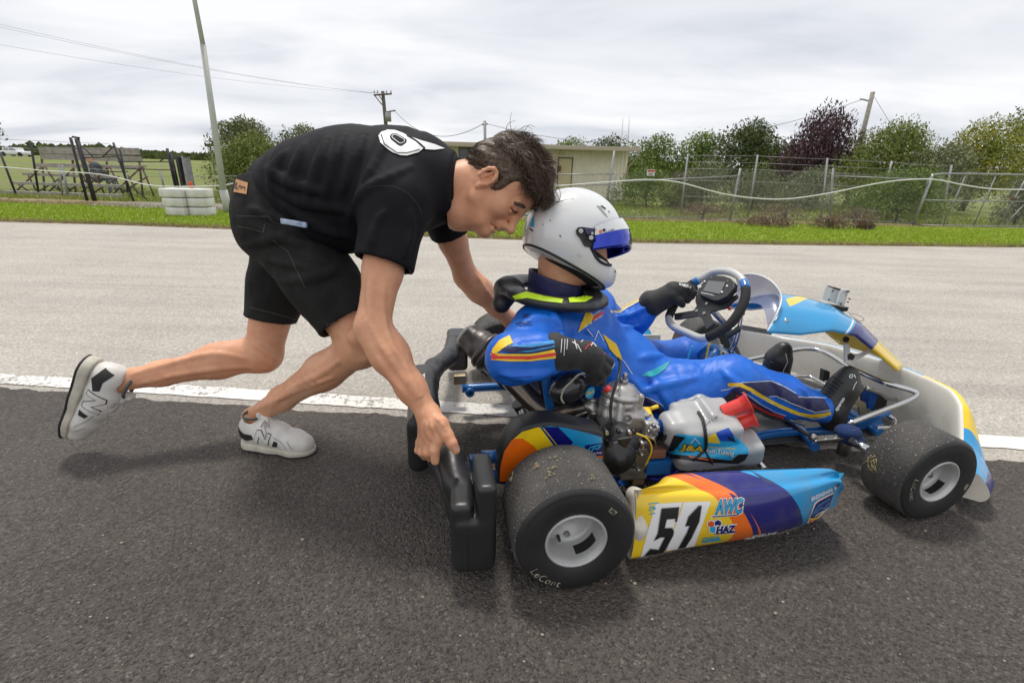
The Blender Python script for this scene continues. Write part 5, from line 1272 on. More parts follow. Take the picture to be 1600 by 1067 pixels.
s2 = seam(f, X3([(450, 168), (585, 205), (725, 272), (810, 330), (875, 420), (930, 520), (950, 590)]))
s2b = seam(f, X3([(462, 167), (600, 205), (742, 272), (825, 330), (890, 420), (946, 520), (968, 588)]))
s3 = seam(f, X3([(830, 150), (960, 205), (1090, 265), (1160, 330), (1220, 420), (1205, 500), (1150, 555)]))     # navy | light blue
s4 = seam(f, X3([(850, 150), (975, 200), (1105, 258), (1180, 330), (1242, 420), (1225, 500), (1170, 550)]))
s4b = seam(f, X3([(862, 150), (985, 198), (1115, 255), (1190, 330), (1252, 420), (1236, 500), (1180, 548)]))
endL = [(0, .0), (0, 1.)]; rowsN = None
regs = seam_quads(endL, s0, YE)+seam_quads(s0, s1, OR_)+seam_quads(s1, s3, NV)+seam_quads(s2, s2b, OR_)+seam_quads(s4, s4b, (.005, .03, .12))
M_pod = livery_uv('side_pod_print', LB, regs, dirt=(14, (.25, .20, .14), .22))
pod = loft('side_pod', rows, [M_pod], kart)
# white inner moulding: the rear end cap of the pod and the hollow inside
mb = MB(); V = [np.array(p) for p in rows[0]]; c = sum(V)/len(V); mb.add(V+[c], [(i, i+1, len(V)) for i in range(len(V)-1)], True); kb(mb, 'pod_end', M_white, pod, fix=False); mb = MB(); V = [np.array(p) for p in rows[-1]]; c = sum(V)/len(V); mb.add(V+[c], [(i, (i+1) % len(V), len(V)) for i in range(len(V))], True); kb(mb, 'pod_end', M_cy, pod, fix=False)
s = SDF(K(985, 873, z=.03)-np.array([.06, .06, .02]), K(996, 771, z=.2)+np.array([.06, .12, .04]), .004)
bt, tp_ = K(986, 868, z=.045), K(994, 778, z=.19); s.chain([bt+[.012, .012, .0], (bt+tp_)/2+[.010, .0, 0], tp_+[.012, .012, -.004]], [.014, .020, .016], .02).chain([bt+[.012, .05, 0], tp_+[.012, .04, -.02]], [.014, .018], .03); sdf_obj('pod_rear_edge', s, M_white, pod)
# far side pod
Lr = [[np.array([q[0], -q[1], q[2]]) for q in r_] for r_ in rows]; pl_ = loft('side_pod', Lr, M_cy, kart)
mb = MB(); a = [(.14, .52, .05), (.14, .52, .205), (.74, .50, .205), (.76, .52, .06)]; mb.prism(a, (0, .01, 0)); kb(mb, 'pod_inner_wall', M_white, pl_, bevel=.004)
# chain guard
g_pts = [(778, 757), (780, 728), (786, 704), (797, 686), (814, 671), (838, 663), (862, 661), (885, 664), (915, 671), (941, 677), (945, 690), (943, 732), (900, 745), (798, 757)]
gy_ = -.455; G_ = [K(*p, y=gy_) for p in g_pts]; G_ = crom(G_, 4); M_k = (.01, .01, .012)
mb = MB(); mb.prism(G_, (0, .075, 0)); cg = kb(mb, 'chain_guard', M_blackpl, bevel=.008); [setattr(p, 'use_smooth', abs(p.normal.y) < .8) for p in cg.data.polygons]
cx_ = lambda L_: [K(760+x/3.442, 620+y/3.442, y=gy_)[[0, 2]] for x, y in L_]
U_, V_ = (1, 0, 0), (0, 0, 1)
gm = livery('chain_guard_print', LB, [
    (YE, cx_([(40, 480), (40, 150), (280, 150), (300, 178), (404, 292), (300, 480)]), U_, V_), (OR_, cx_([(20, 500), (20, 225), (195, 222), (255, 262), (272, 285), (235, 350), (150, 500)]), U_, V_),
    (NV, cx_([(297, 160), (385, 160), (465, 240), (440, 295), (395, 295)]), U_, V_), (M_k, cx_([(290, 165), (298, 165), (404, 300), (396, 300)]), U_, V_), (YE, cx_([(303, 165), (308, 165), (414, 300), (409, 300)]), U_, V_),
    (NV, cx_([(530, 258), (622, 245), (628, 320), (525, 320)]), U_, V_), (OR_, cx_([(540, 325), (630, 312), (631, 328), (560, 342)]), U_, V_)], dirt=(20, (.05, .04, .03), .2))
ins = [(780.5, 752), (782, 729), (788, 706), (799, 689), (816, 675), (840, 668), (862, 666), (885, 669), (915, 676), (941, 683), (942, 728), (900, 742), (799, 753)]
I_ = [K(*p, y=gy_-.0015) for p in ins]; mb = MB(); mb.prism(I_, (0, .004, 0)); kb(mb, 'guard_panel', gm, cg)
V, F = unit(text2d('ROMANO ARTIGOS'[:12], 1, .02)); mb = MB(); mb.add([K(760+(577+a*44)/3.442, 620+(303-a*3-b*4)/3.442, y=gy_-.003) for a, b in V], F); kb(mb, 'guard_lettering', M_ptrans, cg, fix=False)
V, F = strokes2d([[(540, 300), (560, 270), (615, 258)], [(560, 300), (578, 275), (600, 280), (615, 262)]], 7); mb = MB(); mb.add([K(760+a/3.442, 620+b/3.442, y=gy_-.003) for a, b in V], F); kb(mb, 'guard_emblem', M_cy, cg, fix=False)

# ------------------------------------------------------------------ rear bumper
s = SDF((-.46, -.72, .0), (-.08, .74, .34), .0065)
s.box((-.190, -.560, .160), (.022, .072, .108), rd=.012, k=.003)                                  # upright end fin
s.box((-.240, -.543, .132), (.025, .086, .084), rot=frame((0, .06, 1), (1, -.06, 0)), rd=.014, k=.004)
s.box((-.217, -.552, .112), (.045, .080, .070), rd=.012, k=.006)
s.chain([(-.252, -.50, .19), (-.258, -.42, .205), (-.31, -.27, .20), (-.325, -.12, .20), (-.325, .05, .20), (-.30, .20, .20), (-.235, .36, .185), (-.215, .52, .18)], [.034, .036, .036, .04, .04, .036, .036, .036], .02, flat=((1, 0, .0), .95))
s.box((-.335, -.04, .150), (.034, .18, .10), rot=frame((0, 0, 1), (1, .05, 0)), rd=.024, k=.025)     # centre hump
s.box((-.352, -.06, .12), (.030, .16, .09), rd=.024, k=.02)
s.chain([(-.25, -.50, .12), (-.29, -.32, .14), (-.32, -.2, .12)], [.026, .024, .03], .03)
s.box((-.195, .585, .13), (.045, .065, .085), rd=.02, k=.02)
s.cap((-.25, -.45, .13), (-.285, -.33, .13), .022, .02, .01, op='sub').box((-.245, .17, .13), (.05, .07, .035), rd=.02, k=.015, op='sub')

bump = sdf_obj('rear_bumper', s, M_blackpl, kart, sm=1)
bb = bvh_of(bump)
lb = decal_px('bumper_sticker', poly2d([(651, 592), (664, 583), (664, 611), (657, 607), (650, 600)]), ID, bb, M_ptrans, bump)
decal_px('sticker_print', strokes2d([[(652, 596), (661, 588), (661, 592), (655, 599)], [(655, 603), (661, 598)], [(657, 606), (662, 603)]], 1.6), ID, bb, M_ink, bump, lift=.002)
# moulding seam along the top
V, F = strokes2d([[(681, 590), (682, 620), (688, 650), (692, 672)]], .9); decal_px('mould_seam', (V, F), ID, bb, M_ink, bump, lift=.0006)
V, F = strokes2d([[(732, 806), (731, 860), (732, 893)]], .9); decal_px('mould_seam', (V, F), ID, bb, M_ink, bump, lift=.0006)
for (p, zz) in (((748, 722), .13), ((718, 592), .12)):
    q = K(*p, z=zz); mb = MB(); mb.box(q, (.05, .03, .04), bev=.004); kb(mb, 'bumper_clamp', M_bluetube if p[0] > 740 else M_gold)
ktube('bumper_clamp_bolt', [K(735, 722, z=.12), K(760, 716, z=.12)], .010, M_blueano, smooth=0)

# ------------------------------------------------------------------ engine
eng = bpy.data.objects.new('engine', None); COL.objects.link(eng); eng.parent = kart
E0 = K(962, 655, y=-.30); E1 = K(976, 590, y=-.30); ea = (E1-E0)/np.linalg.norm(E1-E0); ez = frame(ea, (1, 0, 0))
def eo(px, py, y): return K(px, py, y=y)
s = SDF(E0-np.array([.13, .14, .10]), E1+np.array([.15, .12, .08]), .0032)
hgt = np.linalg.norm(E1-E0)
s.cap(E0+ea*.01, E0+ea*hgt*.45, .052, .052, .004)
for k in range(3): s.cap(E0+ea*(hgt*.5+.0+k*.012), E0+ea*(hgt*.5+.001+k*.012), .001, .001, 0)
mbx = MB(); 
sdf_low = s
s.box(E0+ea*.02, (.062, .058, .022), rot=ez, rd=.008, k=.012)
s.box(E0-ea*.02, (.066, .062, .010), rot=ez, rd=.004, k=.004).box(E0+ea*.045, (.058, .03, .006), rot=ez, rd=.003, k=.003)
s.box(E0+ea*.045+[-.035, -.02, 0], (.028, .03, .035), rot=ez, rd=.012, k=.016)          # exhaust port boss
s.cap(E0+ea*.035+[.04, -.02, 0], E0+ea*.005+[.085, -.02, -.01], .026, .022, .014)          # inlet
for a in (.5, 2.1, 3.7, 5.2):
    d = ez[:, 0]*math.cos(a)+ez[:, 1]*math.sin(a); s.cap(E0-ea*.01+d*.052, E0+ea*hgt*.55+d*.045, .009, .008, .010)
s.cap(E0+ea*.05+[.045, -.035, .01], E0+ea*.075+[.045, -.035, .012], .010, .010, .005)
s.cap(E0+ea*.02+[-.02, -.062, .01], E0+ea*.06+[-.02, -.055, .01], .012, .008, .012).cap(E0+ea*.03+[0.0, -.07, 0], E0+ea*.03+[0.01, -.05, 0], .010, .010, .003, op='sub')
sdf_obj('cylinder_block', s, M_alu, eng, sm=1)
mb = MB(); hb = hgt*.62
prof = [(.047, hb-.03), (.0535, hb-.028), (.0535, hb-.012), (.050, hb-.010), (.050, hb-.006), (.058, hb-.004), (.058, hb+.006), (.055, hb+.010), (.046, hb+.013), (.043, hb+.020), (.030, hb+.030), (.016, hb+.034), (0, hb+.034)]
mb.lathe(prof, E0, ea, 48); mb.build('cylinder_head', M_alu, eng)
for k in range(5):
    a = k*2*math.pi/5+.3; c = E0+ea*(hb+.016)+(ez[:, 0]*math.cos(a)+ez[:, 1]*math.sin(a))*.036; mb = MB(); mb.tube([c-ea*.008, c+ea*.010], .0055, 6); mb.tube([c-ea*.008, c-ea*.0], .008, 12); mb.build('head_bolt', M_steel, eng)
for k in range(6):
    a = k*math.pi/3; d = ez[:, 0]*math.cos(a)+ez[:, 1]*math.sin(a); mb = MB(); mb.tube([E0+ea*(hb+.012)+d*.048, E0+ea*(hb+.028)+d*.022], [.003, .002], 6); mb.build('head_rib', M_alu, eng)
q = E0+ea*(hb+.034); mb = MB(); mb.tube([q, q+ea*.012], .012, 6); mb.tube([q+ea*.012, q+ea*.03], .006, 12); mb.build('spark_plug', M_steel, eng)
ktube('plug_lead', [eo(966, 560, -.24), eo(969, 568, -.27), eo(966, 590, -.335), eo(957, 618, -.36), eo(954, 645, -.37), eo(958, 662, -.38), eo(972, 674, -.385), eo(990, 683, -.385), eo(1004, 693, -.38)], .0042, M_blackm, 10, eng)
q = eo(946, 611, -.355); mb = MB(); mb.cyl(q, q+[.008, -.006, .014], .0075, 12); mb.build('red_cap', M_red, eng)
# crankcase, clutch cover
s = SDF(K(945, 745, y=-.40)-np.array([.09, .03, .03]), K(1010, 665, y=-.25)+np.array([.09, .14, .05]), .004)
cc = K(968, 712, y=-.38); s.box(K(975, 715, y=-.30), (.075, .07, .055), rd=.02, k=.02)
sdf_obj('crankcase', s, M_alu, eng)
for c_, r_ in ((K(974, 697, y=-.425), .047), (K(966, 716, y=-.44), .050)):
    mb = MB(); mb.lathe([(0, .020), (r_*.30, .020), (r_*.36, .012), (r_*.72, .011), (r_*.80, .005), (r_*.96, .003), (r_, -.004), (r_, -.05)], c_, (0, -1, 0), 40); mb.build('clutch_cover', M_blackm, eng)
    for k in range(7): a = k*.9+r_*60; q = c_+np.array([math.cos(a)*r_*1.02, .01, math.sin(a)*r_*1.02]); mb = MB(); mb.tube([q, q+[0, -.014, 0]], .0058, 8); mb.build('cover_lug', M_blackm, eng)
c_ = K(976, 692, y=-.448); mb = MB(); mb.prism([c_+np.array(v) for v in ((-.020, 0, .012), (.020, 0, .016), (.004, 0, -.020))], (0, .012, 0)); mb.build('cover_emblem', M_blackpl, eng, bevel=.002)
for p in ((948, 676), (1003, 712), (998, 736), (958, 738), (1004, 694), (984, 676)):
    q = K(*p, y=-.435); mb = MB(); mb.tube([q-[0, .004, 0], q+[0, .02, 0]], .0055, 6); mb.build('case_bolt', M_steel, eng)
# carburettor, gaskets, electrics: many small blocks
def blk(name, px, py, y, sz, m, rot=None, bev=.002): mb = MB(); mb.box(K(px, py, y=y), sz, bev=bev, rot=rot); return mb.build(name, m, eng)
blk('reed_block', 1000, 655, -.33, (.035, .045, .05), M_alu); mb = MB(); a, b = K(1004, 662, y=-.35), K(1033, 668, y=-.35); mb.cyl(a, b, .023, 24); mb.build('carburettor_throat', M_blueano, eng)
s = SDF(K(1014, 668, y=-.37)-np.array([.05]*3), K(1014, 668, y=-.37)+np.array([.05]*3), .0025); c = K(1014, 666, y=-.36); s.box(c, (.02, .02, .022), rd=.005).cap(c+[-.012, -.02, -.012], c+[.012, -.028, .012], .006, .006, .004).cap(c+[.012, -.026, -.012], c+[-.008, -.028, .01], .005, .005, .004).cap(c+[.0, -.03, -.02], c+[0, 0, -.02], .007, .008, .003); sdf_obj('carburettor', s, M_alu, eng)
for dx, dz in ((-.013, .0), (.013, .004), (0, .018), (.004, -.018)): mb = MB(); mb.cyl(c+[dx, -.034, dz], c+[dx, -.018, dz], .0045, 10); mb.build('carburettor_screw', M_steel, eng)
q = K(1004, 647, y=-.30); mb = MB(); mb.box(q, (.056, .04, .016), rot=frame((0, -.35, 1), (1, 0, -.3)), bev=.004); mb.build('fuel_pump', M_alu, eng); mb = MB(); mb.box(q+[0, -.006, .013], (.04, .03, .008), rot=frame((0, -.35, 1), (1, 0, -.3)), bev=.003); mb.cyl(q+[.02, .0, .016], q+[.045, 0, .024], .006, 10); mb.build('pump_cover', M_yel, eng)
for a, b, m_ in (((993, 684), (1004, 703), M_yel), ((1000, 690), (1016, 718), M_blackm), ((990, 700), (1008, 708), M_blackm), ((1008, 680), (1025, 700), M_gold)):
    ktube('wire', [K(*a, y=-.40), K((a[0]+b[0])/2+6, (a[1]+b[1])/2-2, y=-.405), K(*b, y=-.40)], .0024, m_, 6, eng)
ktube('wire', [K(994, 677, y=-.40), K(1010, 684, y=-.405), K(1018, 698, y=-.405), K(1014, 716, y=-.405), K(1004, 733, y=-.40)], .0026, M_yel, 8, eng)
blk('battery_plate', 1001, 716, -.405, (.030, .006, .062), M_steel); blk('battery_plate', 1008, 712, -.39, (.02, .012, .05), M_alu); blk('starter_relay', 1024, 706, -.37, (.05, .03, .026), mat('copper_terminal', (.45, .2, .13), .45, .5)); blk('mount_block', 1024, 724, -.36, (.075, .05, .045), M_bluetube, bev=.004)
blk('engine_mount', 985, 738, -.37, (.08, .05, .014), M_steel); blk('engine_mount', 994, 744, -.37, (.035, .04, .03), M_gold)
rr2 = random.Random(12)
for i in range(34):
    px, py = rr2.uniform(985, 1032), rr2.uniform(672, 728); y_ = -.345+rr2.uniform(-.02, .03); q = K(px, py, y=y_); mb = MB()
    if i % 3 == 0: mb.cyl(q, q+[rr2.uniform(-.01, .01), -.012, rr2.uniform(-.01, .01)], rr2.uniform(.003, .006), 8)
    elif i % 3 == 1: mb.box(q, (rr2.uniform(.008, .02), .012, rr2.uniform(.006, .016)), bev=.0015)
    else: mb.tube(crom([q, q+[rr2.uniform(-.02, .02), -.015, rr2.uniform(-.02, .02)], q+[rr2.uniform(-.03, .03), 0, rr2.uniform(-.03, .03)]], 4), .0025, 6)
    mb.build('fitting', [M_blackm, M_steel, M_alu, M_blackm, M_gold][i % 5], eng)
ktube('exhaust_spring', [K(890, 655, y=-.27), K(925, 640, y=-.30)], .005, M_steel, 8, eng, smooth=0)
ktube('exhaust_flange', [K(914, 640, y=-.28), K(930, 634, y=-.28)], .033, M_steel, 20, eng, smooth=0)
for k in range(6): a = k*1.047; q = K(921, 637, y=-.28)+np.array([0, math.cos(a)*.036, math.sin(a)*.036]); mb = MB(); mb.tube([q-[.008, 0, 0], q+[.014, 0, 0]], .005, 6); mb.build('flange_bolt', M_steel, eng)
for a, b, c in (((905, 655), (915, 668), (935, 675)), ((930, 660), (945, 672), (960, 672)), ((918, 650), (925, 672), (940, 682)), ((900, 662), (918, 676), (938, 684))): ktube('linkage', [K(*a, y=-.30), K(*b, y=-.33), K(*c, y=-.36)], .005, M_steel, 8, eng)
# exhaust header and silencer
ktube('exhaust_header', [K(925, 634, y=-.27), K(895, 642, y=-.25), K(870, 648, y=-.22), K(845, 638, y=-.18), K(818, 612, y=-.12), K(795, 585, y=-.06)], [.024, .026, .027, .030, .034, .04], M_exh, 28)
ex = [K(800, 592, y=-.05), K(786, 573, y=.0), K(772, 558, y=.03), K(760, 548, y=.05), K(748, 538, y=.07), K(738, 531, y=.085), K(730, 524, y=.10)]
so = ktube('silencer', ex, [.046, .058, .058, .058, .056, .046, .044], M_sil, 32)
for i_, r_ in ((3, .066), (2.45, .066)):
    a = np.array(ex[int(i_)])*(1-(i_ % 1))+np.array(ex[min(6, int(i_)+1)])*(i_ % 1); d = ex[4]-ex[2]; d /= np.linalg.norm(d); mb = MB(); mb.lathe([(.05, -.010), (r_, -.010), (r_+.004, 0), (r_, .010), (.05, .010)], a, d, 32); mb.build('silencer_clamp', M_sil, so)
mb = MB(); d = ex[6]-ex[5]; d /= np.linalg.norm(d); mb.lathe([(.0, -.0), (.036, .0), (.044, -.004), (.046, .004), (.042, .008), (.0, .010)], ex[6], d, 32); mb.build('silencer_cap', M_white, so)
ktube('exhaust_tail', [K(812, 628, y=-.05), K(822, 645, y=-.05), K(828, 660, y=-.05)], [.03, .028, .026], M_blackm, 16)
ktube('exhaust_strap', [K(775, 575, y=-.05), K(780, 592, y=-.05), K(786, 598, y=.0)], .012, M_blackm, 10)
# heat shield (carbon) with pale piping, blue breather hose
s = SDF(K(893, 605, y=-.27)-np.array([.10, .05, .09]), K(893, 605, y=-.27)+np.array([.10, .06, .08]), .004); c = K(893, 604, y=-.27); s.ell(c, (.052, .035, .042), rot=frame((-.55, .1, .85), (.85, 0, .5))).ell(c+[-.03, 0, -.015], (.035, .03, .032), k=.02)
sdf_obj('carbon_cover', s, M_carbon, kart)
ktube('cover_piping', [K(920, 583, y=-.305), K(905, 585, y=-.31), K(893, 596, y=-.315), K(881, 608, y=-.31), K(877, 622, y=-.305), K(881, 630, y=-.3)], .0028, M_white, 8)
ktube('breather_hose', [K(872, 572, y=-.27), K(890, 567, y=-.285), K(908, 565, y=-.29), K(920, 570, y=-.29), K(930, 582, y=-.29), K(932, 592, y=-.29)], [.016, .019, .020, .020, .018, .016], M_navyhose, 18)
mb = MB(); a, b = K(931, 589, y=-.29), K(933, 596, y=-.29); mb.cyl(a, b, .020, 20); kb(mb, 'hose_clamp', M_gold)
V, F = ann((0, 0), 0, 1, 0, 6.283, 20); q = K(922, 613, y=-.325); mb = MB(); mb.add([q+np.array([a*.013, -.002, b*.017+a*.004]) for a, b in V], F); kb(mb, 'round_badge', M_cy, fix=False)
V, F = unit(text2d('J&A', 1, .02)); mb = MB(); mb.add([q+np.array([a*.010, -.0032, b*.007+a*.004]) for a, b in V], F); kb(mb, 'badge_lettering', M_yel, fix=False)
for px, py, y_, r_ in ((868, 598, -.2, .012), (872, 630, -.2, .016), (866, 642, -.22, .02), (884, 640, -.22, .012)):
    q = K(px, py, y=y_); mb = MB(); mb.lathe([(.0, -.012), (r_, -.012), (r_, .012), (r_*.5, .014), (0, .014)], q, (0, -1, 0), 18); kb(mb, 'axle_bearing', M_blueano if px == 868 else M_blackm)

# ------------------------------------------------------------------ airbox
s = SDF(K(1030, 740, y=-.45)-np.array([.10, .02, .02]), K(1190, 600, y=-.20)+np.array([.06, .10, .05]), .0045)
AY = -.355; A_ = lambda px, py, y=AY: K(px, py, y=y)
s.box(A_(1098, 668), (.085, .070, .054), rot=frame((-.12, -.30, 1), (1, 0, -.13)), rd=.016, k=.012)
s.box(A_(1118, 704, -.39), (.125, .045, .036), rot=frame((-.2, -.3, 1), (1, 0, -.16)), rd=.02, k=.008)
s.box(A_(1062, 668, -.36), (.055, .045, .042), rot=frame((-.1, -.2, 1), (1, 0, -.05)), rd=.025, k=.02).box(A_(1110, 655, -.345), (.045, .05, .042), rot=frame((.35, -.2, 1), (1, 0, -.3)), rd=.012, k=.012)
s.ell(A_(1162, 704, -.38), (.036, .045, .045), k=.03)
s.chain([A_(1046, 652, -.27), A_(1066, 634, -.27), A_(1093, 625, -.27), A_(1118, 632, -.28), A_(1128, 645, -.29)], [.016, .017, .017, .016, .015], .012)
s.ell(A_(1096, 642, -.31), (.050, .035, .020), rot=frame((-.2, -.5, 1), (1, 0, -.05)), k=.010, op='sub')
air = sdf_obj('airbox', s, M_grey, kart, sm=1); ab = bvh_of(air)
mb = MB(); a, b = A_(1033, 669, -.355), A_(1041, 670, -.355); mb.cyl(a, b, .036, 28); mb.build('airbox_sleeve', M_blackm, air)
td = A_(1165, 650, -.35)-A_(1140, 659, -.35); td /= np.linalg.norm(td)
for (p, q) in (((1130, 644), (1169, 628)), ((1138, 667), (1178, 653))):
    a, b = A_(*p, -.365), A_(*q, -.385); mb = MB(); d = (b-a); l = np.linalg.norm(d); d /= l
    mb.lathe([(.0205, 0), (.0205, l*.55), (.0205, l*.86), (.0225, l*.95), (.030, l*1.0), (.030, l*1.04), (.024, l*.95), (.018, l*.6), (.018, 0)], a, d, 32); mb.build('inlet_trumpet', M_red, air)
Z5 = lambda L_: [(1030+x/7.619, 600+y/7.619) for x, y in L_]
def dz(name, L_, m, lift, parent=air, bvh=ab, zf=Z5): return decal_px(name, poly2d(zf(L_)), ID, bvh, m, parent, lift=lift)
dz('airbox_sticker', [(200, 590), (430, 610), (560, 640), (690, 570), (820, 520), (870, 600), (1000, 700), (1060, 770), (1060, 830), (940, 830), (850, 905), (560, 870), (340, 850), (100, 830)], M_cy, .0008)
dz('sticker_black', [(175, 605), (315, 630), (245, 710), (180, 790), (100, 800)], M_ink, .0014); dz('sticker_black', [(940, 835), (1062, 830), (1020, 900), (940, 945), (860, 905)], M_ink, .0014); dz('sticker_black', [(90, 830), (340, 852), (850, 905), (940, 945), (600, 930), (120, 880)], M_ink, .0012)
dz('sticker_yellow', [(535, 645), (670, 580), (725, 705), (560, 690)], M_yel, .0014); dz('sticker_blue', [(670, 578), (825, 522), (880, 600), (900, 680), (730, 672)], mat('royal_print', (.01, .06, .42), .35), .0014); dz('sticker_black', [(800, 612), (880, 640), (925, 690), (840, 668)], M_ink, .0018)
dz('sticker_orange', [(340, 855), (620, 895), (640, 912), (360, 872)], M_or, .0018)
for (nm, sx, cx0, cy0, wx, hy, m_, bold, lift) in (('sticker_lettering', 'J&A', 385, 765, 140, 52, M_ink, .09, .0022), ('sticker_lettering', 'J&A', 385, 765, 132, 46, M_yel, .03, .0028), ('sticker_lettering', 'Fast Tuning', 720, 815, 165, 34, M_ink, .05, .0022), ('sticker_lettering', 'Fast Tuning', 720, 815, 165, 32, M_ptrans, .0, .0028), ('sticker_lettering', 'PRINCE OF CHAMPIONS', 745, 760, 160, 11, M_yel, .02, .0024)):
    sh = unit(text2d(sx, 1, bold, .2)); decal_px(nm, sh, (1030+cx0/7.619, 600+cy0/7.619, wx/7.619, .11*wx/7.619, 0, -hy/7.619), ab, m_, air, lift=lift, cut=5)
V, F = strokes2d([[(370, 700), (425, 640), (480, 705)]], 8); decal_px('sticker_emblem', ([(1030+a/7.619, 600+b/7.619) for a, b in V], F), ID, ab, M_ptrans, air, lift=.002)
for L_ in ([(450, 340), (470, 370), (505, 440), (530, 560), (545, 700), (520, 800), (410, 895)], [(465, 335), (485, 365), (525, 440), (550, 560), (562, 700), (550, 800), (625, 940)], [(545, 800), (400, 910)], [(540, 790), (620, 925)]):
    P = []
    for p in crom([np.array([*q, 0.]) for q in Z5(L_)], 5):
        hit = ab.ray_cast(Vector(kcam), Vector(kray(p[0], p[1])).normalized(), 9)
        if hit[0] is not None: P.append(np.array(hit[0]+hit[1]*.004*(1 if hit[1].dot(Vector(kray(p[0], p[1]))) < 0 else -1)))
    if len(P) > 2: mb = MB(); mb.tube(P, .0024, 8); mb.build('rubber_cord', M_ink, air)
for p in ((405, 905), (625, 935)): q = A_(*Z5([p])[0], -.42); mb = MB(); mb.box(q, (.013, .008, .015), bev=.003); mb.build('cord_hook', M_ptrans, air)
mb = MB(); q = A_(*Z5([(450, 985)])[0], -.40); mb.lathe([(0, 0), (.017, 0), (.017, .004), (0, .006)], q, (0, -.2, 1), 20); mb.build('support_washer', M_steel, air)
V, F = strokes2d([[(560, 490), (600, 440), (610, 480)], [(620, 420), (640, 440)], [(660, 400), (690, 380), (670, 410)], [(540, 520), (570, 540)]], 6); decal_px('pen_marks', ([(1030+a/7.619, 600+b/7.619) for a, b in V], F), ID, ab, M_sil, air, lift=.0008)
ktube('coolant_hose', [K(1000, 738, z=.05), K(1020, 748, z=.05), K(1045, 744, z=.05), K(1065, 727, z=.06)], .006, M_navyhose, 10)

# ------------------------------------------------------------------ front bumper nose
plan = [(1.06, .66), (1.20, .58), (1.33, .44), (1.42, .28), (1.46, .10), (1.46, -.08), (1.42, -.24), (1.35, -.34), (1.29, -.42), (1.235, -.48), (1.19, -.53)]
topz = [.17, .20, .195, .215, .225, .235, .245, .238, .155, .148, .135]
lowz = [.06, .05, .045, .04, .04, .04, .04, .045, .045, .05, .05]
wth = [.05, .06, .075, .085, .09, .09, .085, .08, .085, .085, .065]
P3 = crom([np.array([*p, 0.]) for p in plan], 6); m_ = len(P3); rowsN = []
for i, p in enumerate(P3):
    t = (P3[min(i+1, m_-1)]-P3[max(i-1, 0)]); t /= np.linalg.norm(t); n_ = np.array([-t[1], t[0], 0]); u = i/6
    if n_@(p-np.array([.6, 0, 0])) < 0: n_ = -n_
    tz, lz, ww = (np.interp(u, range(11), a) for a in (topz, lowz, wth)); z_ = lambda h: np.array([0, 0, h])
    sec = [p+z_(lz), p+n_*-.006+z_((lz+tz)/2), p+z_(tz-.008), p+n_*.012+z_(tz), p+n_*.030+z_(tz-.006), p+n_*(ww*.75)+z_(tz*.68+lz*.32), p+n_*ww+z_(tz*.35+lz*.65), p+n_*(ww*.95)+z_(lz+.01), p+n_*(ww*.8)+z_(lz)]
    rowsN.append(sect(sec, 4))
fN = uv_pix(rowsN)
nregs = [(LB, [(-.1, .36), (1.1, .36), (1.1, 1.1), (-.1, 1.1)])]
u0, u1 = fN(1452, 600)[0], fN(1440, 640)[0]
nregs += [(YE, [(.52, .36), (.76, .36), (.76, 1.1), (.52, 1.1)]), (LB, [(-.1, .36), (.50, .36), (.50, 1.1), (-.1, 1.1)]), (NV, [(.90, .62), (1.1, .62), (1.1, 1.1), (.90, 1.1)]), ((.55, .04, .02), [(.88, .8), (.93, .8), (.93, 1.1), (.88, 1.1)])]
M_nose = livery_uv('nose_print', (.80, .77, .69), nregs, rough=.38, coat=.4, dirt=(9, (.42, .36, .27), .5))
nose = loft('front_bumper', rowsN, M_nose, kart); nb = bvh_of(nose)
for r_ in (rowsN[0], rowsN[-1]): c = sum(np.array(q) for q in r_)/len(r_); mb = MB(); mb.add(list(r_)+[c], [(i, (i+1) % len(r_), len(r_)) for i in range(len(r_))], True); kb(mb, 'bumper_end', M_white, nose, fix=False)
# ------------------------------------------------------------------ fairing
nearE = [K(*p, y=-.135) for p in ((1200, 516), (1250, 520), (1300, 514), (1338, 522), (1372, 550), (1404, 578))]
n6 = len(nearE); farE = []; rowsF = []
ridge = [K(*p, y=.0) for p in ((1222, 465), (1262, 470), (1300, 480), (1338, 503), (1368, 537), (1405, 576))]
for i in range(31):
    t = i/30*(n6-1); j = min(int(t), n6-2); u = t-j
    a = nearE[j]*(1-u)+nearE[j+1]*u; r0 = ridge[j]*(1-u)+ridge[j+1]*u
    b = np.array([a[0]+.00, .135, a[2]]); 
    P = [a+[0, .004, -.006], a, a*.72+r0*.28+[0, -.012, .012], a*.4+r0*.6+[0, -.010, .016], r0+[0, .03, .004], b*.4+r0*.6+[0, .03, .01], b]
    rowsF.append(sect(P, 5))
fF = uv_pix(rowsF)
C4 = lambda L_: [(1120+x/3.139, 440+y/3.139) for x, y in L_]
q0 = seam(fF, C4([(640, 170), (625, 200), (600, 243)])); q1 = seam(fF, C4([(733, 270), (728, 290), (715, 300)]))
uA = float(np.mean([q[0] for q in q0])); uB = float(np.mean([q[0] for q in q1])); e = [fF(*p) for p in C4([(335, 85), (430, 100), (440, 140), (350, 125)])]
M_fair = livery_uv('fairing_print', LB, [(YE, e), (NV, [(uA-.03, -.1), (uA+.03, 1.1), (1.2, 1.1), (1.2, -.1)]), (YE, [(uB-.01, -.1), (uB+.01, 1.1), (1.2, 1.1), (1.2, -.1)]), ((.75, .78, .8), [(uA-.06, -.1), (uA, 1.1), (uA+.012, 1.1), (uA-.045, -.1)])], rough=.25, coat=.8)
fair = loft('front_fairing', rowsF, M_fair, kart); 
sol = fair.modifiers.new('thickness', 'SOLIDIFY'); sol.thickness = .004; sol.offset = 1 if False else -1
fb = bvh_of(fair)
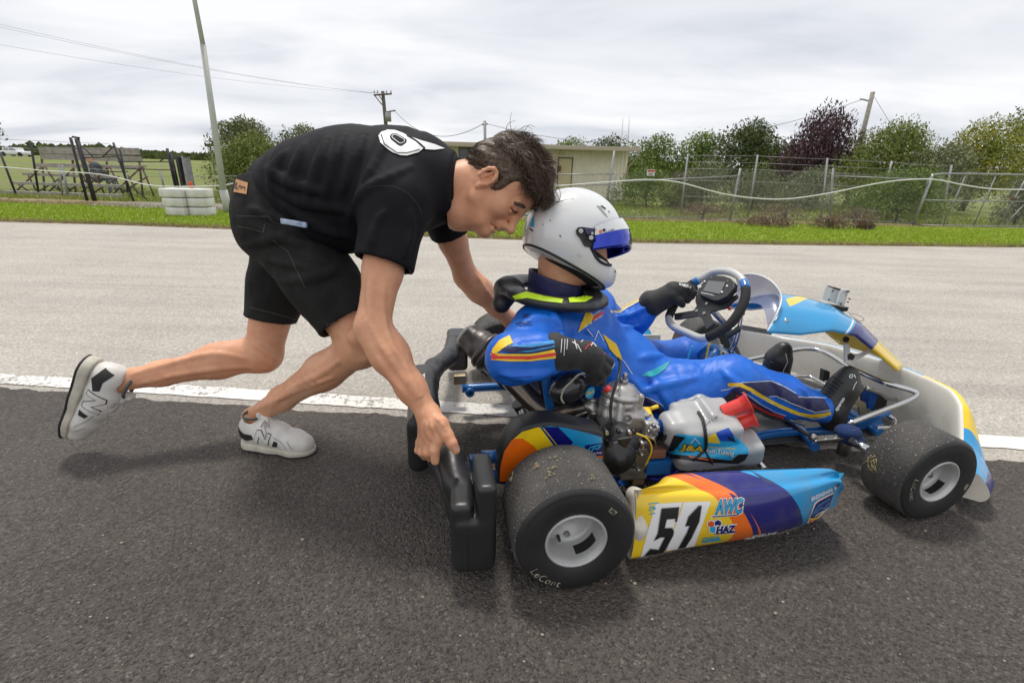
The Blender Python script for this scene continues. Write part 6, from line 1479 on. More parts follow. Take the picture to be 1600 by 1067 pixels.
mb = MB(); mb.tube([r_[5] for r_ in rowsF], .0032, 6); mb.build('fairing_edge', M_ptrans, fair); mb = MB(); mb.tube([p for p in rowsF[0][4:]], .0032, 6); mb.build('fairing_edge', M_ptrans, fair)
q = K(1227, 502, y=-.15); 
hit = fb.ray_cast(Vector(kcam), Vector(kray(1227, 502)).normalized(), 9)
if hit[0] is not None: h = np.array(hit[0]); d = -kray(1227, 502); d /= np.linalg.norm(d); mb = MB(); mb.lathe([(0, .006), (.004, .006), (.005, .002), (.010, .001), (.010, -.004)], h, d, 20); mb.build('fairing_bolt', M_steel, fair)
for bold, m_, lift in ((.045, M_ptrans, .0012), (.0, M_cy, .0018)): decal_px('fairing_lettering', unit(text2d('AWC', 1, bold, .25)), (1284, 505, 12.5, .8, 0, -8), fb, m_, fair, lift=lift, cut=4)
V, F = strokes2d([[(1271, 514), (1297, 516)]], 1.6); decal_px('fairing_lettering', (V, F), ID, fb, M_ptrans, fair, lift=.0013)
# windscreen
M_screen = mat('smoked_windscreen', (.20, .23, .36), .2, alpha=.72); M_screen.node_tree.nodes['Principled BSDF'].inputs['Coat Weight'].default_value = .6
wsL = [K(1200, 514, y=-.125), K(1213, 492, y=-.115), K(1221, 466, y=-.07), K(1211, 445, y=-.03), K(1192, 432, y=.03), K(1170, 428, y=.08), K(1148, 432, y=.12)]
wsB = [K(1200, 514, y=-.125), K(1196, 492, y=-.09), K(1190, 478, y=-.05), K(1180, 474, y=.0), K(1165, 474, y=.05), K(1150, 474, y=.09), K(1140, 474, y=.12)]
rowsW = [[a*(1-k/6)+b*k/6+np.array([.02*math.sin(math.pi*k/6), 0, 0]) for k in range(7)] for a, b in zip(crom(wsL, 4), crom(wsB, 4))]
wsn = loft('windscreen', rowsW, M_screen, kart); mb = MB(); mb.tube(crom(wsL, 4), .0028, 6); mb.build('windscreen_edge', M_ptrans, wsn)
# white Y bracket under the fairing with sticker, underside bolt
yb_ = -.05
mb = MB(); mb.prism([K(*p, y=yb_) for p in C1([(1012, 195), (1052, 195), (1058, 268), (1085, 290), (1140, 285), (1225, 250), (1240, 262), (1080, 355), (1015, 360)])], (0, .006, 0)); kb(mb, 'fairing_bracket', M_ptrans)
mb = MB(); mb.prism([K(*p, y=yb_-.0015) for p in C1([(1038, 290), (1070, 275), (1100, 300), (1082, 335), (1040, 330)])], (0, .003, 0)); kb(mb, 'bracket_sticker', M_ink)
q = K(*C1([(1022, 162)])[0], y=yb_); mb = MB(); mb.sphere(q, .011, 12); kb(mb, 'bracket_bolt', M_ink)

# ------------------------------------------------------------------ print on the pod
pb = bvh_of(pod); D8 = lambda L_: [(980+x/8, 770+y/8) for x, y in L_]
def pd_(name, L_, m, lift): return decal_px(name, poly2d(D8(L_)), ID, pb, m, pod, lift=lift, cut=4)
pd_('number_panel', [(355, 135), (692, 112), (478, 722), (165, 795)], M_ptrans, .0008)
pd_('number_panel', [(708, 112), (1045, 105), (840, 660), (490, 720)], M_ptrans, .0008)
d5 = [(425, 188), (650, 172), (620, 355), (590, 350), (600, 318), (492, 326), (468, 432), (560, 430), (582, 470), (575, 520), (470, 715), (440, 745), (205, 782), (285, 690), (388, 700), (465, 548), (415, 550), (330, 592), (375, 500)]
d1 = [(890, 155), (930, 155), (900, 350), (800, 560), (720, 680), (630, 690), (735, 500), (775, 405), (722, 412), (760, 292)]
def grow(L_, k):
    c = np.mean(np.array(L_), 0); n = len(L_); A = np.array(L_, float); ar = sum(A[i][0]*A[(i+1) % n][1]-A[(i+1) % n][0]*A[i][1] for i in range(n)); sg = 1 if ar > 0 else -1; o = []
    for i in range(n):
        e0 = A[i]-A[i-1]; e1 = A[(i+1) % n]-A[i]; e0 /= np.linalg.norm(e0); e1 /= np.linalg.norm(e1); nn = np.array([e0[1]+e1[1], -e0[0]-e1[0]])*sg; l = np.linalg.norm(nn); o.append(tuple(A[i]+nn/max(l, .6)*k*1.1))
    return o
for d_ in (d5, d1):
    pd_('race_digit_outline', grow(d_, 5), mat('grey_outline', (.35, .33, .31), .4), .0014); pd_('race_digit', grow(d_, -5), M_ink, .0020)
def ptext(nm, sx, c, u, v, m, bold, shear, lift, font_space=1.0): return decal_px(nm, unit(text2d(sx, 1, bold, shear, font_space)), (c[0], c[1], u[0], u[1], v[0], v[1]), pb, m, pod, lift=lift, cut=5)
aw = ((980+1268/8, 770+165/8), (23.5, -1.2), (-1.5, -12.5))
ptext('sponsor_lettering', 'AWC', aw[0], (25.5, -1.3), (-1.5, -13.5), M_ptrans, .10, .45, .0014); ptext('sponsor_lettering', 'AWC', aw[0], (23.8, -1.2), (-1.4, -12.2), M_nv, .055, .45, .0020); ptext('sponsor_lettering', 'AWC', aw[0], (22.6, -1.2), (-1.4, -11.2), M_cy, .015, .45, .0026)
decal_px('sponsor_underline', strokes2d([[(1112, 806.5), (1150, 803.5), (1158, 799)]], 3.6), ID, pb, M_ptrans, pod, lift=.0012); decal_px('sponsor_underline', strokes2d([[(1113, 806.5), (1150, 803.5), (1158, 799)]], 1.6), ID, pb, M_nv, pod, lift=.002)
hx = lambda cx, cy, r: [(cx+r*math.cos(a*1.047+.5), cy+r*math.sin(a*1.047+.5)*.95) for a in range(6)]
pd_('hexagon_badge', hx(1045, 382, 56), M_ptrans, .0012); pd_('hexagon_badge', hx(1130, 372, 56), M_ptrans, .0013); pd_('hexagon_badge', hx(1068, 448, 56), M_ptrans, .0014)
pd_('hexagon', hx(1045, 382, 44), mat('rust_print', (.68, .09, .02), .35), .0020); pd_('hexagon', hx(1130, 372, 44), M_nv, .0021); pd_('hexagon', hx(1068, 448, 44), M_cy, .0022)
ptext('sponsor_lettering', 'HAZ', (980+1228/8, 770+443/8), (18.5, -1.4), (-1, -7.2), M_ptrans, .12, .3, .0026); ptext('sponsor_lettering', 'HAZ', (980+1228/8, 770+443/8), (16.5, -1.3), (-.8, -5.6), M_nv, .055, .3, .0032)
decal_px('sponsor_underline', strokes2d([[(1117, 832.5), (1148, 829.5)]], 1.2), ID, pb, M_nv, pod, lift=.0034)
ptext('sponsor_lettering', 'DGA', (980+1048/8, 770+572/8), (14, -1.8), (-1, -3.8), M_cy, .04, .3, .002); decal_px('sponsor_underline', strokes2d([[(1096, 846), (1124, 842)]], 1.2), ID, pb, M_cy, pod, lift=.002)
ptext('driver_name', 'BRESNEHAN  K', (1220+790/11.85, 740+355/11.85), (20, -9.5), (-.6, -3.0), M_ptrans, .02, .15, .002)
Q11 = lambda L_: [(1220+x/11.85, 740+y/11.85) for x, y in L_]
def pe(name, L_, m, lift): return decal_px(name, poly2d(Q11(L_)), ID, pb, m, pod, lift=lift, cut=3)
pe('flag', [(1015, 215), (1085, 168), (1080, 205), (1015, 242)], M_nv, .002); pe('flag', [(1030, 205), (1055, 190), (1050, 210), (1030, 220)], M_rd, .0026)
pe('crest', [(480, 905), (620, 530), (680, 480), (970, 335), (940, 450), (860, 640), (720, 790), (620, 900)], M_ptrans, .0012); pe('crest', [(500, 885), (640, 545), (690, 500), (955, 360), (925, 450), (848, 625), (710, 775), (610, 885)], M_or, .0018); pe('crest', [(515, 845), (640, 545), (690, 500), (955, 360), (925, 450), (848, 625), (760, 720), (640, 830)], M_yel, .0022); pe('crest', [(527, 808), (640, 545), (690, 500), (955, 360), (925, 450), (868, 600), (760, 690), (640, 795)], M_nv, .0028)
V, F = strokes2d(Q11([(560, 740), (640, 620), (700, 560), (880, 450)]) and [Q11([(560, 740), (640, 620), (700, 560), (880, 450)]), Q11([(640, 700), (720, 600), (780, 640), (860, 520)]), Q11([(600, 720), (680, 560)])], 2.2); decal_px('crest_emblem', (V, F), ID, pb, mat('steel_blue_print', (.04, .16, .36), .35), pod, lift=.0034)
V, F = strokes2d([Q11([(610, 765), (680, 715), (760, 670)])], 1.0); decal_px('crest_emblem', (V, F), ID, pb, M_ptrans, pod, lift=.0038)
ptext('small_lettering', 'FREELINE', (1194, 834), (20, -3.4), (0, -1.8), M_ptrans, .02, .3, .002); ptext('small_lettering', 'race', (1171, 839.5), (8, -1.2), (0, -1.6), M_ptrans, .02, .3, .002)
for L_ in ([(270, 135), (385, 118)], [(280, 165), (305, 168), (275, 210), (300, 225)], [(275, 262), (345, 248)], [(330, 165), (350, 185), (330, 205), (315, 185), (330, 165)]): decal_px('small_emblem', strokes2d([D8(L_)], 1.4), ID, pb, M_cy, pod, lift=.002)
# decals on nose
decal_px('nose_lettering', unit(text2d('##', 1, .03)), (1452, 650, 4, 0, 0, -3.5), nb, M_ptrans, nose, lift=.002)

# ------------------------------------------------------------------ action camera standing on the fairing
Zc = lambda L_: [(1260+x/11.86, 440+y/11.86) for x, y in L_]
yc = 0.02; cb_ = k2w(K(1314, 482, y=yc)); ac = empty('action_camera', 'small clear-cased action camera on a black mount on top of the fairing', 'camera', tuple(cb_), KA)
ko = K(1314, 482, y=yc)
def cpl(name, L_, m, dy, th): mb = MB(off=tuple(ko)); mb.prism([K(*p, y=yc+dy) for p in Zc(L_)], (0, th, 0)); return mb.build(name, m, ac, bevel=.001)
M_case = mat('clear_camera_case', (.66, .65, .60), .2, alpha=.85)
cpl('camera_case', [(480, 120), (790, 185), (700, 450), (405, 370)], M_case, 0, .03); cpl('camera_body', [(590, 190), (740, 225), (690, 400), (560, 370)], M_white, -.004, .02)
cpl('case_latch', [(510, 105), (650, 140), (645, 168), (505, 132)], M_ink, -.003, .03); cpl('case_latch', [(680, 155), (820, 180), (790, 200), (675, 180)], M_ink, -.003, .03)
cpl('mount', [(470, 470), (530, 450), (680, 480), (790, 480), (760, 555), (640, 560), (540, 520)], M_ink, -.004, .04)
cpl('case_rim', [(660, 140), (800, 145), (800, 160), (640, 200), (580, 400), (550, 400), (610, 200)], M_ptrans, -.006, .004)
for p in ((500, 178), (430, 340), (728, 245), (650, 418), (810, 325), (780, 385)): q = K(*Zc([p])[0], y=yc-.004)-ko; mb = MB(); mb.cyl(q, q+[0, .006, 0], .0024, 8); mb.build('case_screw', M_ink, ac)
P = [K(*p, y=yc+.02)-ko for p in Zc([(780, 560), (860, 650), (1000, 730), (1070, 700), (1000, 640), (850, 590)])]; mb = MB(); mb.tube(crom(P, 5), .0009, 5); mb.build('camera_tether', M_cable, ac)
# ================================================================== PEOPLE
def skinmat(name, c, c2, c3):
    m = mat(name, c, .48, var=(7, c2, .8), var2=(30, c3, .35), bump=(260, .35, .0008), sss=.12); m.node_tree.nodes['Principled BSDF'].inputs['Specular IOR Level'].default_value = .38; return m
M_skin = skinmat('tanned_skin', (.77, .415, .25), (.68, .315, .175), (.52, .21, .11))
def cloth(name, c, c2, rough=.85, bs=140, bd=.0012, fold=(14, .012), sheen=.1, spec=None):
    m = mat(name, c, rough, var=(9, c2, .8), sheen=sheen, spec=spec); nt = m.node_tree; b = nt.nodes['Principled BSDF']; tc = nt.nodes.new('ShaderNodeTexCoord')
    n1 = nt.nodes.new('ShaderNodeTexNoise'); n1.inputs['Scale'].default_value = fold[0]; n1.inputs['Detail'].default_value = 3; n1.inputs['Distortion'].default_value = 1.2
    n2 = nt.nodes.new('ShaderNodeTexNoise'); n2.inputs['Scale'].default_value = bs*3; n2.inputs['Detail'].default_value = 2
    for n in (n1, n2): nt.links.new(tc.outputs['Object'], n.inputs[0])
    b1 = nt.nodes.new('ShaderNodeBump'); b1.inputs['Distance'].default_value = fold[1]; b1.inputs['Strength'].default_value = .9; nt.links.new(n1.outputs[0], b1.inputs['Height'])
    b2 = nt.nodes.new('ShaderNodeBump'); b2.inputs['Distance'].default_value = bd; b2.inputs['Strength'].default_value = .5; nt.links.new(n2.outputs[0], b2.inputs['Height']); nt.links.new(b1.outputs[0], b2.inputs['Normal']); nt.links.new(b2.outputs[0], b.inputs['Normal']); return m
M_tee = cloth('black_jersey', (.0075, .0075, .010), (.012, .012, .016), .75, fold=(7, .004), sheen=0, spec=.2)
M_short = cloth('washed_black_denim', (.016, .016, .016), (.034, .034, .031), .9, fold=(10, .006), sheen=0, spec=.2)
M_suit = cloth('blue_satin_overall', (.003, .115, .58), (.005, .16, .68), .44, fold=(8, .008), sheen=0, spec=.5)
M_glove = cloth('black_glove_fabric', (.012, .012, .013), (.022, .022, .023), .7, fold=(30, .003))
M_boot = mat('black_boot_leather', (.018, .018, .018), .42, var=(20, (.035, .034, .032), .6), bump=(60, .5, .002))
def ridges(s, lst, P_, k=.022, n=11):
    """soft fold ridges laid on the near surface of the volume: (photo points, radius, depth where the search starts)"""
    for pts, r_, y0 in lst:
        C = crom([np.array([*p, 0.]) for p in pts], 5) if len(pts) > 2 else [np.array([*pts[0], 0.])*(1-t)+np.array([*pts[1], 0.])*t for t in np.linspace(0, 1, n)]
        Q = []; base_ = s.D.copy() if False else s.D
        for c in C:
            x = P_(c[0], c[1], y0)
            for dy in np.arange(0, .34, .006):
                y_ = x if dy == 0 else P_(c[0], c[1], y0+dy); i = np.round((y_-s.lo)/s.h).astype(int)
                if (i < 0).any() or (i >= s.n).any(): continue
                if s.D[tuple(i)] < .001: Q.append(y_); break
        if len(Q) > 2:
            m = len(Q); Q = [Q[0]]+[(Q[i-1]+2*Q[i]+Q[i+1])/4 for i in range(1, m-1)]+[Q[-1]]
            for i in range(m-1): s.cap(Q[i], Q[i+1], r_*math.sin(math.pi*(i+.4)/m)+.001, r_*math.sin(math.pi*(i+1.4)/m*.98)+.001, k)
# ------------------------------------------------------------------ shoes (local: x heel->toe, z up, y<0 towards the camera side)
M_sneak = mat('white_shoe_leather', (.72, .70, .66), .5, var=(12, (.52, .49, .44), .6), bump=(90, .3, .001))
M_sole = mat('cream_rubber_sole', (.60, .57, .48), .6, var=(20, (.42, .38, .30), .7))
M_soled = mat('dark_rubber', (.02, .02, .02), .7); M_lace = mat('pale_lace', (.46, .42, .41), .8); M_lining = mat('grey_lining', (.08, .09, .09), .9)
def place(o, M, t):      # bake a local frame into the mesh
    me = o.data; n = len(me.vertices); co = np.empty(n*3); me.vertices.foreach_get('co', co); co = co.reshape(-1, 3)@np.array(M).T+np.array(t); me.vertices.foreach_set('co', co.ravel().astype(np.float32)); me.update()
    if np.linalg.det(np.array(M)) < 0: me.flip_normals()
    for c in o.children: place(c, M, t)
def shoe(parent, M, t, sc=1.0, bend=0.0):
    root = bpy.data.objects.new('shoe', None); COL.objects.link(root); root.parent = parent
    s = SDF((-.02, -.07, -.01), (.32, .07, .13), .0028)
    s.chain([(.045, 0, .050), (.10, 0, .052), (.155, 0, .048)], [.0365, .037, .038], .02).chain([(.155, 0, .046), (.215, 0, .030), (.252, 0, .026)], [.038, .037, .031], .02, flat=((0, 0, 1), .95))
    s.chain([(.215, .012, .032), (.250, .006, .026)], [.034, .030], .015).ell((.05, 0, .072), (.041, .037, .040), k=.02).chain([(.105, 0, .075), (.165, 0, .062)], [.028, .024], .02)
    s.cap((.058, 0, .090), (.066, 0, .16), .027, .034, .006, op='sub').plane((0, 0, .014), (0, 0, -1)).slab((-.03, -.08, .0), (.34, .08, .14), (.05, 0, .102), (-.28, 0, 1), .004)
    up = sdf_obj('upper', s, M_sneak, root); ub = bvh_of(up)
    s = SDF((-.03, -.07, -.02), (.32, .07, .06), .0028)
    for x0, x1, r0, r1, y_ in ((.045, .13, .041, .039, 0), (.13, .22, .039, .044, .002), (.22, .252, .044, .036, .004)): s.cap((x0, y_, .010), (x1, y_, .010), r0, r1, .02)
    s.slab((-.03, -.08, -.03), (.33, .08, .07), (0, 0, .027), (.04, 0, 1), .003).slab((-.03, -.08, -.03), (.33, .08, .07), (0, 0, .0), (0, 0, -1), .003); sl_ = sdf_obj('midsole', s, M_sole, root)
    s = SDF((-.03, -.07, -.02), (.32, .07, .03), .003)
    for x0, x1, r0, r1, y_ in ((.045, .13, .042, .040, 0), (.13, .22, .040, .045, .002), (.22, .255, .045, .037, .004)): s.cap((x0, y_, .0), (x1, y_, .0), r0, r1, .02)
    s.slab((-.03, -.08, -.03), (.33, .08, .05), (0, 0, .004), (0, 0, 1), 0).slab((-.03, -.08, -.03), (.33, .08, .05), (0, 0, -.003), (0, 0, -1), 0); sdf_obj('outsole', s, M_soled, root)
    def patch(name, P2, m, lift=.0012, sides=(-1, 1), w=None):
        for sd in sides:
            bm = bmesh.new(); sh = P2 if w is None else None; V2, F2 = (poly2d(P2) if w is None else strokes2d(P2, w)); vs = [bm.verts.new((a, sd*.09, b)) for a, b in V2]
            for f_ in F2: bm.faces.new([vs[i] for i in f_])
            bm.normal_update(); bmesh.ops.triangulate(bm, faces=bm.faces, ngon_method='EAR_CLIP')
            for _ in range(4):
                e_ = [x for x in bm.edges if x.calc_length() > .008]
                if not e_: break
                bmesh.ops.subdivide_edges(bm, edges=e_, cuts=1); bmesh.ops.triangulate(bm, faces=[f_ for f_ in bm.faces if len(f_.verts) > 3])
            bad = []
            for q in bm.verts:
                h = ub.ray_cast(q.co, Vector((0, -sd, 0)), .12)
                if h[0] is None: bad.append(q); continue
                nn = h[1] if h[1].y*sd > 0 else -h[1]; q.co = h[0]+nn*lift
            bmesh.ops.delete(bm, geom=bad, context='VERTS'); me = bpy.data.meshes.new(name); bm.to_mesh(me); bm.free(); link(name, me, m, root)
    patch('heel_panel', [(.012, .052), (.05, .034), (.085, .046), (.080, .060), (.05, .062), (.022, .078)], M_soled)
    Nn = [(.086, .036), (.104, .078), (.117, .078), (.136, .052), (.144, .072), (.157, .070), (.141, .034), (.128, .034), (.110, .060), (.099, .036)]
    patch('letter_outline', grow([(a, b) for a, b in Nn], .0022), M_soled, .0016); patch('letter_n', grow([(a, b) for a, b in Nn], -.0004), M_sneak, .0024)
    patch('toe_panel', [(.155, .030), (.175, .030), (.180, .046), (.168, .052)], M_soled)
    patch('stitching', [[(.165, .062), (.190, .050), (.215, .030)], [(.215, .052), (.235, .030)]], M_lining, .0014, w=.0012)
    for k in range(6):
        x = .118+k*.014; z = .097-k*.0068; mb = MB(); mb.tube(crom([(x-.004, -.030, z-.010), (x, -.012, z+.004), (x+.003, .012, z+.004), (x-.004, .030, z-.010)], 3), .0036, 6); mb.build('lace', M_lace, root); mb = MB(); mb.tube([(x-.004, -.024, z-.006), (x+.010, .020, z-.006)], .0028, 6); mb.build('lace', M_lace, root)
    mb = MB(); mb.tube(crom([(.118, -.010, .100), (.130, -.032, .098), (.145, -.045, .080), (.140, -.052, .060)], 4), .0022, 6); mb.build('lace', M_lace, root); mb = MB(); mb.tube(crom([(.118, .0, .102), (.140, -.02, .108), (.150, -.035, .094), (.125, -.02, .10)], 4), .0022, 6); mb.build('lace', M_lace, root)
    s = SDF((.06, -.04, .06), (.17, .04, .14), .0028); s.chain([(.098, 0, .110), (.125, 0, .090), (.15, 0, .074)], [.014, .014, .012], .01, flat=((0, 0, 1), .9)); s.box((.094, 0, .112), (.006, .018, .012), rd=.004, k=.006); sdf_obj('tongue', s, M_sneak, root)
    mb = MB(); mb.tube(crom([(.03+.034*(1-math.cos(a))*1.0, .031*math.sin(a), .099+.012*math.cos(a)+.010*(1-math.cos(a))) for a in [i*math.pi/6 for i in range(12)]], 3, closed=True), .0042, 8, closed=True); mb.build('collar', M_lining, root)
    for c in root.children: place(c, np.array(M)*np.array([1, 1.08, 1.16])*sc, t)
    return root
# ------------------------------------------------------------------ the pusher
A = at
base = gnd(430, 700); man = empty('person', 'man in black t-shirt and black denim shorts bent over and pushing the kart from behind', 'person', tuple(base)); mo = tuple(base)
Hs = .0017
hip_c = A(462, 322, 1.52); sp1 = A(492, 292, 1.48); sp2 = A(560, 283, 1.45); sp3 = A(632, 282, 1.43); nk0 = A(690, 292, 1.42)
hipN, hipF = A(446, 345, 1.42), A(456, 345, 1.62)
kneeN, ankN = A(566, 540, 1.30), A(396, 652, 1.44)
kneeF, ankF = A(411, 553, 1.52), A(180, 597, 1.36)
shN, shF = A(618, 318, 1.27), A(680, 300, 1.60)
elN, wrN = A(582, 512, 1.13), A(670, 648, 1.035)
elF, wrF = A(728, 432, 1.72), A(795, 498, 1.74)
lat = np.array([0, 1., 0])
def spine(s, g=0.0, k=.05):
    for P, r in (([hip_c, sp1, sp2, sp3], [.165, .155, .175, .17]),): s.chain(P, [x+g for x in r], k, flat=((.05, 0, 1), .70))
    return s
# head frame
HC = A(760, 281, 1.35); hn = .50*cR-.866*cU; hu = .866*cR+.50*cU; hl = cF.copy(); HM = np.stack([hn, hu, hl], 1)
h_ = lambda a, b, c=0.0: HC+HM@np.array([a, b, c])+hl*0.0
def headsdf(s):
    c0 = .072
    def E_(a, b, c, ra, rb_, rc, k, op='add', rot=None): s.ell(h_(a, b, c+c0), (ra, rb_, rc), rot=HM if rot is None else rot, k=k, op=op)
    E_(.000, .050, 0, .098, .082, .076, .01); E_(.035, .060, 0, .072, .062, .066, .03); E_(.048, .0, 0, .058, .075, .056, .03)
    for sd in (-1, 1):
        s.chain([h_(.005, -.015, c0+sd*.058), h_(.022, -.048, c0+sd*.052), h_(.070, -.066, c0+sd*.026), h_(.090, -.068, c0+sd*.008)], [.018, .017, .016, .015], .03)
        E_(.066, -.004, sd*.046, .024, .020, .016, .03); s.cap(h_(.090, .042, c0+sd*.046), h_(.101, .043, c0+sd*.012), .011, .011, .014)
        E_(.105, .022, sd*.032, .014, .011, .017, .012, 'sub'); E_(.088, .023, sd*.031, .0135, .013, .0135, .004)
        s.cap(h_(.099, .0305, c0+sd*.043), h_(.102, .0315, c0+sd*.020), .0045, .0045, .005).cap(h_(.097, .016, c0+sd*.042), h_(.100, .0155, c0+sd*.022), .0036, .0036, .005)
        E_(.117, -.010, sd*.0125, .012, .009, .008, .008)
        # ear: rim, lobe and hollow
        eb = sd*.077; R_ear = [h_(-.002+.017*math.cos(t), .004+.028*math.sin(t), c0+eb+sd*(.006+.007*(math.cos(t) < 0))) for t in [i*.6-1.0 for i in range(9)]]
        s.chain(R_ear, .0052, .004); s.ell(h_(.004, .0, c0+sd*.074), (.016, .024, .009), rot=HM, k=.006); E_(.003, .002, sd*.086, .009, .014, .010, .004, 'sub'); s.cap(h_(.010, -.012, c0+sd*.078), h_(.006, -.028, c0+sd*.077), .008, .0075, .006)
        s.cap(h_(-.008, -.010, c0+sd*.082), h_(-.004, .022, c0+sd*.083), .0035, .0035, .004)
    s.chain([h_(.104, .040, c0), h_(.113, .022, c0), h_(.134, -.002, c0)], [.009, .0085, .0105], .014); s.ell(h_(.132, -.005, c0), (.011, .010, .012), rot=HM, k=.006)
    E_(.106, -.024, 0, .014, .012, .026, .014); E_(.111, -.031, 0, .0095, .0055, .021, .005); E_(.108, -.045, 0, .0095, .0058, .019, .006); E_(.117, -.0385, 0, .011, .0024, .021, .003, 'sub'); E_(.098, -.066, 0, .018, .016, .022, .016)
    s.chain([h_(-.035, -.005, c0), h_(-.045, -.075, c0-.01), nk0+[-.03, 0, .0]], [.062, .060, .075], .02)
    for sd in (-1, 1): s.cap(h_(-.01, -.02, c0+sd*.05), h_(.030, -.115, c0+sd*.012), .016, .012, .02)     # neck tendon
    s.chain([h_(.03, -.05, c0), h_(.02, -.10, c0-.005), nk0+[.02, 0, -.05]], [.042, .045, .06], .03)
    return s
def arm(s, sh, el, wr, side, k=.025):
    m = sh*.45+el*.55; s.chain([sh, m, el], [.055, .046, .040], k)
    d = (el-sh)/np.linalg.norm(el-sh); fwd = np.cross(d, lat); 
    s.ell(m*.8+sh*.2+fwd*-.010, (.034, .034, .075), rot=frame(d), k=.02)
    f1 = el*.68+wr*.32; f2 = el*.3+wr*.7; s.chain([el, f1, f2, wr], [.040, .043, .033, .026], k, flat=((0, 1, 0), .93)); s.ell(el*.78+wr*.22, (.042, .039, .072), rot=frame(wr-el), k=.02)
    return s
def leg(s, hp, kn, an, k=.03, back=(0, 0, 1.)):
    back = np.array(back, float); s.chain([hp, hp*.4+kn*.6, kn], [.092, .070, .056], k); s.ell(kn, (.055, .055, .058), k=.02)
    d = an-kn; s.chain([kn, kn*.68+an*.32, kn*.3+an*.7, an], [.054, .050, .037, .031], k); s.ell(kn*.72+an*.28+back*.016, (.045, .048, .10), rot=frame(d), k=.03)
    s.cap(kn*.12+an*.88-back*-.018, an+back*.024, .014, .015, .015)
    return s
lo = np.minimum.reduce([ankF, kneeF, wrN, nk0, hipF, ankN])-[.12, .15, .10]; hi = np.maximum.reduce([nk0, sp3, wrF, elF, kneeN])+[.10, .2, .2]
lo[1] = .92; lo[2] = .02; hi[2] = 1.12
s = SDF(lo, hi, .0047)
spine(s, -.012); arm(s, shN, elN, wrN, -1); arm(s, shF, elF, wrF, 1); s.chain([sp3, shN], [.10, .066], .05).chain([sp3, shF], [.10, .066], .05)
leg(s, hipN, kneeN, ankN, back=(-.5, .1, -.75)); leg(s, hipF, kneeF, ankF, back=(.1, 0, 1))
footd = lambda an, d, l=.11: s.chain([an, an+np.array(d)*.5*l/.11, an+np.array(d)*l/.11], [.033, .032, .024], .02)
s.chain([ankN, A(397, 668, 1.43)], [.030, .029], .02).chain([ankN, gnd(425, 700)+[0, 0, .05]], [.028, .028], .02)
s.chain([ankF, A(163, 588, 1.35)], [.031, .030], .02).chain([ankF, A(150, 625, 1.34)], [.028, .026], .02)
s.cap(sp3, nk0, .085, .065, .04)
s.cap(wrF, A(812, 520, 1.76), .028, .032, .02).cap(A(812, 520, 1.76), A(828, 540, 1.74), .03, .022, .02)
# knee cap and calf relief
s.cap(A(560, 526, 1.24), A(572, 552, 1.25), .03, .026, .02)
nkp, nkn = nk0*.55+h_(-.04, -.05, .072)*.45, (h_(0, 0, .07)-nk0); nkn /= np.linalg.norm(nkn); wd_ = (wrN-elN)/np.linalg.norm(wrN-elN); wp = wrN-wd_*.045
ridges(s, [([(600, 440), (597, 480), (604, 520), (622, 560)], .004, .85), ([(575, 500), (600, 545), (632, 590), (655, 625)], .0042, .85), ([(612, 540), (634, 575), (650, 610), (665, 640)], .0036, .85), ([(590, 560), (612, 590), (640, 622)], .0036, .85), ([(585, 425), (578, 460), (580, 500)], .006, .85), ([(420, 640), (450, 610), (500, 585), (535, 560)], .006, 1.1), ([(400, 640), (425, 628), (470, 607), (520, 590)], .005, 1.1), ([(205, 585), (260, 570), (330, 553), (385, 560)], .006, 1.2), ([(215, 600), (290, 583), (350, 575), (400, 572)], .005, 1.2), ([(395, 535), (415, 548), (432, 560)], .006, 1.2), ([(745, 430), (760, 455), (785, 485)], .004, 1.5)], A, .010)
V1, F1 = s.mesh(lambda c: ~(((c-nkp)@nkn > .004) & (np.linalg.norm(c-HC-[0, .05, 0], axis=1) < .22)) & ~(((c-wp)@wd_ > .003) & (np.linalg.norm(c-wrN, axis=1) < .3)))
# head at fine resolution
sh_ = SDF(HC-.19, HC+[.21, .24, .22], .0026); headsdf(sh_)
V2, F2 = sh_.mesh(lambda c: (c-nkp)@nkn > -.004)
# near hand at fine resolution
s = SDF(np.minimum(wp, A(650, 735, 1.0))-.08, np.maximum(wp, A(720, 640, 1.0))+.08, .0026); arm(s, shN, elN, wrN, -1)
mcp = [A(687, 686, .995), A(676, 690, 1.01), A(666, 692, 1.03), A(658, 692, 1.05)]
pipj = [A(679, 703, .985), A(668, 706, 1.00), A(660, 706, 1.02), A(654, 703, 1.045)]
tip = [A(680, 720, .985), A(672, 715, 1.02), A(664, 713, 1.04), A(659, 708, 1.065)]
for a, b, c, r_ in zip(mcp, pipj, tip, (.0120, .0120, .0115, .0105)):
    s.cap(wrN, a, .020, r_*1.12, .016); s.chain([a, b], [r_*1.12, r_], .006).chain([b, c], [r_, r_*.82], .003); s.ell(a+[0, -.002, .002], (r_*1.15,)*3, k=.008)
s.chain([wrN+[.0, -.004, 0], A(689, 662, 1.0)], [.022, .018], .014).chain([A(689, 662, 1.0), A(699, 680, .985), A(706, 692, .975), A(712, 703, .975)], [.0175, .0145, .0120, .0105], .006)
s.cap(A(676, 668, 1.02), A(672, 688, 1.03), .024, .018, .02)
for a in mcp[:3]: s.cap(wrN*.7+a*.3+[0, -.012, .006], a+[0, -.006, .006], .0025, .003, .006)
ridges(s, [([(672, 655), (676, 668), (684, 684)], .0022, .9), ([(668, 657), (668, 672), (674, 688)], .0022, .9), ([(664, 658), (661, 674), (665, 690)], .002, .9), ([(680, 652), (690, 660), (697, 672)], .002, .9)], A, .006)
V3, F3 = s.mesh(lambda c: (c-wp)@wd_ > -.003)
def body_disp(V): return .0006*wavy(V, 3, 40.)
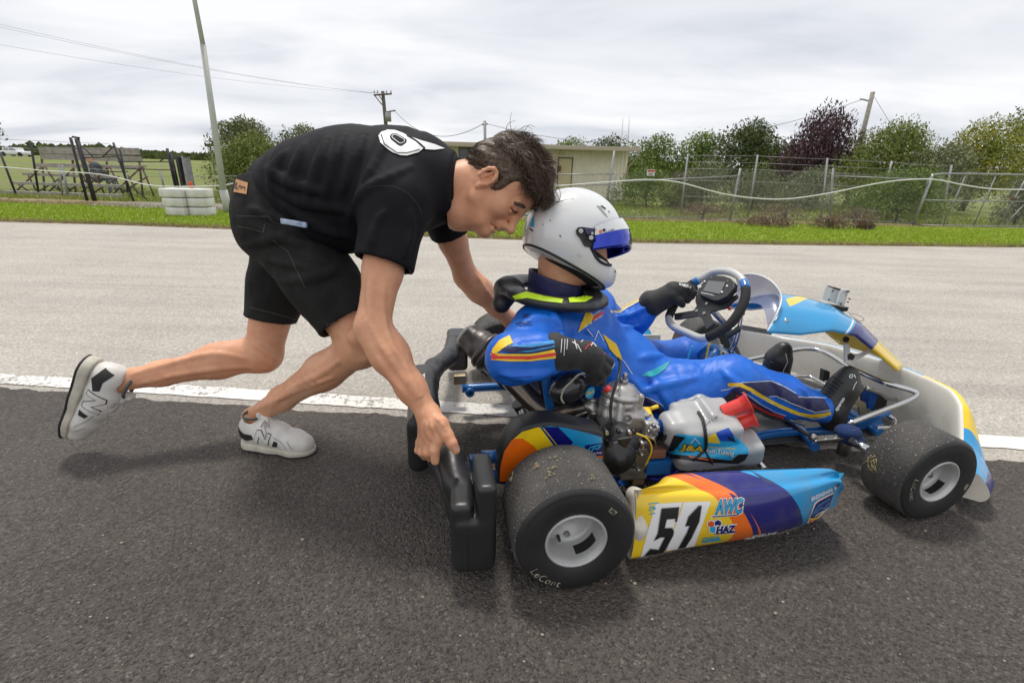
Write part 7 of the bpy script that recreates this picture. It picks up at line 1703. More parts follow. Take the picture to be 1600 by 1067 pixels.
Vb = np.concatenate([relax(V1, F1, 1, .4), V2, V3]); Fb = np.concatenate([F1, F2+len(V1), F3+len(V1)+len(V2)])
Vb = Vb+normals(Vb, Fb)*body_disp(Vb)[:, None]
body = link('body', mesh('body', Vb-np.array(mo), Fb, True), M_skin, man); bodyb = bvh_of(body)
# nails, eye, brow, mouth shade
def wdecal(name, shape, bvh, m, parent, off, lift=.0007, A_=ID, cut=3.): return decal_px(name, shape, A_, bvh, m, parent, world=True, off=off, lift=lift, cut=cut)
M_nail = mat('finger_nail', (.66, .42, .33), .3); M_lip = mat('lips', (.42, .15, .10), .5); M_hairm = mat('dark_brown_hair', (.050, .030, .019), .5, var=(110, (.16, .105, .07), .8), spec=.35)
wdecal('thumb_nail', poly2d([(706, 699), (711, 697), (714.5, 701), (713, 704), (709, 703)]), bodyb, M_nail, body, mo)
wdecal('eyebrow', poly2d([(803, 315), (811, 316.5), (819, 320), (822, 325), (817, 326), (810, 322.5), (803, 320)]), bodyb, M_hairm, body, mo, .0015)
wdecal('eyelashes', poly2d([(799, 324), (803, 329), (809, 331), (808, 333), (802, 331.5), (798, 326)]), bodyb, M_hairm, body, mo, .0012)
wdecal('mouth_line', poly2d([(766, 348), (774, 352), (778, 356), (774, 355), (767, 351)]), bodyb, M_lip, body, mo, .0009)
# ---- t-shirt
s = SDF(np.array([hip_c[0]-.20, 1.03, .60]), np.array([nk0[0]+.10, 1.86, 1.16]), .0052)
s.chain([hip_c+[.035, 0, .035], sp1+[.03, 0, 0], sp2, sp3], [.168, .172, .186, .180], .05, flat=((.05, 0, 1), .74))
s.chain([sp1+[.0, -.03, -.045], sp2+[-.02, -.04, -.062], sp3+[-.04, -.02, -.055]], [.11, .115, .115], .06)          # sagging front
s.chain([sp3, nk0+[-.005, 0, .0]], [.125, .082], .05)
s.chain([sp3*.4+shN*.6+[0, 0, .02], shN, shN*.52+elN*.48], [.095, .080, .076], .045).chain([sp3*.4+shF*.6+[0, 0, .02], shF, shF*.55+elF*.45], [.09, .075, .070], .045)
s.chain([A(470, 330, 1.34), A(500, 352, 1.36), A(545, 368, 1.38)], [.03, .03, .03], .05)
# sleeve openings, neck and waist
ad = (elN-shN)/np.linalg.norm(elN-shN); sp_c = shN*.50+elN*.50
s.slab(sp_c-.14, sp_c+.14, shN*.50+elN*.50, ad+np.array([-.12, 0, 0.]), .003); s.cap(shN*.60+elN*.40, elN, .062, .066, .004, op='sub')
ad2 = (elF-shF)/np.linalg.norm(elF-shF); s.slab(shF*.5+elF*.5-.13, shF*.5+elF*.5+.13, shF*.55+elF*.45, ad2, .003); s.cap(shF*.65+elF*.35, elF, .058, .06, .004, op='sub')
s.slab(nk0-.14, nk0+.16, nk0+nkn*.040, nkn, .004); s.cap(nk0+nkn*.012, nk0+nkn*.1, .068, .074, .004, op='sub')
ridges(s, [([(600, 204), (590, 250), (560, 300)], .010, 1.1), ([(572, 202), (556, 250), (532, 305)], .011, 1.1), ([(540, 205), (522, 255), (505, 318)], .010, 1.1), ([(512, 210), (500, 260), (478, 318)], .012, 1.1), ([(478, 222), (462, 262), (450, 300)], .011, 1.1), ([(448, 236), (432, 262), (425, 292)], .012, 1.1), ([(415, 262), (450, 285), (505, 300)], .010, 1.1), ([(420, 290), (470, 315), (545, 330)], .010, 1.1), ([(545, 345), (570, 300), (640, 262)], .009, 1.0), ([(440, 318), (490, 350), (550, 372)], .012, 1.1), ([(600, 330), (585, 360), (580, 385)], .007, 1.0), ([(640, 330), (640, 365), (630, 400)], .007, 1.0)], A, .014)
# waist hem: leave the back of the belt showing
s.slab(hip_c-[.3, .4, .35], hip_c+[.12, .4, .3], hip_c+[-.085, 0, .02], (-1, 0, -.55), .006)
def tee_disp(V): return .0030*wavy(V*np.array([2.2, .5, .5]), 11, 11.)
tee = sdf_obj('t_shirt', s, M_tee, man, off=mo, disp=tee_disp); tb = bvh_of(tee)
# number 9-like print on the upper back, seam and collar rib
C0 = lambda L_: [(340+x/3.81, 170+y/3.81) for x, y in L_]
def tde(name, shp, m, lift=.002): return wdecal(name, shp, tb, m, tee, mo, lift)
outer = [(960, 165), (975, 143), (1010, 130), (1055, 132), (1105, 150), (1150, 178), (1195, 205), (1225, 238), (1195, 262), (1130, 282), (1085, 280), (1040, 262), (1000, 235), (970, 205)]
tde('shirt_number', poly2d(C0(outer)), M_ptrans, .0022); tde('shirt_number_hole', poly2d(C0([(1024, 170), (1038, 155), (1064, 153), (1126, 190), (1124, 208), (1094, 227), (1076, 223), (1030, 187)])), M_tee, .0032); tde('number_inline', strokes2d([C0([(1038, 172), (1046, 163), (1062, 162), (1113, 193), (1110, 204), (1092, 214), (1080, 211), (1042, 181), (1038, 172)])], .7), M_ptrans, .0040)
tde('shirt_number', poly2d(C0([(1130, 165), (1200, 190), (1290, 215), (1350, 240), (1290, 248), (1235, 245)])), M_ptrans, .0022)
Lo = C0([(975, 160), (990, 215), (1070, 268), (1130, 268), (1200, 248)]); tde('number_outline', strokes2d([Lo], 1.2), M_tee, .0034); tde('number_outline', strokes2d([C0([(1128, 166), (1180, 196), (1230, 240)])], 2.2), M_tee, .0036)
tde('shirt_seam', strokes2d([C0([(890, 470), (960, 458), (1060, 465), (1130, 500), (1190, 570), (1215, 630)])], .9), M_ink, .001)
P = []
cn = nk0+nkn*.038; uu = np.cross(nkn, (0, 1., 0)); uu /= np.linalg.norm(uu); vv = np.cross(nkn, uu)
mb = MB(off=mo); mb.tube([cn+.074*(math.cos(t)*uu*1.04+math.sin(t)*vv) for t in [i*math.pi/16 for i in range(32)]], .0085, 8, closed=True); mb.build('collar_rib', M_tee, tee)
# ---- shorts
s = SDF(np.array([hip_c[0]-.24, 1.08, .32]), np.array([kneeN[0]+.10, 1.86, 1.08]), .0052)
s.chain([hip_c+[.01, 0, .02], hip_c+[.07, 0, -.0]], [.172, .168], .05, flat=((.1, 0, 1), .80)); s.ell(hip_c+[-.035, 0, -.05], (.13, .175, .13), k=.05)
nE = hipN*.34+kneeN*.66; fE = hipF*.36+kneeF*.64
s.chain([hipN+[-.015, -.005, -.01], hipN*.5+kneeN*.5, nE+(kneeN-hipN)*.12], [.112, .092, .084], .05); s.chain([hipF+[-.01, .0, -.01], hipF*.5+kneeF*.5, fE+(kneeF-hipF)*.12], [.110, .086, .080], .04)
nd = (kneeN-hipN)/np.linalg.norm(kneeN-hipN); fd = (kneeF-hipF)/np.linalg.norm(kneeF-hipF)
s.slab(nE-.17, nE+.24, A(533, 503, 1.28), nd, .003); s.slab(fE+[-.20, -.10, -.25], fE+[.14, .2, .14], A(430, 496, 1.6), fd+[.05, 0, 0], .003)
s.cap(nE-nd*.02, kneeN, .074, .076, .004, op='sub').cap(fE-fd*.02, kneeF, .068, .068, .004, op='sub')
ridges(s, [([(392, 350), (440, 372), (520, 392)], .010, 1.05), ([(380, 385), (430, 372), (500, 350)], .009, 1.05), ([(410, 405), (470, 415), (545, 432)], .009, 1.0), ([(440, 440), (500, 432), (552, 400)], .009, 1.0), ([(390, 325), (430, 340), (480, 345)], .008, 1.05)], A, .014)
# belt edge
s.slab(hip_c-[.3, .4, .1], hip_c+[.3, .4, .3], hip_c+[0, 0, .11], (-.2, 0, 1), .005)
def sh_disp(V): return .004*wavy(V, 21, 12.)
shorts = sdf_obj('shorts', s, M_short, man, off=mo, disp=sh_disp); sb_ = bvh_of(shorts)
def sde(name, shp, m, lift=.002): return wdecal(name, shp, sb_, m, shorts, mo, lift)
M_stitch = mat('grey_stitching', (.10, .10, .09), .8); M_patch = mat('tan_leather_patch', (.52, .26, .10), .6, var=(40, (.38, .17, .06), .6)); M_phone = mat('pale_patterned_case', (.55, .62, .74), .4, var=(60, (.12, .2, .42), .8))
sde('pocket_seam', strokes2d([C0([(120, 640), (200, 640), (300, 640), (340, 680), (400, 690), (500, 690)]), C0([(115, 700), (200, 712), (270, 735)]), C0([(275, 735), (280, 690)]), C0([(330, 780), (420, 850), (520, 1060)])], .8), M_stitch, .0015)
sde('hem_stitching', strokes2d([[(510, 508), (532, 499), (552, 487)]], .8), M_stitch, .0015); sde('hem_stitching', strokes2d([[(391, 480), (430, 490), (463, 500)]], .8), M_stitch, .0015)
o_ = sde('waist_patch', poly2d([(371, 281), (389, 287), (387, 305), (367, 301)]), M_patch, .004)
V, F = unit(text2d('Lee', 1, .05)); M_pink = mat('burnt_print', (.06, .03, .02), .6); wdecal('patch_lettering', (V, F), sb_, M_pink, shorts, mo, .0052, (378, 293.5, 8, 2.2, 1.2, -5))
mb = MB(off=mo); a, b = A(437, 341, 1.275), A(478, 348, 1.25); d = b-a; mb.prism([a, b, b+[0, .0, -.014], a+[0, 0, -.014]], (0, .009, 0)); ph = mb.build('phone', M_phone, shorts, bevel=.003)
# ---- shoes on the feet
hN = gnd(383, 697); tN = gnd(491, 713); dx = tN-hN; dl = np.linalg.norm(dx); xa = dx/dl; za = np.array([0, 0, 1.]); ya = np.cross(za, xa)
shoe(man, np.stack([xa, ya, za], 1), hN+[0, 0, .011]-xa*.004-np.array(mo), dl/.283)
hF_, tF_ = A(137, 556, 1.345), A(101, 681, 1.315); xa = tF_-hF_; dl = np.linalg.norm(xa); xa /= dl
za = A(180, 640, 1.34)-A(120, 630, 1.32); za -= xa*(za@xa); za /= np.linalg.norm(za); ya = np.cross(za, xa)
shoe(man, np.stack([xa, ya, za], 1), hF_-xa*.004-np.array(mo), dl/.283)
# ---- hair: cap plus many locks
sc = SDF(HC-.18, HC+[.24, .26, .26], .0034)
c0 = .072
sc.ell(h_(-.004, .066, c0), (.106, .088, .084), rot=HM, k=.01).ell(h_(.030, .094, c0), (.082, .060, .072), rot=HM, k=.03).ell(h_(-.03, .10, c0), (.07, .06, .066), rot=HM, k=.03)
for (a, b, r_) in ((.055, .128, .042), (.088, .108, .026), (-.075, .035, .035), (-.03, .138, .03), (-.065, .10, .03), (.01, .15, .028)): sc.ell(h_(a, b, c0), (r_, r_*.8, .055), rot=HM, k=.03)
sc.cap(h_(-.055, .02, c0-.04), h_(-.058, -.025, c0-.02), .035, .028, .03).cap(h_(-.055, .02, c0+.04), h_(-.058, -.025, c0+.02), .035, .028, .03)
for sd in (-1, 1): sc.ell(h_(.004, -.006, c0+sd*.088), (.026, .038, .034), rot=HM, k=.006, op='sub'); sc.ell(h_(.096, .040, c0+sd*.062), (.062, .056, .050), rot=HM, k=.01, op='sub'); sc.cap(h_(.031, .045, c0+sd*.074), h_(.030, .012, c0+sd*.071), .010, .007, .012)
sc.ell(h_(.130, .052, c0), (.052, .060, .09), rot=HM, k=.012, op='sub')
hcap = sdf_obj('hair', sc, M_hairm, man, off=mo, disp=lambda V: .0045*wavy(V*np.array([1., .6, 1.4]), 31, 45.)+.003*wavy(V, 32, 90.))
me = hcap.data; n = len(me.vertices); co = np.empty(n*3); me.vertices.foreach_get('co', co); co = co.reshape(-1, 3)+np.array(mo); no = np.empty(n*3); me.vertices.foreach_get('normal', no); no = no.reshape(-1, 3)
loc = (co-HC)@HM; rs = np.random.RandomState(9); V = []; F = []
sel = rs.randint(0, n, 13000)
for i in sel:
    a, b, c = loc[i]; c -= c0
    # flow: from the crown forwards and down over the forehead; short at sides and nape
    top = b > .075; L_ = (.030+.032*rs.rand()) if top else (.010+.008*rs.rand())
    if top and a > .03: L_ *= .85
    if a > .088 and b < .105: continue
    fl = np.array([.9, .25 if a < .05 else -.35, .35*np.sign(c)*abs(c)*10-.2]) if top else np.array([-.25, -1., .0])
    clump = np.array([math.sin(a*95+c*60), math.cos(c*110+b*40), math.sin(b*90-a*50)])*.55
    fl = HM@(fl+clump*(1 if top else .3)+rs.normal(size=3)*(.16 if top else .12)); fl /= np.linalg.norm(fl); nn = no[i]; fl = fl-nn*(fl@nn)*.7; fl /= np.linalg.norm(fl)
    p = co[i]-nn*.003; w_ = rs.uniform(.0006, .0013) if top else rs.uniform(.0005, .0009); curl = (.35+.3*math.sin(a*70+c*50)+rs.uniform(-.12, .12))*(1 if top else .35); sd_ = np.cross(fl, nn); sd_ /= np.linalg.norm(sd_)+1e-9; b0_ = len(V); ns = 4
    for k in range(ns+1):
        t = k/ns; q = p+fl*L_*t+nn*(L_*curl*t*(1-t*.9)+.002*t)+sd_*.006*math.sin(t*3+i)*(1 if top else .2); ww = w_*(1-t*.85)
        V += [q+sd_*ww, q-sd_*ww*.5+nn*ww, q-sd_*ww*.5-nn*ww]
        if k: 
            x = b0_+3*(k-1)
            F += [(x, x+1, x+4, x+3), (x+1, x+2, x+5, x+4), (x+2, x, x+3, x+5)]
strand = link('hair_strands', mesh('hair_strands', np.array(V)-np.array(mo), np.array(F, np.int32), True), M_hairm, hcap, kind='stuff')
for k, L_ in enumerate(([(800, 208), (797, 192), (799, 176)], [(790, 206), (794, 194), (806, 188)], [(818, 208), (826, 196), (836, 199)], [(868, 300), (874, 312), (868, 324), (858, 322)], [(862, 315), (852, 326), (842, 330)], [(866, 316), (878, 314), (890, 310)], [(872, 290), (876, 306), (870, 318)], [(808, 206), (822, 197), (832, 203)])):
    P = crom([A(px, py, 1.37+.01*(k % 4)) for px, py in L_], 5); mb = MB(off=mo); mb.tube(P, [.0009*(1-.6*i/len(P)) for i in range(len(P))], 5); mb.build('hair_wisp', M_hairm, hcap)
# wristless: watch none

# ================================================================== THE DRIVER (kart frame)
hipk = np.array([.30, -.02, .17]); drv = empty('person', 'kart driver in blue racing suit, white helmet and black gloves sitting in kart 51', 'person', tuple(k2w((.30, 0, .0))), KA); do = (.30, 0, 0)
def dpart(name, s, m, **k): return sdf_obj(name, s, m, k.pop('parent', drv), off=do, **k)
hpR, hpL = np.array([.27, -.105, .17]), np.array([.27, .105, .17])
knR, anR = K(1142, 596, y=-.20), K(1288, 640, y=-.165)
knL, anL = K(1078, 560, y=.15), K(1196, 592, y=.14)
chest = K(890, 520, y=-.06); belly = K(960, 590, y=-.04); nb_ = K(872, 462, y=-.07)
shR, shL = K(843, 520, y=-.21), K(925, 486, y=.11)
elR, wrR = K(800, 561, y=-.38), K(872, 553, y=-.40)
elL, wrL = K(965, 520, y=.20), K(1020, 476, y=.14)
HP = K(900, 375, y=-.07); 
def wl(v): return np.array([v@kx, v@ky, v[2]])
hf = wl(.88*cR-.47*cU); hup = wl(.47*cR+.88*cU); hla = wl(cF); HQ = np.stack([hf, hup, hla], 1); hd = lambda a, b, c=0.: HP+HQ@np.array([a, b, c])
# body (skin): mostly inside the suit; face and neck show
s = SDF((-.30, -.55, .02), (1.35, .42, .86), .008)
s.chain([hipk, belly*.5+hipk*.5, chest, nb_], [.13, .12, .13, .06], .05).chain([shR, elR, wrR], [.05, .045, .03], .03).chain([shL, elL, wrL], [.05, .045, .03], .03).chain([chest, shR], [.09, .06], .05).chain([chest, shL], [.09, .06], .05)
s.chain([hpR, knR, anR], [.08, .055, .035], .04).chain([hpL, knL, anL], [.08, .055, .035], .04)
V1, F1 = s.mesh(lambda c: (c-nb_)@np.array([.2, 0, 1.]) < .0)
s = SDF(HP-.2, HP+.2, .004); s.ell(hd(-.01, .01), (.092, .098, .075), rot=HQ, k=.01).ell(hd(.045, -.035), (.055, .075, .055), rot=HQ, k=.03).chain([hd(.088, .01), hd(.115, -.03)], [.008, .011], .012).cap(hd(-.03, -.05), nb_-[0, 0, .03], .062, .066, .03).ell(hd(.075, -.085), (.03, .02, .025), rot=HQ, k=.02)
V2, F2 = s.mesh(lambda c: (c-nb_)@np.array([.2, 0, 1.]) > -.01)
Vb = np.concatenate([V1, V2]); Fb = np.concatenate([F1, F2+len(V1)]); link('body', mesh('body', relax(Vb, Fb, 1)-np.array(do), Fb, True), M_skin, drv)
# racing suit
s = SDF((-.32, -.56, .03), (1.20, .46, .64), .0058)
s.chain([hipk+[.0, 0, .0], belly, chest+[0, 0, -.01], nb_+[0, 0, -.10]], [.165, .162, .160, .07], .05, flat=((1, 0, .35), .86)).chain([hipk, belly], [.17, .165], .05)
s.chain([chest+[-.01, 0, .0], shR, shR*.5+elR*.5, elR], [.10, .076, .060, .056], .045).chain([elR, elR*.45+wrR*.55, wrR], [.056, .052, .043], .03); s.ell(elR, (.058, .055, .058), k=.03)
s.chain([chest+[0, 0, .02], shL, shL*.5+elL*.5, elL], [.10, .080, .064, .060], .045).chain([elL, elL*.45+wrL*.55, wrL], [.060, .054, .043], .03)
s.chain([hpR, hpR*.45+knR*.55, knR], [.115, .100, .078], .05).chain([knR, knR*.5+anR*.5, anR], [.078, .070, .046], .04); s.chain([hpL, hpL*.45+knL*.55, knL], [.115, .098, .080], .05).chain([knL, knL*.5+anL*.5, anL], [.078, .062, .046], .04)
Ky = lambda px, py, y: K(px, py, y=y)
ridges(s, [([(790, 548), (825, 542), (862, 538)], .006, -.5), ([(785, 585), (825, 588), (862, 580)], .007, -.5), ([(812, 512), (835, 500), (862, 498)], .008, -.45), ([(845, 478), (865, 495), (880, 530)], .008, -.4), ([(900, 500), (930, 530), (960, 575)], .009, -.35), ([(890, 540), (915, 535), (950, 545)], .008, -.35), ([(985, 590), (1005, 612), (1030, 640)], .010, -.35), ([(1010, 585), (1030, 605), (1050, 640)], .010, -.35), ([(995, 615), (1040, 600), (1090, 590)], .009, -.35), ([(1130, 580), (1150, 600), (1160, 625)], .008, -.35), ([(1200, 590), (1215, 605), (1220, 625)], .006, -.35), ([(1250, 605), (1262, 620), (1262, 640)], .005, -.35), ([(1000, 560), (1030, 555), (1060, 545)], .009, -.3), ([(960, 495), (985, 492), (1010, 480)], .006, -.1), ([(955, 520), (975, 512), (1000, 510)], .006, -.1)], Ky, .013)
s.cap(nb_-[0, 0, .02], nb_+[.02, 0, .1], .07, .08, .004, op='sub')
def suit_disp(V): return .003*wavy(V*np.array([1., .8, 1.3]), 41, 12.)+.002*wavy(V*np.array([1.4, .6, .8]), 42, 34.)
suit = dpart('racing_suit', s, M_suit, disp=suit_disp); 
sk = bvh_of(suit)
def kde(name, shp, m, lift=.0025, A_=ID, parent=None, cut=3.):   # print on the driver, in the kart frame shifted by do
    V2, F2 = shp; return decal_off(name, shp, A_, sk, m, suit, lift, cut)
def decal_off(name, shape, A_, bvh, m, parent, lift, cut):
    V2, F2 = shape; cx, cy, ux, uy, vx, vy = A_; bm = bmesh.new(); vs = [bm.verts.new((cx+a*ux+b*vx, cy+a*uy+b*vy, 0)) for a, b in V2]
    for f_ in F2:
        try: bm.faces.new([vs[i] for i in f_])
        except ValueError: pass
    bm.normal_update(); bmesh.ops.triangulate(bm, faces=bm.faces, ngon_method='EAR_CLIP')
    for _ in range(5):
        e_ = [x for x in bm.edges if x.calc_length() > cut]
        if not e_ or len(bm.faces) > 5000: break
        bmesh.ops.subdivide_edges(bm, edges=e_, cuts=1); bmesh.ops.triangulate(bm, faces=[f_ for f_ in bm.faces if len(f_.verts) > 3])
    bad = []; o_ = Vector(kcam-np.array(do))
    for q in bm.verts:
        d = Vector(kray(q.co.x, q.co.y)); h = bvh.ray_cast(o_, d.normalized(), 10)
        if h[0] is None: bad.append(q); continue
        nn = h[1] if h[1].dot(d) < 0 else -h[1]; q.co = h[0]+nn*lift
    bmesh.ops.delete(bm, geom=bad, context='VERTS'); bmesh.ops.delete(bm, geom=[f_ for f_ in bm.faces if max(e_.calc_length() for e_ in f_.edges) > .05], context='FACES')
    me = bpy.data.meshes.new(name); bm.to_mesh(me); bm.free(); me.polygons.foreach_set('use_smooth', [True]*len(me.polygons)); return link(name, me, m, parent)
T5 = lambda L_: [(740+x/4.447, 420+y/4.447) for x, y in L_]
Mf = lambda n, c, r=.5: cloth(n, c, tuple(v*.8 for v in c), r, fold=(9, .010), sheen=0)
F_y, F_r, F_n, F_c, F_w, F_t = Mf('yellow_fabric', (.85, .56, .015)), Mf('red_fabric', (.66, .035, .02)), Mf('navy_fabric', (.018, .02, .09)), Mf('sky_fabric', (.06, .33, .72)), Mf('white_fabric', (.72, .72, .70)), Mf('teal_fabric', (.01, .35, .42))
kp2 = lambda n, L_, m, lift=.0025: kde(n, poly2d(T5(L_)), m, lift)
kp2('elbow_patch', [(250, 465), (275, 520), (215, 550), (165, 585), (120, 600), (140, 550), (180, 500)], F_y)
kp2('sleeve_band', [(190, 565), (240, 530), (340, 545), (570, 500), (568, 560), (400, 585), (250, 585)], F_n)
kp2('sleeve_stripe', [(230, 540), (400, 525), (560, 500), (566, 520), (400, 545)], F_c, .003); kp2('sleeve_stripe', [(300, 575), (400, 562), (566, 530), (567, 542), (400, 575)], F_c, .003)
kp2('sleeve_stripe', [(160, 588), (250, 590), (400, 590), (568, 560), (568, 620), (400, 640), (250, 642), (125, 632)], F_y, .003); kp2('sleeve_stripe', [(140, 605), (250, 605), (400, 606), (568, 582), (568, 604), (400, 628), (160, 625)], F_r, .0036); kp2('sleeve_star', [(130, 575), (150, 600), (170, 595), (160, 630), (130, 625)], F_r, .0038)
kp2('chest_flash', [(780, 295), (830, 330), (815, 372), (720, 438)], F_y, .003); kp2('chest_flash', [(712, 445), (720, 438), (815, 372), (818, 380)], F_w, .0034); kp2('chest_flash', [(830, 330), (905, 295), (895, 320), (818, 370)], F_r, .0032)
kp2('chest_flash', [(895, 455), (985, 520), (1020, 600), (1030, 635), (990, 610), (940, 560)], F_y, .003)
for L_ in ([(830, 470), (790, 420)], [(840, 500), (862, 430), (900, 500)], [(720, 235), (750, 260), (770, 285)], [(735, 232), (780, 250), (800, 300), (830, 325), (880, 290)], [(1000, 610), (1040, 640), (1100, 730)]): kde('chest_line', strokes2d([T5(L_)], 1.1), F_w)
kde('chest_lettering', unit(text2d('OMP', 1, .04)), F_w, .0032, (924, 478, 10, 8, 2.2, -3.2)); kde('chest_lettering', unit(text2d('RACING', 1, .03)), F_w, .004, (934, 497.5, 6, -3.2, .6, -1.6))
kde('breast_print', unit(text2d('KART', 1, .03)), F_n, .0028, (823, 494, 5.5, -.4, 0, -2.8)); kde('breast_print', strokes2d([T5([(290, 385), (330, 375), (400, 372)]), T5([(310, 395), (350, 388), (405, 392)])], 1.2), F_n, .0028)
ep = [(370, 245), (410, 215), (440, 185), (500, 175), (570, 190), (612, 250), (590, 325), (540, 275), (440, 250)]
kp2('epaulette', ep, F_n, .006); kde('epaulette_edge', strokes2d([T5([(368, 268), (385, 235), (425, 205), (440, 180)]), T5([(505, 255), (525, 215), (548, 192)]), T5([(430, 195), (436, 225)])], 2.2), F_w, .0075); kde('epaulette_print', unit(text2d('OP', 1, .04)), F_w, .0075, (866, 478.5, 4.0, -4.2, 3.0, 2.4))
M_seam = mat('dark_blue_stitching', (.004, .03, .16), .7)
for L_ in ([(775, 588), (800, 590), (830, 588)],): kde('seam', strokes2d([L_], .8), M_seam, .0016)
# leg panels
J = lambda L_: [(1130+x/5.334, 500+y/5.334) for x, y in L_]
kde('leg_panel', poly2d(J([(20, 640), (60, 590), (150, 545), (180, 520), (400, 510), (520, 570), (640, 640), (760, 650), (840, 660), (885, 745), (770, 770), (600, 720), (450, 640), (380, 630), (300, 640), (240, 600), (200, 580), (220, 640), (300, 700), (420, 770), (520, 830), (470, 850), (300, 800), (150, 700), (40, 720), (-20, 690)])), F_n, .0025)
kde('leg_panel_dark', poly2d(J([(-60, 700), (40, 620), (110, 600), (210, 660), (330, 740), (480, 790), (560, 840), (500, 860), (350, 830), (150, 760), (-60, 760)])), M_glove, .0028)
kde('leg_stripe', strokes2d([J([(50, 535), (130, 540), (220, 575), (300, 625), (400, 680), (520, 735), (620, 775), (720, 795), (800, 790), (882, 775)])], 5.4), F_y, .0034); kde('leg_stripe', strokes2d([J([(115, 625), (170, 650), (260, 710), (380, 770), (500, 805)])], 3.6), F_r, .0036)
kde('leg_piping', strokes2d([J([(-20, 585), (40, 575), (160, 520), (400, 508), (520, 565), (600, 610)]), J([(230, 600), (300, 640), (390, 680), (560, 765), (760, 820), (850, 800)]), J([(150, 600), (200, 620), (300, 690), (430, 760), (520, 790)]), J([(620, 640), (760, 645), (850, 652)]), J([(380, 635), (440, 630), (560, 690), (760, 765), (885, 748)])], 1.0), F_w, .0034)
kde('thigh_panel', poly2d(T5([(1080, 840), (1160, 870), (1320, 960), (1330, 1000), (1120, 1010), (1075, 920)])), F_n); kde('thigh_piping', strokes2d([T5([(1085, 838), (1150, 862), (1320, 952)])], 1.0), F_w, .003); kde('thigh_flash', poly2d(T5([(1160, 740), (1290, 680), (1370, 640), (1330, 700), (1270, 740), (1240, 750)])), F_t)
kde('left_sleeve_stripe', strokes2d([T5([(950, 300), (1010, 300), (1100, 250), (1190, 198)])], 4.0), F_w, .003); kde('left_sleeve_stripe', strokes2d([T5([(955, 296), (1010, 292), (1100, 244), (1185, 196)])], 1.8), F_y, .0036)
# collar + neck brace
s = SDF(nb_-[.16, .16, .1], nb_+[.18, .16, .12], .004); s.chain([nb_+[-.01, 0, -.04], nb_+[-.015, 0, .075]], [.088, .080], .01).cap(nb_+[-.01, 0, -.06], nb_+[-.01, 0, .14], .074, .073, .003, op='sub').plane(nb_+[-.01, 0, .060], (.28, 0, 1), .003); dpart('collar', s, F_n)
nc = K(862, 456, y=-.10); s = SDF(nc-[.24, .22, .14], nc+[.20, .22, .12], .0045)
ring = []; 
for i in range(25):
    a = 2*math.pi*i/24; ring.append(nc+np.array([.130*math.cos(a), .150*math.sin(a), -.012*math.cos(a)+.0]))
s.chain(ring, .036, .01, flat=((.12, 0, 1), .5)); s.chain([ring[12], nc+[-.155, -.02, -.030], ring[12]], [.03, .02, .03], .03)
brace = dpart('neck_brace', s, M_blackpl); nbv = bvh_of(brace)
M_lime = mat('lime_print', (.55, .80, .02), .4)
for L_ in ([(801, 463), (822, 456), (850, 463), (880, 468), (878, 474), (850, 471), (824, 466), (806, 468)], [(888, 466), (913, 462), (927, 465), (915, 472), (890, 473)]): decal_off('brace_print', poly2d(L_), ID, nbv, M_lime, brace, .0015, 3.)
decal_off('brace_print', poly2d(T5([(665, 160), (720, 165), (720, 178), (675, 175)])), ID, nbv, F_r, brace, .0018, 3.)
decal_off('brace_lettering', unit(text2d('LEATT', 1, .03, .3)), (828, 449, 13, -4.5, .8, -2.2), nbv, M_ink, brace, .0024, 3.)
# gloves
def glove(name, wr, palm, fingers, thumb, cuff0):
    g = SDF(np.minimum.reduce([wr, palm, cuff0]+[p for f_ in fingers for p in f_]+list(thumb))-.06, np.maximum.reduce([wr, palm, cuff0]+[p for f_ in fingers for p in f_]+list(thumb))+.06, .0032)
    g.chain([cuff0, wr], [.051, .038], .01).cap(wr, palm, .035, .038, .02)
    for f_ in fingers: g.cap(palm, f_[0], .026, .015, .016); g.chain(f_, [.0150, .0140, .0115][:len(f_)], .005)
    g.chain(thumb, [.019, .0155, .0125][:len(thumb)], .008); return dpart(name, g, M_glove)
y0 = -.385
gR = glove('glove', K(884, 553, y=-.40), K(915, 555, y=y0), [[K(934, 553, y=-.385), K(951, 566, y=-.37), K(948, 582, y=-.36)], [K(932, 562, y=-.395), K(947, 578, y=-.385), K(940, 592, y=-.375)], [K(928, 570, y=-.40), K(938, 586, y=-.39), K(930, 597, y=-.38)], [K(921, 575, y=-.395), K(928, 588, y=-.385), K(921, 594, y=-.375)]], [K(912, 565, y=-.36), K(926, 580, y=-.345), K(940, 597, y=-.34)], K(868, 551, y=-.40))
gb = bvh_of(gR)
def gde(name, shp, m, lift=.0016): return decal_off(name, shp, ID, gb, m, gR, lift, 3.)
gde('glove_lines', strokes2d([T5([(685, 510), (720, 530), (745, 575)]), T5([(700, 500), (715, 555)]), T5([(745, 510), (770, 490)]), T5([(820, 505), (850, 540)]), T5([(855, 480), (815, 535)]), T5([(955, 600), (985, 640), (960, 690)])], 1.4), F_w); gde('glove_lines', strokes2d([T5([(770, 560), (800, 530), (840, 510), (900, 505)]), T5([(860, 520), (910, 545), (960, 540)]), T5([(905, 590), (930, 560), (955, 545)])], 1.3), F_r)
gde('glove_print', strokes2d([T5([(612, 490), (606, 580)]), T5([(632, 490), (625, 600)]), T5([(650, 490), (645, 560)])], 1.1), F_w)
rimL = onS(1062, 464); gL = glove('glove', K(1034, 468, y=.13), K(1052, 456, y=.125), [[rimL+[.0, .0, .022], K(1072, 452, y=.10), K(1069, 464, y=.095)], [K(1076, 449, y=.12), K(1083, 458, y=.105), K(1074, 470, y=.10)], [K(1068, 448, y=.14), K(1084, 451, y=.13), K(1081, 464, y=.12)]], [K(1050, 462, y=.10), K(1060, 470, y=.09), K(1066, 476, y=.09)], K(1019, 474, y=.14))
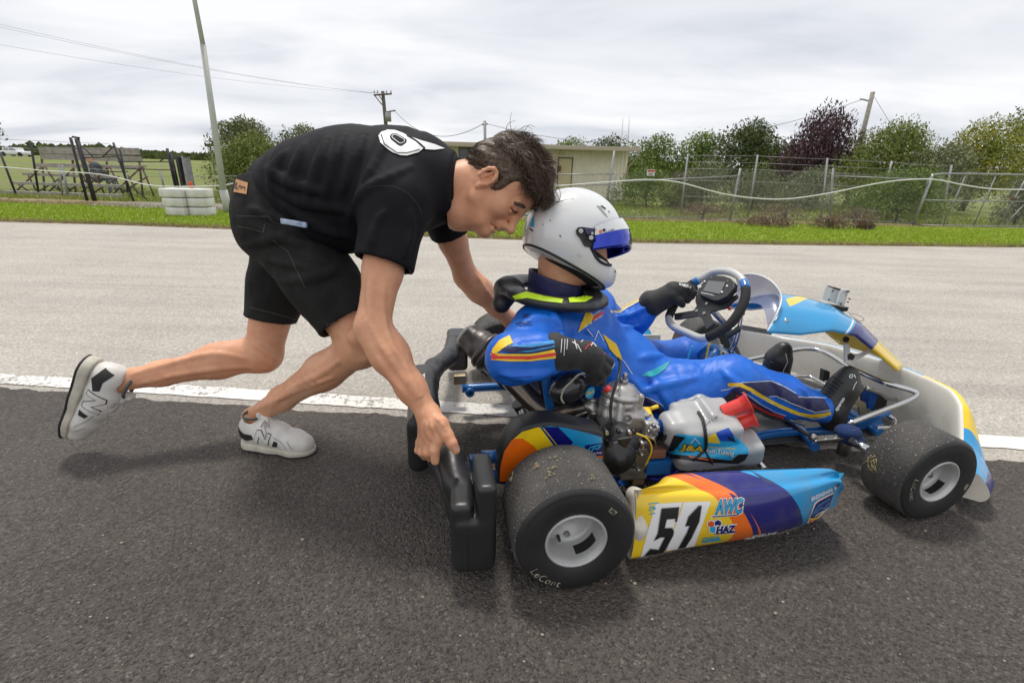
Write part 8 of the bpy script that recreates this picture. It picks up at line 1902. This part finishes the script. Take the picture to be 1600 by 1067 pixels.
decal_off('glove_lettering', unit(text2d('KART-1', 1, .04)), (1070, 446.5, 9, 2.6, .5, -1.8), bvh_of(gL), F_w, gL, .0016, 3.)
# boots
def boot(ank, heel, ball, toe, w_, parent=drv):
    b_ = SDF(np.minimum.reduce([ank, heel, ball, toe])-.08, np.maximum.reduce([ank, heel, ball, toe])+.08, .0035); b_.chain([ank, heel], [.044, .034], .02).chain([heel, ball, toe], [.036, .040, .032], .03).chain([ank, ball], [.044, .036], .04)
    o = dpart('boot', b_, M_boot); return o
bR = boot(K(1292, 638, y=-.165), K(1300, 655, y=-.16), K(1318, 606, y=-.16), K(1326, 586, y=-.155), 0); bL = boot(K(1208, 590, y=.14), K(1212, 612, y=.13), K(1216, 562, y=.14), K(1224, 546, y=.14), 0)
bbv = bvh_of(bR); decal_off('boot_lettering', unit(text2d('sparco', 1, .05)), (1313, 632, 6.5, -10, -2.0, -2.0), bbv, F_w, bR, .0016, 3.)
V, F = strokes2d([J([(1050, 470), (1060, 455), (1075, 455), (1080, 465), (1070, 480), (1055, 480), (1050, 470)]), J([(1090, 455), (1100, 480)])], 1.1); decal_off('boot_emblem', (V, F), ID, bbv, F_w, bR, .0016, 3.)
decal_off('boot_piping', strokes2d([J([(1110, 515), (1090, 550), (1080, 580)])], .9), ID, bbv, F_w, bR, .0016, 3.); decal_off('boot_piping', strokes2d([J([(520, 280), (535, 350), (500, 420), (490, 510)])], .9), ID, bvh_of(bL), F_w, bL, .0016, 3.)
for (bo, P0, P1, yy) in ((bR, (1287, 612), (1306, 590), -.20), (bL, (1202, 585), (1208, 566), .10)):
    bv = bvh_of(bo)
    for k in range(6):
        t = k/5; px, py = P0[0]*(1-t)+P1[0]*t, P0[1]*(1-t)+P1[1]*t; Q = []
        for dx_, dy_ in ((-5, -2), (0, 2), (6, 5), (11, 9)):
            h = bv.ray_cast(Vector(kcam-np.array(do)), Vector(kray(px+dx_, py+dy_)).normalized(), 10)
            if h[0] is not None: Q.append(np.array(h[0])+np.array(h[1])*.002)
        if len(Q) > 1: mb = MB(); mb.tube(Q, .0024, 6); mb.build('boot_lace', M_ink, bo)
# ---- helmet
M_helm = mat('white_helmet_paint', (.78, .78, .77), .22, coat=.9, var=(5, (.70, .70, .69), .5)); M_liner = mat('black_liner', (.012, .012, .012), .9); M_trim = mat('rubber_trim', (.02, .02, .02), .5)
s = SDF(HP-.21, HP+.21, .0036)
s.ell(hd(-.010, .020), (.140, .125, .124), rot=HQ, k=.01).ell(hd(.030, -.040), (.120, .078, .105), rot=HQ, k=.05).ell(hd(-.06, -.02), (.09, .10, .112), rot=HQ, k=.05).ell(hd(.075, -.065), (.082, .036, .082), rot=HQ, k=.03)
s.ell(hd(-.01, .012), (.112, .110, .100), rot=HQ, k=.004, op='sub').ell(hd(.04, -.06), (.090, .09, .078), rot=HQ, k=.01, op='sub')
s.plane(hd(0, -.098), HQ@np.array([.0, -1, 0]), .010)
s.box(hd(.115, .010), (.075, .043, .2), rot=HQ@np.array([[math.cos(.10), -math.sin(.10), 0], [math.sin(.10), math.cos(.10), 0], [0, 0, 1]]), rd=.025, k=.008, op='sub')
helm = dpart('helmet', s, M_helm); hb_ = bvh_of(helm)
s = SDF(HP-.2, HP+.2, .0045); s.ell(hd(-.010, .014), (.128, .114, .113), rot=HQ, k=.01).ell(hd(.035, -.05), (.105, .07, .092), rot=HQ, k=.05).ell(hd(.02, -.01), (.120, .100, .088), rot=HQ, k=.01, op='sub').plane(hd(0, -.103), HQ@np.array([0, -1, 0]), .004); s.box(hd(.12, .010), (.08, .034, .2), rot=HQ, rd=.02, k=.004, op='sub'); dpart('helmet_liner', s, M_liner, parent=helm)
# trims traced on the shell
def trace(name, L_, r_, m, zf, parent=helm, bv=None, lift=.001, closed=False):
    Q = []
    for p in crom([np.array([*q, 0.]) for q in zf(L_)], 6):
        h = (bv or hb_).ray_cast(Vector(kcam-np.array(do)), Vector(kray(p[0], p[1])).normalized(), 10)
        if h[0] is not None: Q.append(np.array(h[0])+np.array(h[1])*lift)
    if len(Q) > 2: mb = MB(); mb.tube(Q, r_, 8); mb.build(name, m, parent)
Hz = lambda L_: [(800+x/5.333, 280+y/5.333) for x, y in L_]
rimP = []
for i in range(48):
    a = 2*math.pi*i/48; d0_ = hd(0, -.094)-np.array(do); dv_ = HQ@np.array([math.cos(a), 0, math.sin(a)]); h = hb_.ray_cast(Vector(d0_+dv_*.3+HQ@np.array([.02, .004, 0])), Vector(-dv_), .4)
    if h[0] is not None: rimP.append(np.array(h[0]))
mb = MB(); mb.tube(rimP, .0042, 8, closed=True); mb.build('bottom_trim', M_trim, helm)
trace('eyeport_trim', [(655, 575), (690, 640), (740, 690), (800, 715), (862, 718)], .0042, M_trim, Hz, lift=.0015)
# visor, hinged up
def vrow(th):
    c = max(0, math.cos(th))**.8; la = .128*math.sin(th); top_ = np.array([.012+.083*c, .008+.104*c, la]); bo = np.array([.030+(.160-.030)*c, -.052+(.100)*c, la*1.0])
    out = []
    for k in range(9): t = k/8; p = top_*(1-t)+bo*t; p[0] += .010*math.sin(math.pi*t)*c; p[1] += .006*math.sin(math.pi*t)*c; out.append(HP+HQ@p-np.array(do))
    return out
rowsV = [vrow(R_(a)) for a in range(-84, 85, 6)]
M_vis = mat('blue_mirror_visor', (.004, .03, .42), .08, .85, coat=1)
vs_ = loft('visor', rowsV, [M_vis], helm); sm_ = vs_.modifiers.new('thickness', 'SOLIDIFY'); sm_.thickness = .0025
vo = [[p+(p-(HP-np.array(do)))*.012 for p in r_[0:4]] for r_ in rowsV]; loft('visor_strip', vo, [M_helm], vs_)
vv_ = BVHTree.FromPolygons([tuple(p) for r_ in vo for p in r_], [(i*4+j, i*4+j+1, (i+1)*4+j+1, (i+1)*4+j) for i in range(len(vo)-1) for j in range(3)])
decal_off('visor_lettering', unit(text2d('HAZ', 1, .06, .2)), (953, 363, 7, -2.0, -.3, -3.4), vv_, M_nv, vs_, .002, 3.)
for c_, r_, m_ in (((938, 362), 2.6, M_or), ((943.5, 360), 2.6, M_nv), ((941.5, 366), 2.6, M_cy)): decal_off('visor_dot', poly2d([(c_[0]+r_*math.cos(a*.7), c_[1]+r_*math.sin(a*.7)) for a in range(9)]), ID, vv_, m_, vs_, .0022, 3.)
M_pur = mat('purple_hinge_plate', (.035, .03, .10), .4); 
def hpl(name, L_, m, lift, th=.003):
    V2 = Hz(L_); Q = []
    for p in V2:
        h = hb_.ray_cast(Vector(kcam-np.array(do)), Vector(kray(*p)).normalized(), 10); 
        Q.append(np.array(h[0])+np.array(h[1])*lift if h[0] is not None else None)
    Q = [q for q in Q if q is not None]
    if len(Q) > 2: mb = MB(); nrm = HQ[:, 2]*-1; mb.prism(Q, nrm*th); mb.build(name, m, helm)
hpl('hinge_plate', [(530, 430), (545, 408), (580, 405), (700, 420), (720, 500), (660, 580), (600, 560), (570, 500), (535, 460)], M_trim, .003, .006); hpl('hinge_arm', [(590, 410), (690, 425), (700, 500), (660, 545), (620, 470)], M_pur, .008, .004)
for p, r_ in (((568, 442), .0062), ((652, 497), .0062), ((662, 462), .0035), ((564, 628), .0042)):
    h = hb_.ray_cast(Vector(kcam-np.array(do)), Vector(kray(*Hz([p])[0])).normalized(), 10); 
    if h[0] is not None: q = np.array(h[0]); nn = -HQ[:, 2]; mb = MB(); mb.cyl(q, q+nn*(.016 if p[1] < 600 else .003), r_, 16); mb.build('helmet_screw', M_steel, helm)
kh = lambda n, shp, m, l=.0008: decal_off(n, shp, ID, hb_, m, helm, l, 3.)
kh('helmet_vent', poly2d(Hz([(700, 222), (735, 225), (800, 320), (770, 300)])), mat('grey_vent', (.35, .35, .35), .4)); kh('vent_slot', poly2d(Hz([(735, 222), (750, 222), (785, 250), (770, 252)])), M_ink, .0014); kh('vent_slot', poly2d(Hz([(800, 262), (815, 275), (805, 280)])), M_ink, .0014)
kh('helmet_print', poly2d(Hz([(185, 305), (188, 400), (150, 395), (165, 335)])), M_cy); kh('helmet_print', poly2d(Hz([(148, 405), (180, 428), (176, 440), (146, 420)])), M_ink)
kh('helmet_crack_line', strokes2d([Hz([(310, 245), (370, 200), (440, 170), (515, 163)])], .7), M_sil); kh('scuff_mark', poly2d(Hz([(393, 462), (410, 470), (408, 488), (398, 480)])), M_sil)
kh('chin_vent', poly2d(Hz([(852, 765), (878, 758), (875, 772), (856, 778)])), M_ink)
for p in ((318, 347), (260, 378), (935, 10)): kh('chip', poly2d([(Hz([p])[0][0]+1.*math.cos(a*1.2), Hz([p])[0][1]+1.*math.sin(a*1.2)) for a in range(5)]), M_ink)
